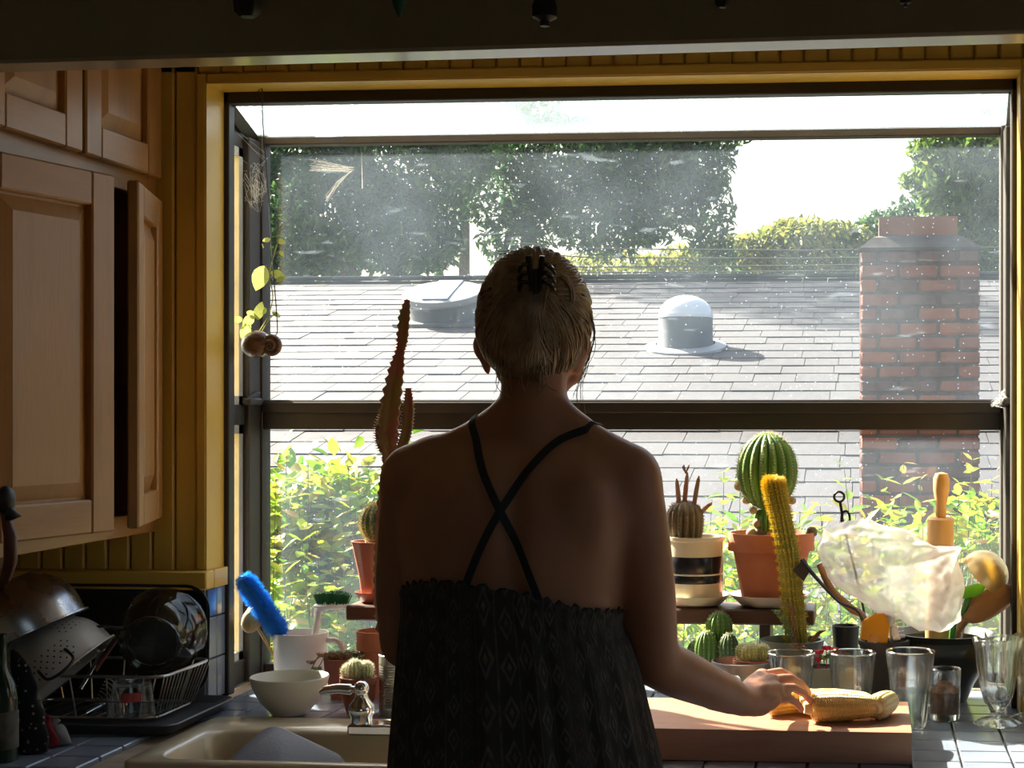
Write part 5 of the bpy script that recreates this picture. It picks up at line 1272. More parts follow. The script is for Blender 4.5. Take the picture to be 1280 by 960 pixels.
# curved wooden spoon, black spatula, scissors in the crock
def stick(name, label, cat, base_, pts, rads, m, n=10, flat=1.0, part='handle'):
    t = thing(name, label, cat, base_); pp_ = interp([Vector()] + [Vector(x) - base_ for x in pts], 24)
    rr_ = []
    for k in range(25):
        f_ = k / 24 * (len(rads) - 1); i = min(int(f_), len(rads) - 2); rr_.append(rads[i] + (rads[i + 1] - rads[i]) * (f_ - i))
    b = B(); b.tube(pp_, rr_, n=n, flat=flat); obj(part, b, m, t); return t
t = stick('wooden_spoon', 'curved brown wooden spoon sticking out under the plastic bag', 'spoon', crk + Vector((-.012, .012, .012)), [at(1083, 780, 3.1), at(1063, 760, 3.1), at(1040, 738, 3.1), at(1024, 705, 3.1)], [.006, .008, .013, .014, .012, .010], SPOONW, 14, .6)
t = stick('black_spatula', 'black handled spatula leaning against the big terracotta pot', 'spatula', crk + Vector((-.022, .0, .012)), [at(1078, 775, 3.06), at(1048, 752, 3.07), at(1020, 722, 3.08), at(1002, 700, 3.09)], [.005, .006, .005, .006, .008, .008], BLACKP, 10, .5)
b = B(); c = at(1005, 708, 3.09) - t.location; b.prism([(-.012, -.02), (.018, -.022), (.014, .006), (-.010, .012)], -.0015, .0015); obj('blade', b, BLACKP, t, c, (0, R(40), 0), smooth=False)
t = stick('kitchen_scissors', 'dark kitchen scissors with ring handles standing behind the plastic bag', 'scissors', crk + Vector((-.006, .022, .012)), [at(1075, 740, 3.13), at(1060, 680, 3.14), at(1053, 645, 3.14)], [.004, .004, .003], BLACKE, 8, .6, 'blade')
for (u, v, rx, rz_) in ((1049, 621, 6, 6), (1057, 648, 5, 9)):
    b = B(); c = at(u, v, 3.14) - t.location; b.tube([c + Vector((rx * q * math.cos(a), 0, rz_ * q * math.sin(a))) for a in [2 * PI * k / 18 for k in range(19)]], .0025, n=7); obj('ring_handle', b, BLACKE, t)
b = B(); b.tube([at(1053, 645, 3.14) - t.location, at(1050, 627, 3.14) - t.location], .003, n=7); obj('shank', b, BLACKE, t)
# rolling pin
a0 = gp + Vector((-.012, .01, .012)); tip = at(1177, 590, 3.17); ax = (tip - a0); L_ = ax.length
t = thing('rolling_pin', 'pale wooden rolling pin standing upright in the dark green pot', 'rolling pin', a0, ax.to_track_quat('Z', 'Y').to_euler())
hl = 55 * q
b = B(); b.lathe([(0, .0), (.022, .0), (.0265, .006), (.0265, L_ - hl - .004), (.022, L_ - hl), (0, L_ - hl)], 36); obj('barrel', b, PINE, t)
b = B(); b.lathe([(.009, L_ - hl - .002), (.011, L_ - hl + .004), (.010, L_ - hl * .8), (.0155, L_ - hl * .4), (.0165, L_ - hl * .15), (.012, L_ - .003), (0, L_)], 28); obj('handle', b, PINE, t)
# big wooden paddle spoon, ladle, lime spatula
a0 = gp + Vector((.03, .0, .02))
t = stick('wooden_paddle', 'broad brown wooden paddle spoon jutting sideways out of the dark green pot', 'spoon', a0, [at(1196, 800, 3.16), at(1203, 780, 3.15), at(1214, 768, 3.14)], [.007, .008, .010, .012], SPOONW, 14, .8)
b = B(); b.ell((0, 0, 0), (40 * q, 8 * q, 17 * q), n=28); b.v = [(x, y + 4 * q * (1 - (x / (40 * q)) ** 2), z * (1 - .22 * x / (40 * q))) for x, y, z in b.v]; obj('blade', b, SPOONW, t, at(1240, 753, 3.13) - a0, (0, R(-27), R(6)))
a0 = gp + Vector((.016, .02, .02)); lc = at(1240, 712, 3.16)
t = thing('ladle', 'shiny warm-toned steel ladle upside down above the wooden paddle', 'ladle', a0)
b = B(); b.tube(interp([Vector(), at(1210, 760, 3.18) - a0, at(1220, 725, 3.17) - a0, at(1219, 700, 3.165) - a0], 16), .0035, n=8, flat=.6); obj('handle', b, STEEL, t)
Mx = Matrix.Translation(at(1230, 718, 3.16) - a0) @ Vector((.62, -.30, .62)).to_track_quat('Z', 'Y').to_matrix().to_4x4()
r_ = 30 * q; pr = [(r_ * math.cos(R(k * 10)), r_ * .95 * math.sin(R(k * 10))) for k in range(0, 9)] + [(0, r_ * .95)]
b = B(); b.lathe([(r_ * .96, -.001)] + [(r_ * 1.03, 0)] + pr, 40, Mx); obj('bowl', b, BRASS, t)
a0 = gp + Vector((.008, -.02, .02))
t = stick('lime_spatula', 'lime green silicone spatula between the bag and the wooden paddle', 'spatula', a0, [at(1192, 782, 3.12), at(1204, 762, 3.12), at(1212, 745, 3.115)], [.006, .007, .006], mat('green_handle', (.04, .16, .02), .4), 10)
b = B(); b.ell((0, 0, 0), (17 * q, 6 * q, 8 * q), n=18, rot=(0, R(-18), 0)); obj('blade', b, LIME, t, at(1214, 739, 3.115) - a0)
# whisk wires
a0 = gp + Vector((-.002, .03, .02)); t = thing('wire_whisk', 'thin wire whisk glinting between the bag and the ladle', 'whisk', a0)
b = B(); b.tube([Vector(), at(1203, 745, 3.2) - a0], .005, n=8); obj('handle', b, STEEL, t)
for k in range(6):
    a = PI * k / 6; b = B(); c0, c1 = at(1203, 745, 3.2) - a0, at(1206, 690, 3.2) - a0
    b.tube([c0 + (c1 - c0) * (.5 - .5 * math.cos(PI * j / 8)) + Vector((math.cos(a), math.sin(a), 0)) * .018 * math.sin(PI * j / 8) * 1.0 for j in range(9)], .0008, n=5); obj('wire', b, STEEL, t)
# clear plastic bag pulled over tools
BAG = bpy.data.materials.new('clear_plastic_film'); BAG.use_nodes = True
n = BAG.node_tree.nodes; l = BAG.node_tree.links; n.remove(n['Principled BSDF'])
tr = n.new('ShaderNodeBsdfTransparent'); tr.inputs[0].default_value = (.95, .95, .94, 1)
tl = n.new('ShaderNodeBsdfTranslucent'); tl.inputs[0].default_value = (.9, .88, .85, 1); df = n.new('ShaderNodeBsdfDiffuse'); df.inputs[0].default_value = (.9, .88, .86, 1); gl_ = n.new('ShaderNodeBsdfGlossy'); gl_.inputs['Roughness'].default_value = .18
m1 = n.new('ShaderNodeMixShader'); m1.inputs[0].default_value = .45; l.new(tl.outputs[0], m1.inputs[1]); l.new(df.outputs[0], m1.inputs[2])
lw = n.new('ShaderNodeLayerWeight'); lw.inputs[0].default_value = .5
pwb = n.new('ShaderNodeMath'); pwb.operation = 'POWER'; pwb.inputs[1].default_value = 4; l.new(lw.outputs['Facing'], pwb.inputs[0])
mab = n.new('ShaderNodeMath'); mab.operation = 'MULTIPLY_ADD'; mab.inputs[1].default_value = .5; mab.inputs[2].default_value = .06; l.new(pwb.outputs[0], mab.inputs[0])
tc = n.new('ShaderNodeTexCoord'); nz = n.new('ShaderNodeTexNoise'); nz.inputs['Scale'].default_value = 11; nz.inputs['Detail'].default_value = 5; nz.inputs['Distortion'].default_value = .6; l.new(tc.outputs['Object'], nz.inputs['Vector'])
mr = n.new('ShaderNodeMapRange'); mr.inputs[1].default_value = .35; mr.inputs[2].default_value = .7; mr.inputs[3].default_value = .26; mr.inputs[4].default_value = .6; l.new(nz.outputs['Fac'], mr.inputs[0])
ad = n.new('ShaderNodeMath'); ad.operation = 'MULTIPLY_ADD'; ad.inputs[1].default_value = .4; ad.use_clamp = True; l.new(lw.outputs['Facing'], ad.inputs[0]); l.new(mr.outputs[0], ad.inputs[2])
m2 = n.new('ShaderNodeMixShader'); l.new(ad.outputs[0], m2.inputs[0]); l.new(tr.outputs[0], m2.inputs[1]); l.new(m1.outputs[0], m2.inputs[2])
m3 = n.new('ShaderNodeMixShader'); l.new(mab.outputs[0], m3.inputs[0]); l.new(m2.outputs[0], m3.inputs[1]); l.new(gl_.outputs[0], m3.inputs[2])
bpn = n.new('ShaderNodeBump'); bpn.inputs['Strength'].default_value = .3; bpn.inputs['Distance'].default_value = .004; l.new(nz.outputs['Fac'], bpn.inputs['Height'])
for s_ in (gl_, df, tl): l.new(bpn.outputs[0], s_.inputs['Normal'])
l.new(m3.outputs[0], n['Material Output'].inputs[0])
bc = at(1112, 718, 3.1); q = mpp(bc)
outl = [(1020, 690), (1030, 662), (1058, 651), (1090, 652), (1130, 664), (1165, 680), (1192, 688), (1202, 712), (1203, 745), (1200, 775), (1185, 788), (1150, 790), (1125, 776), (1098, 764), (1060, 745), (1038, 722)]
b = B(); nA = len(outl) * 10; NR = 64
ol = []
for k in range(nA):
    f = k / 10; i = int(f); g_ = f - i; pa, pb = outl[i], outl[(i + 1) % len(outl)]; ol.append((pa[0] + (pb[0] - pa[0]) * g_ - 1112, -(pa[1] + (pb[1] - pa[1]) * g_ - 718)))
creases = [(78, 30, -62, -8, 7, .011), (78, 30, -20, 42, 8, .010), (78, 30, 60, -66, 7, .011), (70, 20, 22, -60, 6, .009), (-80, 35, 20, 12, 9, .010), (-70, 20, -10, -40, 7, .009), (-20, 30, 8, -62, 6, .008), (-60, 50, 50, 38, 8, .008), (-84, 18, -30, -32, 6, .008), (30, 30, -10, -20, 5, .006), (84, -10, 30, -30, 6, .007)]
rings = []
for j in range(NR + 1):
    ph_ = PI * j / NR; s_ = math.sin(ph_) ** .75; y = -math.cos(ph_) * .052; ring = []
    for k, (du, dv) in enumerate(ol):
        v3 = Vector((du * s_ * q, y, dv * s_ * q)); nz_ = noise.noise(v3 * 22 + Vector((3, 0, 0))); rdg = 1 - abs(noise.noise(v3 * 30)); rdg2 = 1 - abs(noise.noise(Vector((v3.x * 16 + v3.z * 22, v3.y * 8, v3.z * 14 - v3.x * 20)))); 
        px_, pz_ = v3.x / q, v3.z / q; cr_ = 0
        if v3.y < .012:
            for (xa, za, xb, zb, w_, am) in creases:
                ex, ez = xb - xa, zb - za; tt_ = max(0, min(1, ((px_ - xa) * ex + (pz_ - za) * ez) / (ex * ex + ez * ez))); dd_ = math.hypot(px_ - xa - ex * tt_, pz_ - za - ez * tt_); cr_ += am * max(0, 1 - dd_ / w_) * (1 - .5 * tt_)
        cr_ *= max(0, min(1, -v3.y / .02))
        dd = cr_ + .010 * nz_ + .003 * noise.noise(v3 * 60)
        nrm = Vector((v3.x * .35, v3.y * 2.2, v3.z * .6)); nrm = nrm.normalized() if nrm.length > 1e-6 else Vector((0, -1, 0))
        ring.append(tuple(v3 + nrm * dd * (s_ * .5 + .4)))
    rings.append(ring)
b.rings(rings)
tag(obj('plastic_bag', b, BAG, None, bc, angle=50), 'crumpled clear plastic bag draped over the utensils in front of the rolling pin', 'plastic bag')

# ================================================================== LEFT-HAND WORKTOP: DISH RACK AND DISHES
rz0, rz1 = CT + .022, at(200, 847, 2.76).z
rxR, rxL, ry0, ry1 = at(203, 847, 2.76).x, -1.60, 2.76, 2.975
tray = thing('drain_tray', 'dark grey plastic drain tray under the wire dish rack', 'drain tray', ((rxL + rxR) / 2, (ry0 + ry1) / 2, CT + .0008))
ox, oy = tray.location.x, tray.location.y
b = B(); e0 = (rxL - ox + .01, ry0 - oy - .05, rxR - ox + .03, ry1 - oy + .01)
b.rings([rrect(e0[0], e0[1], e0[2], e0[3], .025, 0), rrect(e0[0] - .012, e0[1] - .012, e0[2] + .016, e0[3] + .008, .03, .018), rrect(e0[0] - .010, e0[1] - .010, e0[2] + .014, e0[3] + .006, .03, .020), rrect(e0[0] + .006, e0[1] + .006, e0[2] - .006, e0[3] - .006, .025, .008)]); obj('tray', b, mat('dark_grey_plastic', (.06, .06, .065), .4), tray)
rack = thing('dish_rack', 'steel wire dish rack loaded with dishes beside the sink', 'dish rack', (ox, oy, CT + .010))
zt2 = rz1 - rack.location.z
tp_ = (rxL - ox, ry0 - oy, rxR - ox, ry1 - oy); bt_ = (tp_[0] + .03, tp_[1] + .02, tp_[2] - .025, tp_[3] - .02)
for (rc, z_, nm) in ((tp_, zt2, 'rim'), (bt_, .006, 'base_ring')):
    b = B(); ps = rrect(*rc, .03, z_); b.tube(ps + [ps[0]], .003 if nm == 'rim' else .0025, n=8); obj(nm, b, WIREM, rack)
def wire(p0, p1, r_=.0013):
    b = B(); b.tube([p0, p1], r_, n=5); obj('wire', b, WIREM, rack)
for k in range(14):
    f = (k + .5) / 14
    wire((bt_[2], bt_[1] + (bt_[3] - bt_[1]) * f, .006), (tp_[2], tp_[1] + (tp_[3] - tp_[1]) * f, zt2))
for k in range(5):
    f = (k + .5) / 5; wire((bt_[0] + (bt_[2] - bt_[0]) * f, bt_[1], .006), (tp_[0] + (tp_[2] - tp_[0]) * f, tp_[1], zt2), .0016)
    wire((bt_[0] + (bt_[2] - bt_[0]) * f, bt_[3], .006), (tp_[0] + (tp_[2] - tp_[0]) * f, tp_[3], zt2), .0016)
for k in range(9):
    f = (k + .5) / 9; wire((bt_[0] + (bt_[2] - bt_[0]) * f, bt_[1], .006), (bt_[0] + (bt_[2] - bt_[0]) * f, bt_[3], .006))
b = B(); b.tube([((tp_[0] + bt_[0]) / 2, tp_[1] + .01, zt2 * .45), ((tp_[2] + bt_[2]) / 2, tp_[1] + .01, zt2 * .45)], .0016, n=5); obj('wire', b, WIREM, rack)
rim_z = rz1
# black baking tray leaning on the wall
p0 = at(60, 890, 2.995); wT = at(262, 800, 2.985).x
x0, x1 = wT - .335, wT; zT = at(180, 731, 2.98).z
t = thing('baking_tray', 'large black roasting tray standing on edge against the tiled wall', 'baking tray', ((x0 + x1) / 2, 2.992, CT + .022), (R(-2.5), 0, 0))
hw = (x1 - x0) / 2; hz_ = zT - CT - .022
def xz(x0, z0, x1, z1, r, y): return [(a, y, c_) for a, c_, _ in rrect(x0, z0, x1, z1, r, 0)]
b = B(); b.rings([xz(-hw + .014, .014, hw - .014, hz_ - .014, .035, .008), xz(-hw + .010, .010, hw - .010, hz_ - .010, .04, .006), xz(-hw + .004, .004, hw - .004, hz_ - .004, .045, -.010), xz(-hw, 0, hw, hz_, .05, -.011), xz(-hw, 0, hw, hz_, .05, -.013), xz(-hw + .005, .005, hw - .005, hz_ - .005, .045, -.013), xz(-hw + .014, .014, hw - .014, hz_ - .014, .035, .004)]); obj('tray', b, BLACKE, t, angle=30)
# glass mixing bowl, base towards the room
gc = at(196, 797, 2.88); q = mpp(gc); r_ = 52 * q
t = thing('glass_bowl', 'upturned clear glass mixing bowl leaning in the dish rack', 'bowl', gc + Vector((0, 0, -.05)))
Mx = Matrix.Translation((0, 0.0, .05)) @ Matrix.Rotation(R(100), 4, 'X') @ Matrix.Rotation(R(10), 4, 'Y')
b = B(); pr = [(r_ * 1.02, -.06), (r_ * 1.04, -.056), (r_, -.05), (r_ * .97, -.02), (r_ * .9, .008), (r_ * .74, .028), (r_ * .68, .034), (r_ * .66, .038), (r_ * .6, .036), (r_ * .58, .030), (0, .029)]
b.lathe(pr, 56, Mx); b.lathe([(max(0, r - .004), z - .004) for r, z in pr[2:]], 56, Mx); obj('bowl', b, GLASSD, t, angle=50)
# colander, pot
def hemi(name, label, cat, m, c, axis, r_, dep, rim, holes=0, handles=False, flat=.35):
    M3 = Vector(axis).normalized().to_track_quat('Z', 'Y').to_matrix().to_4x4(); t = thing(name, label, cat, c)
    pr = [(r_ * (1 - f ** 3.0 * (1 - flat)), dep * f) for f in [k / 14 for k in range(15)]] + [(0, dep)]
    b = B(); b.lathe([(r_ + rim, -.003), (r_ + rim, 0), (r_, .001)] + pr[1:], 56, M3); b.lathe([(r_ + rim, -.003), (r_ - .003, -.002)] + [(max(r - .003, 0), z - .003) for r, z in pr[1:]], 56, M3); o = obj('shell', b, m, t, angle=50)
    if holes:
        hb = B()
        for j in range(9):
            f = .14 + .072 * j; rr = r_ * (1 - f ** 3 * (1 - flat)); nn = 46
            for k in range(nn):
                if (k // 6 + j // 5) % 2: continue
                a = 2 * PI * (k + .5 * (j % 2)) / nn; dr = -3 * f * f * (1 - flat) * r_ / dep; nrm = Vector((math.cos(a), math.sin(a), -dr)).normalized()
                cpt = Vector((rr * math.cos(a), rr * math.sin(a), dep * f)) + nrm * .0004; Mh = M3 @ Matrix.Translation(cpt) @ nrm.to_track_quat('Z', 'Y').to_matrix().to_4x4(); hb.lathe([(.0017, 0), (0, .0001)], 7, Mh)
        stuff(obj('holes', hb, HOLE, o))
    if handles:
        for a in handles:
            pts = [M3 @ Vector(((r_ + e_) * math.cos(R(a + d_)), (r_ + e_) * math.sin(R(a + d_)), z_)) for d_, e_, z_ in ((-16, -.006, .03), (-15, .006, .022), (-12, .02, .004), (0, .026, -.002), (12, .02, .004), (15, .006, .022), (16, -.006, .03))]
            b = B(); b.tube(interp([Vector(x) for x in pts], 24), .0028, n=8); obj('handle', b, BLACKE, t)
    return t
cc = at(80, 845, 2.80); q = mpp(cc)
hemi('colander', 'grey enamel colander with drain holes tilted on the dish rack', 'colander', COLAND, cc, (-.62, -.12, .72), .105, .105, .006, 1, (200, 20, 285, 105), .3)
cc = at(42, 789, 2.78)
hemi('steel_pot', 'shiny steel mixing bowl upturned on top of the colander', 'bowl', STEEL, cc, (-.42, -.05, .9), .095, .10, .006, 0, False, .45)
# tumbler upside down in the rack, with red print
p = at(165, 915, 2.80); p.z = CT + .02; q = mpp(p)
t = thing('upturned_glass', 'clear tumbler with a red print drying upside down in the rack', 'glass', p)
h_ = at(165, 851, 2.80).z - p.z; b = B(); r_ = 27 * q
b.lathe([(r_ * 1.02, 0), (r_ * 1.03, .002), (r_ * .86, h_ * .9), (r_ * .82, h_), (0, h_), (0, h_ - .006), (r_ * .8, h_ - .008), (r_ * .98, .001)], 44); obj('glass_body', b, GLASS, t)
b = B(); ps = []
for z_ in (h_ * .45, h_ * .72): ps.append([(r_ * (1.035 - .17 * z_ / h_) * math.cos(a), r_ * (1.035 - .17 * z_ / h_) * math.sin(a), z_) for a in [R(-95 + 10 * k) for k in range(7)]])
b.rings(ps, close=False, cap=(False, False)); obj('print', b, mat('red_print', (.45, .03, .025), .5, c2=(.6, .1, .08), nscale=60), t)
# whisk and forks in the rack
wb = at(118, 905, 2.80); t = thing('balloon_whisk', 'steel balloon whisk lying in the dish rack next to the glass', 'whisk', (wb.x, wb.y, CT + .02))
for k in range(7):
    s_ = .4 + k * .1; b = B(); b.tube([Vector((-.03 * s_ + .018 + .006 * k, -.005, .005)) + Vector((.034 * s_ * math.cos(a), 0, .06 * s_ * math.sin(a))) for a in [R(-10 + 100 * j / 10) for j in range(11)]], .0013, n=6); obj('wire', b, CHROME, t)
b = B(); b.tube([(-.015, 0, .0), (.02, .02, .02), (.06, .05, .06)], .006, n=10); obj('handle', b, CHROME, t)
def utensil(name, label, cat, u0, v0, u1, v1, Y0, Y1, r0, r1, m):
    p0, p1 = at(u0, v0, Y0), at(u1, v1, Y1); t = thing(name, label, cat, p0); b = B(); b.tube(interp([Vector(), (p1 - p0) * .5, p1 - p0], 10), [r0 + (r1 - r0) * k / 10 for k in range(11)], n=10, flat=.7); obj('handle', b, m, t); return t, p1 - p0
t, d = utensil('wooden_handle_brush', 'dark red wooden handled utensil leaning behind the glass bowl', 'utensil', 118, 838, 168, 765, 2.82, 2.9, .007, .006, mat('red_wood', (.10, .03, .02), .4))
b = B(); b.ell(tuple(d), (.008, .008, .008), n=12); obj('end_cap', b, CHROME, t)
t, d = utensil('chrome_ladle', 'chrome ladle handle resting on the rack rim between colander and glass bowl', 'ladle', 100, 862, 130, 812, 2.77, 2.86, .004, .005, CHROME)
b = B(); b.ell(tuple(d), (.014, .012, .010), n=16); obj('bowl', b, CHROME, t)
t, d = utensil('chef_knife', 'black handled kitchen knife lying across the drain tray', 'knife', 80, 925, 158, 912, 2.72, 2.74, .007, .006, BLACKP)
b = B(); b.prism([(-.10, -.008), (0, -.010), (0, .008), (-.08, .004)], -.001, .001); obj('blade', b, STEEL, t)
t, d = utensil('wooden_block', 'short pale wooden spatula standing behind the colander', 'spatula', 98, 830, 88, 777, 2.9, 2.92, .007, .011, PINE)
# bottle, dotted oven mitt, red cloth at the near left corner
p = onz(-8, 1010, CT + .001); p = at(0, 950, 2.5); p.z = CT + .001; q = mpp(p)
t = thing('green_bottle', 'dark green glass bottle at the near corner of the dish rack', 'bottle', p)
b = B(); r_ = .028; b.lathe([(0, 0), (r_, 0), (r_, .10), (r_ * .85, .125), (r_ * .4, .15), (r_ * .36, .19), (r_ * .42, .195), (r_ * .42, .205), (0, .205)], 36); obj('body', b, GREENGL, t)
b = B(); b.lathe([(r_ * 1.01, .02), (r_ * 1.015, .021), (r_ * 1.015, .08), (r_ * 1.01, .081)], 36); obj('paper_label', b, mat('old_label', (.12, .11, .09), .8, c2=(.05, .05, .045), nscale=40), t)
DOT = mat('dotted_cloth', (.012, .012, .014), .9)
nn = DOT.node_tree; vo = nn.nodes.new('ShaderNodeTexVoronoi'); vo.inputs['Scale'].default_value = 95; tcn = nn.nodes.new('ShaderNodeTexCoord'); nn.links.new(tcn.outputs['Object'], vo.inputs['Vector'])
lt = nn.nodes.new('ShaderNodeMath'); lt.operation = 'LESS_THAN'; lt.inputs[1].default_value = .22; nn.links.new(vo.outputs['Distance'], lt.inputs[0]); mxn = nn.nodes.new('ShaderNodeMix'); mxn.data_type = 'RGBA'; mxn.inputs[6].default_value = (.012, .012, .014, 1); mxn.inputs[7].default_value = (.30, .28, .25, 1); nn.links.new(lt.outputs[0], mxn.inputs[0]); nn.links.new(mxn.outputs[2], nn.nodes['Principled BSDF'].inputs['Base Color'])
p = at(32, 950, 2.56); p.z = CT + .001; q = mpp(p)
def cloth(name, label, cat, p, pts, rads, m, seed, flat=.4, amp=.12):
    b = B(); pp_ = interp([Vector(x) for x in pts], 26); rr_ = []
    for k in range(27):
        f_ = k / 26 * (len(rads) - 1); i = min(int(f_), len(rads) - 2); rr_.append(rads[i] + (rads[i + 1] - rads[i]) * (f_ - i))
    b.tube(pp_, rr_, n=28, flat=flat, up=(0, 1, 0)); b.v = [tuple(Vector(v) + Vector((noise.noise(Vector(v) * 38 + Vector((seed, 0, 0))), noise.noise(Vector(v) * 38 + Vector((0, seed, 0))), 0)) * amp * .05) for v in b.v]
    return tag(obj(name, b, m, None, p), label, cat)
cloth('oven_mitt', 'black dotted oven mitt slumped against the green bottle', 'oven mitt', p, [(.012, 0, .0), (.008, 0, .05), (-.002, 0, .10), (-.012, 0, .145), (-.022, 0, .17)], [.026, .025, .02, .014, .004], DOT, 4)
p = at(52, 945, 2.6); p.z = CT + .001
cloth('red_cloth', 'crumpled red flowered cloth beside the oven mitt', 'cloth', p, [(.01, 0, .0), (.004, 0, .025), (-.002, 0, .048), (-.004, 0, .058)], [.018, .017, .014, .003], REDC, 8, .6, .25)
p = at(66, 955, 2.62); p.z = CT + .001
cloth('dish_towel', 'crumpled pale grey dish towel next to the red cloth', 'towel', p, [(.01, 0, .0), (.006, 0, .02), (.0, 0, .035), (.012, 0, .044)], [.022, .018, .012, .003], mat('grey_towel', (.3, .3, .3), .9, c2=(.22, .22, .22), nscale=30), 12, .6, .25)
# grey-blue plastic tubs leaning on edge in the sink
Aq, Rq, Lq = at(340, 905, 2.70), at(470, 966, 2.60), at(268, 985, 2.58)
e1 = (Rq - Aq).normalized(); e2 = (Lq - Aq); e2 = (e2 - e1 * e2.dot(e1)).normalized(); e3 = e1.cross(e2)
if e3.y > 0: e3 = -e3                               # e3 points to the room: the tub's base
for k, (off, m, lab) in enumerate(((0, PLASTIC, 'grey-blue plastic tub leaning on edge in the sink'), (1, mat('dark_blue_plastic', (.03, .035, .045), .4), 'darker plastic tub tucked behind the grey-blue one in the sink'))):
    a0, c0 = .19, .17
    org = Aq - e3 * .02 * off - e1 * .008 * off
    t = thing('plastic_tub', lab, 'tub', org + e2 * c0 * .6 + e1 * a0 * .5)
    def rg4(s_, d_, r_):
        return [org + e1 * (a0 / 2 + x) + e2 * (c0 / 2 + z) + e3 * d_ - Vector(t.location) for x, z, _ in rrect(-a0 / 2 * s_, -c0 / 2 * s_, a0 / 2 * s_, c0 / 2 * s_, r_, 0)]
    b = B(); b.rings([rg4(.93, .010, .024), rg4(.965, .008, .026), rg4(.985, .002, .028), rg4(1.0, -.006, .03), rg4(1.02, -.007, .03), rg4(1.02, -.010, .03), rg4(.97, -.010, .026), rg4(.94, .004, .024)]); obj('shell', b, m, t, angle=40)
# hanging ornaments in front of the header beam
def orn(name, label, u, v, wpx, prof, m, Y=1.78, n=20, bmp=0):
    c = at(u, v, Y); q_ = mpp(c); t = thing(name, label, 'ornament', c, group='ornaments hanging from the header')
    b = B(); b.lathe([(r * wpx * q_, z * wpx * q_) for r, z in prof], n, None, (lambda a, z: 1 + bmp * math.sin(a * 6)) if bmp else None); obj('body', b, m, t)
    zt = prof[-1][1] * wpx * q_; b = B(); b.tube([(0, 0, zt - .002), (0, 0, CEIL - .002 - c.z)], .0012, n=5); obj('cord', b, CORDM, t)
tas = [(0, 0), (.25, .02), (.42, .2), (.48, .8), (.5, 1.3), (.35, 1.6), (.2, 1.75), (0, 1.8)]
cone = [(0, 0), (.06, .02), (.3, .6), (.5, 1.2), (.52, 1.4), (.3, 1.7), (0, 1.8)]
bell = [(0, 0), (.18, 0), (.2, .2), (.48, .35), (.5, .75), (.4, 1.1), (.2, 1.4), (0, 1.45)]
orn('hanging_ornament', 'dark fringed tassel hanging above the left window jamb', 310, 22, 36, tas, ORN, bmp=.1)
orn('hanging_ornament', 'teal green glazed cone hanging in front of the header beam', 499, 22, 26, cone, TEAL)
orn('hanging_ornament', 'dark round bell with a clapper hanging above the head', 681, 33, 32, bell, ORN)
orn('hanging_ornament', 'pair of small dark seed pods hanging near the big round bell', 903, 10, 18, tas, ORN, bmp=.2)
orn('hanging_ornament', 'tiny dark bead drop hanging towards the chimney end of the beam', 1132, 9, 14, bell, ORN)

# ================================================================== THE PERSON
YB = 2.22
def A(u, v, dy=0.0): return at(u, v, YB + dy)
pc = A(655, 700)
person = thing('person', 'person in a dark patterned sundress with crossed straps, hair clipped up, seen from behind', 'person', (pc.x, YB, 0))
PO = Vector((pc.x, YB, 0))
body = B()
def cap(p0, p1, r0, r1, n=16, m=6):
    pts = []; rs = []
    d = (p1 - p0); L_ = d.length; dn = d.normalized()
    for k in range(5): a = PI / 2 * k / 5; pts.append(p0 - dn * r0 * math.cos(a)); rs.append(max(r0 * math.sin(a), .0008))
    for k in range(m + 1): f = k / m; pts.append(p0 + d * f); rs.append(r0 + (r1 - r0) * f)
    for k in range(1, 6): a = PI / 2 * k / 5; pts.append(p1 + dn * r1 * math.sin(a)); rs.append(max(r1 * math.cos(a), .0008))
    body.tube(pts, rs, n=n)
def chain(pts, rads):
    for i in range(len(pts) - 1): cap(pts[i], pts[i + 1], rads[i], rads[i + 1])
def ell(c, r, rot=None): body.ell(tuple(c), r, n=28, rot=rot)
# torso: stacked cross-sections  (v, left px, right px, depth half, y shift)
def torso_ring(z, cx_, rx, ry, dy, n=48, ex=2.5):
    ring = []
    for k in range(n):
        a = 2 * PI * k / n; ca, sa = math.cos(a), math.sin(a)
        ring.append(Vector((cx_ + rx * math.copysign(abs(ca) ** (2 / ex), ca), YB + dy + ry * math.copysign(abs(sa) ** (2 / ex), sa), z)))
    return ring
rows = [(538, 612, 722, .040, .015), (552, 572, 752, .052, .008), (566, 540, 780, .066, .004), (590, 512, 802, .086, 0), (640, 500, 800, .102, 0), (690, 506, 782, .108, .0), (745, 512, 774, .104, .004), (800, 520, 768, .098, .008), (870, 526, 766, .094, .010), (940, 516, 782, .105, .006), (1010, 502, 800, .122, .0), (1080, 496, 812, .128, -.004), (1130, 500, 806, .115, 0)]
rg_ = []
for (v, ul, ur, ry, dy) in rows:
    a, c_ = A(ul, v), A(ur, v); rg_.append(torso_ring(a.z, (a.x + c_.x) / 2, (c_.x - a.x) / 2, ry, dy))
body.rings(rg_)
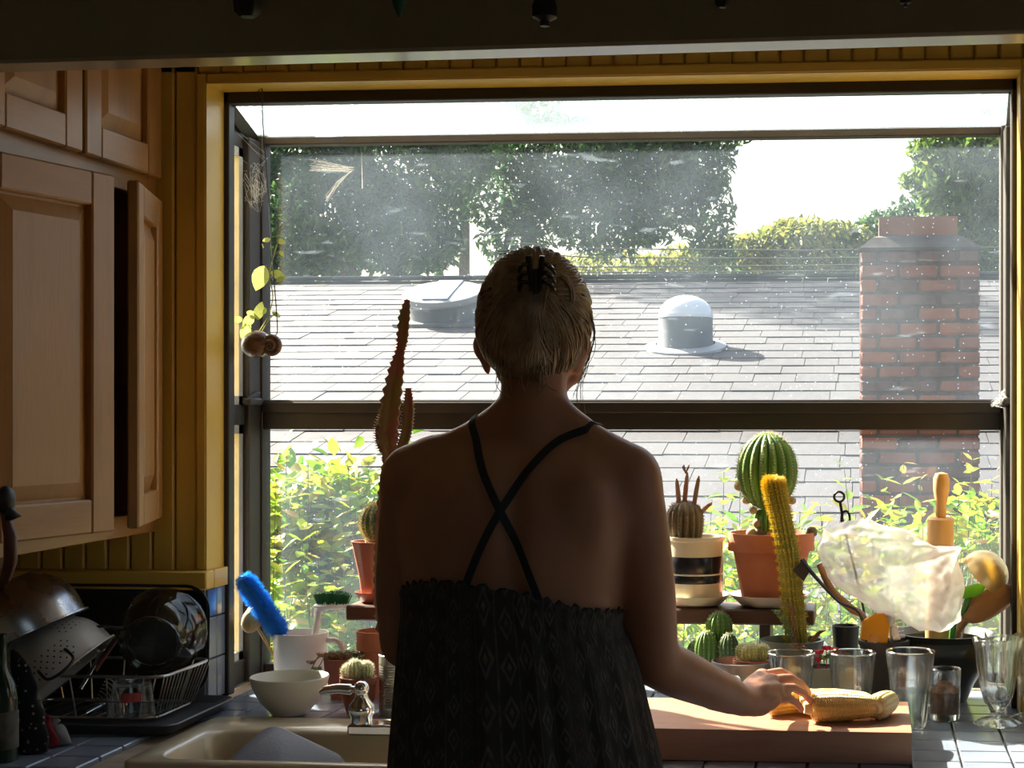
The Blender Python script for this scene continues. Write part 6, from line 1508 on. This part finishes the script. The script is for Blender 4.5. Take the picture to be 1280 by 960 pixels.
# neck and head (tilted forward)
nb = A(668, 560, .005); nt_ = A(668, 468, .03)
cap(nb, nt_, .060, .053)
cap(A(638, 530, .005), A(560, 568, .0), .034, .030); cap(A(700, 534, .005), A(765, 570, 0), .034, .030); cap(A(645, 505, .01), A(600, 555, .0), .028, .034); cap(A(692, 508, .01), A(730, 558, .0), .028, .034)
hc = A(669, 412, .045)
HR = (.0745, .094, .098)
ell(hc, HR, (R(-14), 0, 0)); ell(hc + Vector((0, .035, -.055)), (.055, .062, .062), (R(-18), 0, 0))
jaw = hc + Vector((0, .075, -.092)); ell(jaw, (.036, .032, .026)); cap(hc + Vector((-.05, .03, -.06)), jaw, .022, .016); cap(hc + Vector((.05, .03, -.06)), jaw, .022, .016)
nose = hc + Vector((0, .118, -.038)); cap(hc + Vector((0, .095, -.002)), nose, .010, .013); cap(hc + Vector((-.03, .085, .006)), hc + Vector((.03, .085, .006)), .014, .014)
ell(hc + Vector((0, .106, -.064)), (.022, .009, .0055)); ell(hc + Vector((0, .102, -.074)), (.019, .009, .006))
for s_ in (-1, 1):
    ell(hc + Vector((s_ * .035, .078, -.036)), (.022, .018, .017))
# ears
for u, s_ in ((600, -1), (730, 1)):
    e = A(u, 443, .05); ell(e + Vector((-s_ * .004, 0, 0)), (.008, .017, .030), (R(8), 0, R(-s_ * 22))); ell(e + Vector((s_ * .003, -.004, .010)), (.006, .014, .018), (0, 0, R(-s_ * 30)))
# shoulders and arms
shR, elR, wrR = A(789, 612, .0), at(818, 828, 2.285), at(929, 877, 2.475)
shL, elL = A(512, 612, .0), at(504, 806, 2.27)
ell(A(787, 603), (.048, .055, .056)); ell(A(514, 603), (.045, .055, .056))
chain([A(760, 585), A(786, 610), A(798, 670, .01), A(808, 740, .03), elR], [.050, .049, .046, .0435, .037])
chain([elR, elR.lerp(wrR, .25), elR.lerp(wrR, .6), wrR], [.037, .0395, .034, .0245])
wrL = at(690, 890, 2.47)
chain([A(545, 585), A(516, 610), A(508, 670, .01), A(503, 740, .03), elL], [.050, .046, .042, .040, .035])
chain([elL, elL.lerp(wrL, .3), elL.lerp(wrL, .6), wrL], [.035, .037, .032, .025])
# shoulder blades, spine furrow comes from the gap
ell(A(585, 650, -.070), (.050, .026, .070), (R(4), R(-12), 0)); ell(A(718, 650, -.070), (.050, .026, .070), (R(4), R(12), 0))
# hands
def finger(base_, tip, lift, r0, r1):
    m1 = base_.lerp(tip, .42) + lift; m2 = base_.lerp(tip, .75) + lift * .75
    chain([base_, m1, m2, tip], [r0, r0 * .96, r0 * .86, r1])
# right hand: palm down over the cob, fingers forward and to the side
kn = [at(953, 844, 2.604), at(965, 850, 2.580), at(971, 861, 2.556), at(968, 875, 2.534)]
tips = [at(999, 857, 2.708), at(1011, 866, 2.685), at(1014, 877, 2.655), at(1002, 887, 2.620)]
chain([elR.lerp(wrR, .8), wrR, at(950, 878, 2.52), at(962, 879, 2.532)], [.027, .025, .022, .013]); ell(at(946, 866, 2.54), (.026, .034, .019), (0, R(15), R(30)))
for i, (k_, tp2) in enumerate(zip(kn, tips)):
    finger(k_, tp2, Vector((.003, 0, .013 - .001 * i)), [.0083, .0085, .0081, .0075][i], .0060)
    chain([wrR + Vector((0, .008 - .006 * i, .004 - .003 * i)), wrR.lerp(k_, .5) + Vector((0, 0, .005)), k_], [.017, .016, .0118])
ell(wrR.lerp((kn[0] + kn[3]) / 2, .55) + Vector((0, .002, -.009)), (.034, .038, .014), (0, 0, R(-28)))
th0 = wrR.lerp(kn[0], .35) + Vector((-.006, .020, -.012)); chain([th0, at(950, 866, 2.615), at(968, 872, 2.67), at(982, 876, 2.70)], [.014, .0125, .011, .0075])
# left hand resting on the board, hidden behind the body
knL = [wrL + Vector((.065, .062, .002)), wrL + Vector((.050, .074, .002)), wrL + Vector((.032, .080, .0)), wrL + Vector((.014, .078, -.003))]
zbt = CT + .062
for i, k_ in enumerate(knL):
    d = Vector((.045 - .012 * i, .055 + .006 * i, 0)); tp2 = k_ + d; tp2.z = zbt
    finger(k_, tp2, Vector((0, 0, .010)), [.0095, .0097, .0093, .0084][i], .0066)
    chain([wrL, wrL.lerp(k_, .5), k_], [.017, .015, .0115])
chain([wrL + Vector((.03, .01, -.008)), wrL + Vector((.065, .025, -.016)), Vector((wrL.x + .09, wrL.y + .05, zbt))], [.0135, .012, .0075])
# legs and feet
hipz = A(655, 1110).z
for s_ in (-1, 1):
    hp_ = Vector((PO.x + s_ * .085, YB, hipz - .02)); kn_ = Vector((PO.x + s_ * .075, YB - .005, .46)); an = Vector((PO.x + s_ * .07, YB - .03, .08))
    chain([hp_, hp_.lerp(kn_, .5), kn_], [.085, .072, .052]); chain([kn_, kn_.lerp(an, .35), an], [.050, .052, .034]); chain([an + Vector((0, -.02, -.03)), an + Vector((0, .06, -.045)), an + Vector((s_ * .01, .15, -.058))], [.036, .034, .022])
body.v = [tuple(Vector(v) - PO) for v in body.v]
raw = body.mesh('body_raw', False)
ro = bpy.data.objects.new('tmp_body', raw); C.objects.link(ro)
md = ro.modifiers.new('r', 'REMESH'); md.mode = 'VOXEL'; md.voxel_size = .0034; md.use_smooth_shade = True
ms_ = ro.modifiers.new('s', 'SMOOTH'); ms_.factor = .5; ms_.iterations = 5
dg = bpy.context.evaluated_depsgraph_get(); bm_ = bpy.data.meshes.new_from_object(ro.evaluated_get(dg)); bpy.data.objects.remove(ro); bpy.data.meshes.remove(raw)
# extra smoothing of the trunk only (hands and face keep their detail)
import numpy as np
nv = len(bm_.vertices); co = np.empty(nv * 3); bm_.vertices.foreach_get('co', co); co = co.reshape(-1, 3)
ed = np.empty(len(bm_.edges) * 2, dtype=np.int64); bm_.edges.foreach_get('vertices', ed); ed = ed.reshape(-1, 2)
trunk_w = ((co[:, 2] > 1.03) & (co[:, 2] < 1.52) & (co[:, 1] < .2)).astype(float)
wl = wrR - PO; trunk_w = np.maximum(trunk_w, (((co[:, 0] - wl.x) ** 2 + (co[:, 1] - wl.y) ** 2 + (co[:, 2] - wl.z) ** 2) < .04 ** 2).astype(float) * .6)
deg = np.bincount(ed.ravel(), minlength=nv).astype(float)
wgt = trunk_w.copy()
for _ in range(20):
    acc = np.bincount(ed[:, 0], wgt[ed[:, 1]], nv) + np.bincount(ed[:, 1], wgt[ed[:, 0]], nv); wgt = np.minimum(trunk_w, acc / deg)
for _ in range(45):
    acc = np.zeros_like(co)
    for c_ in range(3): acc[:, c_] = np.bincount(ed[:, 0], co[ed[:, 1], c_], nv) + np.bincount(ed[:, 1], co[ed[:, 0], c_], nv)
    co += (acc / deg[:, None] - co) * (.6 * wgt)[:, None]
# the head narrows towards the nape
def taper(z): t_ = np.clip((hc.z - .015 - z) / .07, 0, 1); return 1 - .13 * t_ * t_ * (3 - 2 * t_)
inhead = np.clip((co[:, 2] - (hc.z - .125)) / .03, 0, 1)
co[:, 0] = (hc.x - PO.x) + (co[:, 0] - (hc.x - PO.x)) * (1 - (1 - taper(co[:, 2])) * inhead * (co[:, 2] > hc.z - .125))
# spine furrow
spx = A(655, 650).x - PO.x
back = (co[:, 1] < .0) & (co[:, 2] > 1.15) & (co[:, 2] < 1.44)
fz = np.clip((co[:, 2] - 1.15) / .08, 0, 1) * np.clip((1.44 - co[:, 2]) / .08, 0, 1)
co[:, 1] += back * fz * .007 * np.exp(-((co[:, 0] - spx - .008) / .016) ** 2)
bm_.vertices.foreach_set('co', co.ravel()); bm_.update(); bm_.shade_smooth(); bm_.name = 'body'
bm_.materials.clear(); bm_.materials.append(SKIN)
bo = place('body', bm_, person)
bvh = BVHTree.FromPolygons([v.co for v in bm_.vertices], [tuple(p_.vertices) for p_ in bm_.polygons])
# finger nails on the visible hand
for tp2, k_ in zip(tips, kn):
    d = (tp2 - k_).normalized(); b = B(); b.ell((0, 0, 0), (.0052, .0038, .0016), n=10); obj('nail', b, mat('nail', (.7, .42, .34), .3), person, tp2 - d * .001 + Vector((0, 0, .0052)) - PO, (0, R(25), math.atan2(d.y, d.x)))
# straps: ribbons laid on the back
def strap(pts, w_):
    b = B(); pp_ = interp([Vector((x, 0, z)) for x, z in pts], 40); L_ = []; 
    rings = []
    for i, c in enumerate(pp_):
        tt = (pp_[min(i + 1, 40)] - pp_[max(i - 1, 0)]).normalized(); sd = Vector((tt.z, 0, -tt.x)) * w_
        row = []
        for f in (-1, 1):
            o = c + sd * f; h = bvh.ray_cast(Vector((o.x, -.6, o.z)), Vector((0, 1, 0)))
            y = h[0].y if h[0] else 0; row.append(Vector((o.x, y, o.z)))
        y = min(row[0].y, row[1].y); n_ = Vector((0, -1, .25)).normalized()
        rings.append([row[0] + n_ * .0008, row[0] + n_ * .0036, row[1] + n_ * .0036, row[1] + n_ * .0008])
    # carry the strap over the top of the shoulder
    last = rings[0]
    cx0 = (last[0] + last[2]) / 2
    over = []
    for dy in (.015, .035, .06, .085):
        row = []
        for f, src in ((-1, last[0]), (1, last[2])):
            h = bvh.ray_cast(Vector((src.x + (dy * .45 if cx0.x > 0 else -dy * .1), cx0.y + dy, 1.6 if False else src.z + .08)), Vector((0, 0, -1)))
            row.append(h[0] if h[0] else src + Vector((0, dy, 0)))
        over.append([row[0] + Vector((0, 0, .0008)), row[0] + Vector((0, 0, .0036)), row[1] + Vector((0, 0, .0036)), row[1] + Vector((0, 0, .0008))])
    b.rings(over[::-1] + rings); return b
q = mpp(A(655, 650)); loc = lambda u, v: ((A(u, v, -.09).x - PO.x), A(u, v, -.09).z)
obj('strap', strap([loc(574, 531), loc(592, 570), loc(613, 612), loc(633, 650), loc(654, 692), loc(676, 752)], 4.6 * q), STRAPM, person)
obj('strap', strap([loc(722, 538), loc(690, 552), loc(664, 580), loc(638, 620), loc(610, 672), loc(578, 748)], 4.6 * q), STRAPM, person)
# dress
DRESS = bpy.data.materials.new('dress_print'); DRESS.use_nodes = True
t = DRESS.node_tree; n = t.nodes; l = t.links; pbs = n['Principled BSDF']; pbs.inputs['Roughness'].default_value = .85
tc = n.new('ShaderNodeTexCoord'); sep = n.new('ShaderNodeSeparateXYZ'); uvn = n.new('ShaderNodeUVMap'); l.new(uvn.outputs[0], sep.inputs[0])
def math_(op, a, b_=None, c__=None):
    m = n.new('ShaderNodeMath'); m.operation = op
    for i, x in enumerate((a, b_, c__)):
        if x is None: continue
        if isinstance(x, (int, float)): m.inputs[i].default_value = x
        else: l.new(x, m.inputs[i])
    return m.outputs[0]
U, V = sep.outputs[0], sep.outputs[1]
ub = math_('MULTIPLY', U, 26.0); ui = math_('FLOOR', ub); uf = math_('FRACT', ub)
wn = n.new('ShaderNodeTexWhiteNoise'); wn.noise_dimensions = '1D'; l.new(ui, wn.inputs['W'])
rate = math_('MULTIPLY_ADD', wn.outputs['Value'], 22.0, 12.0)
vv = math_('FRACT', math_('MULTIPLY', V, rate))
dia = math_('ADD', math_('ABSOLUTE', math_('SUBTRACT', uf, .5)), math_('ABSOLUTE', math_('SUBTRACT', vv, .5)))
rng = math_('LESS_THAN', math_('ABSOLUTE', math_('SUBTRACT', dia, .34)), .07); dot = math_('LESS_THAN', dia, .13); edge = math_('LESS_THAN', math_('ABSOLUTE', math_('SUBTRACT', uf, .5)), .46)
edge = math_('SUBTRACT', 1.0, edge)
pat = math_('MAXIMUM', math_('MAXIMUM', rng, dot), math_('MULTIPLY', edge, .8))
nz = n.new('ShaderNodeTexNoise'); nz.inputs['Scale'].default_value = 60; l.new(tc.outputs['Object'], nz.inputs['Vector'])
nz.inputs['Detail'].default_value = 3
pat = math_('MULTIPLY', pat, math_('MULTIPLY_ADD', nz.outputs['Fac'], 2.2, -.62)); pat = math_('MAXIMUM', pat, 0.0)
cr = n.new('ShaderNodeValToRGB'); e = cr.color_ramp.elements; e[0].color = (.15, .12, .09, 1); e[1].color = (.10, .03, .035, 1); x = e.new(.5); x.color = (.12, .11, .10, 1); l.new(wn.outputs['Value'], cr.inputs[0])
mx = n.new('ShaderNodeMix'); mx.data_type = 'RGBA'; mx.inputs[6].default_value = (.034, .028, .024, 1); l.new(pat, mx.inputs[0]); l.new(cr.outputs[0], mx.inputs[7]); l.new(mx.outputs[2], pbs.inputs['Base Color'])
def dress_ring(v, ul, ur, ry, dy, amp, nf, ztilt, N_=220):
    a, c_ = A(ul, v), A(ur, v); cx_ = (a.x + c_.x) / 2; rx = (c_.x - a.x) / 2; ring = []
    for k in range(N_):
        th_ = 2 * PI * k / N_; ca, sa = math.cos(th_), math.sin(th_); ex = 2.4
        f = 1 + amp * (math.sin(th_ * nf + .6 * math.sin(th_ * 5)) * .6 + math.sin(th_ * nf * 1.73 + 1.1) * .4)
        zz = a.z + ztilt * (-.018 * ca + (.006 * math.sin(th_ * 3 + 1)) + (.026 if sa < 0 else .02) * abs(sa) - .004 + .003 * math.sin(th_ * 41))
        ring.append(Vector((cx_ + rx * f * math.copysign(abs(ca) ** (2 / ex), ca), YB + dy + ry * f * math.copysign(abs(sa) ** (2 / ex), sa), zz)) - PO)
    return ring
prof = [(746, 509, 777, .116, .0, .006, 44, 1.0), (749, 507, 779, .119, .0, .010, 44, 1.0), (756, 508, 777, .117, .0, .008, 44, .95), (770, 508, 777, .116, .0, .008, 44, .9), (782, 507, 779, .116, .002, .012, 44, .8), (790, 506, 783, .119, .002, .016, 30, .6), (830, 503, 795, .124, .002, .02, 26, .2), (880, 500, 806, .130, .0, .026, 22, 0), (950, 496, 822, .140, .0, .032, 20, 0), (1050, 486, 836, .152, 0, .038, 18, 0), (1200, 470, 852, .168, 0, .05, 18, 0), (1330, 458, 866, .18, 0, .06, 18, 0)]
fine = []
for i in range(len(prof) - 1):
    m_ = 3 if i < 5 else 6
    for k in range(m_): f = k / m_; fine.append([x + (y - x) * f for x, y in zip(prof[i], prof[i + 1])])
fine.append(list(prof[-1]))
for r in fine: r[6] = 0
rings = []
for i, r in enumerate(fine):
    nf = 22 if r[0] > 786 else 44; r[6] = nf; rings.append(dress_ring(*r))
b = B(); b.rings(rings, cap=(False, False)); me = b.mesh('dress', True, 80); me.materials.append(DRESS)
uv = me.uv_layers.new(name='UVMap'); N_ = 220
for poly in me.polygons:
    ks = [me.loops[li].vertex_index for li in poly.loop_indices]; kk = [k % N_ for k in ks]; wrap = max(kk) - min(kk) > N_ / 2
    for li, k, c in zip(poly.loop_indices, ks, kk): uv.data[li].uv = (((c + N_) if wrap and c < N_ / 2 else c) / N_ * 2.0, me.vertices[k].co.z)
dr = place('dress', me, person); so_ = dr.modifiers.new('thickness', 'SOLIDIFY'); so_.thickness = .0015
# ruffled top edge
b = B(); top_r = dress_ring(*fine[0]); pts = [p_ + Vector((0, 0, .0025 * math.sin(k * 1.9))) for k, p_ in enumerate(top_r)]; b.tube(pts + [pts[0]], .0022, n=6); obj('ruffle', b, DRESS if False else STRAPM, person)
# hair: base cap and strands swept up into the clip
clipc = A(672, 352, -.055)
cap_c = hc + Vector((0, -.004, .010)); CR = (.0785, .099, .104)
rotH = Euler((R(-14), 0, 0)).to_matrix()
b = B(); b.ell((0, 0, 0), CR, n=64)
vs2 = []
for v in b.v:
    p_ = rotH @ Vector(v); nrm = p_.normalized()
    # cut away face side and below the nape
    front = p_.y - (.030 + .25 * max(0, p_.z)); low = -.070 - p_.z + (.9 * max(0, p_.y + .01)) + .012 * noise.noise(Vector((v[0] * 70, 3, 0)))
    k_ = max(front * 6, low * 6, 0); p_ = p_ * (1 - min(.35, k_)) 
    p_ += nrm * .0035 * noise.noise(Vector((p_.x * 40, p_.y * 40, p_.z * 9)))
    vs2.append(tuple(p_ + cap_c - PO))
b.v = [(hc.x - PO.x + (x - hc.x + PO.x) * float(taper(z)), y, z) for x, y, z in vs2]; hairo = obj('hair', b, HAIRB, person, angle=80)
r5 = random.Random(77); b = B()
def surf(p_, lift=1.0):
    d = rotH.inverted() @ (p_ - cap_c); s_ = math.sqrt((d.x / CR[0]) ** 2 + (d.y / CR[1]) ** 2 + (d.z / CR[2]) ** 2); return cap_c + rotH @ (d * (lift / s_))
def strand(pts, r_, mn=14):
    pp_ = interp(pts, mn); b.tube([p_ - PO for p_ in pp_], [r_ * (1 - .55 * (k / mn) ** 2) for k in range(mn + 1)], n=4)
for k in range(900):
    th_ = r5.uniform(-PI, PI)
    # root on the hairline ring (sides, nape, forehead)
    az = th_; side = math.sin(az); bk = -math.cos(az)
    zr = -.083 if bk < -.45 else (-.055 if bk < .1 else .035)
    if abs(side) > .8 and -.12 < bk < .3: zr = max(zr, -.02)
    if bk < -.2: root = cap_c + Vector((side * .062, -.085 * abs(bk) + .01, zr + r5.uniform(-.022, .04)))
    else: root = cap_c + Vector((side * .078, .03 + .05 * max(0, bk), zr + r5.uniform(-.02, .05)))
    root = surf(root, 1.0); end = clipc + Vector((r5.uniform(-.022, .022), r5.uniform(-.004, .012), r5.uniform(-.022, .016)))
    lift = 1.008 + r5.uniform(0, .055); mids = []
    for f in (.25, .5, .75):
        m_ = root.lerp(end, f) + Vector((side * .012 * math.sin(f * PI), 0, 0)); mids.append(surf(m_, lift))
    strand([root] + mids + [surf(end, 1.03)], r5.uniform(.0007, .0019))
# puffs beside the clip
for k in range(120):
    f = r5.uniform(0, 1); a = r5.choice((-1, 1)); c0 = clipc + Vector((a * .004, 0, .008)); 
    p1 = surf(clipc + Vector((a * (.02 + .03 * f), .02, .020 + .01 * f)), 1.06 + .05 * r5.random()); p2 = surf(clipc + Vector((a * (.045 + .015 * f), .03, -.005)), 1.05 + .04 * r5.random()); p3 = surf(clipc + Vector((a * (.04 + .02 * f), .02, -.05)), 1.01)
    strand([c0, p1, p2, p3], r5.uniform(.0008, .0016))
# tail falling from the clip
for k in range(150):
    x0 = r5.gauss(0, .007); sg_ = r5.choice((-1, 1)); out = abs(r5.gauss(0, 1))
    pts = [clipc + Vector((x0, -.004, -.01)), surf(A(670 + x0 * 600, 400, -.07), 1.05), surf(A(668 + sg_ * 6 * out, 432, -.06), 1.06 + .03 * r5.random()), surf(A(664 + sg_ * 16 * out, 458, -.05), 1.05), surf(A(660 + sg_ * 22 * out, 476 - 6 * out, -.045), 1.02 + .06 * r5.random())]
    strand(pts, r5.uniform(.0007, .0015))
# lighter wavy locks at the back of the head
for k in range(60):
    sg_ = r5.choice((-1, 1)); u0 = 672 + sg_ * r5.uniform(0, 10); sp_ = r5.uniform(.3, 1)
    pts = [surf(A(u0, 385, -.07), 1.06)]
    for j in range(1, 7): pts.append(surf(A(u0 + sg_ * sp_ * 7 * j + 4 * math.sin(j * 1.7 + k), 385 + 15 * j - 3 * sp_ * j, -.05), 1.07 - .004 * j))
    strand(pts, r5.uniform(.0009, .0016), 20)
# wisps at nape, crown and side
for k in range(22):
    u = r5.uniform(618, 700); c0 = surf(A(u, 455, -.04), 1.0); strand([c0, A(u + r5.uniform(-5, 5), 480, -.045 + .03 * r5.random()), A(u + r5.uniform(-14, 14), 492 + r5.uniform(-6, 8), -.03)], .0007)
for k in range(150):
    u = r5.uniform(622, 712); v = r5.uniform(476, 500) - abs(u - 667) * .25; o = A(u, v, -.3) - PO
    h = bvh.ray_cast(Vector((o.x, -.5, o.z)), Vector((0, 1, 0)))
    if h[0]:
        c0 = h[0] + PO + Vector((0, -.0006, 0)); up_ = surf(A(u + r5.uniform(-6, 6) + (672 - u) * .2, v - r5.uniform(22, 40), -.06), 1.02); strand([c0, c0.lerp(up_, .5) + Vector((0, -.002, 0)), up_], r5.uniform(.00035, .0007), 6)
for k in range(9):
    strand([surf(A(732, 372, .03), 1.0), A(742 + r5.uniform(-2, 2), 410, .03), A(741 + r5.uniform(-4, 4), 440, .03), A(736 + r5.uniform(-5, 5), 470, .04), A(726 + r5.uniform(-6, 8), 500 + r5.uniform(-10, 20), .04)], .00055)
for k in range(16):
    strand([clipc + Vector((-.01, .0, .015)), A(656 + r5.uniform(-8, 4), 326, -.03), A(645 + r5.uniform(-12, 8), 320 + r5.uniform(-6, 6), -.03), A(632 + r5.uniform(-10, 12), 326 + r5.uniform(-14, 6), -.02)], .0009)
b.v = [(hc.x - PO.x + (x - hc.x + PO.x) * (float(taper(z)) if z > hc.z - .09 else 1 - .13 * max(0, min(1, (z - hc.z + .125) / .035))), y, z) for x, y, z in b.v]
stuff(obj('hair_strands', b, HAIRM, hairo, angle=80))
# claw clip
b = B()
for s_ in (-1, 1):
    for k in range(3):
        c0 = clipc + Vector((s_ * .007, -.010, .022 - .012 * k)); b.tube([p_ - PO for p_ in interp([c0, c0 + Vector((s_ * .009, -.010, 0)), c0 + Vector((s_ * .016, -.002, -.006)), c0 + Vector((s_ * .018, .010, -.012))], 8)], [.0034] * 6 + [.0028, .002, .0012], n=7)
    b.tube([p_ - PO for p_ in (clipc + Vector((s_ * .006, -.011, -.014)), clipc + Vector((s_ * .007, -.013, .012)), clipc + Vector((s_ * .010, -.016, .034)))], [.0035, .0048, .0042], n=8)
b.tube([clipc - PO + Vector((0, -.013, -.018)), clipc - PO + Vector((0, -.015, .016))], .0042, n=8); obj('hair_clip', b, CLIP, person)
for s_ in (-1, 1):
    b = B(); b.ell((0, 0, 0), (.012, .012, .012), n=16); obj('eye', b, WHITEC, person, hc + Vector((s_ * .031, .080, -.008)) - PO)
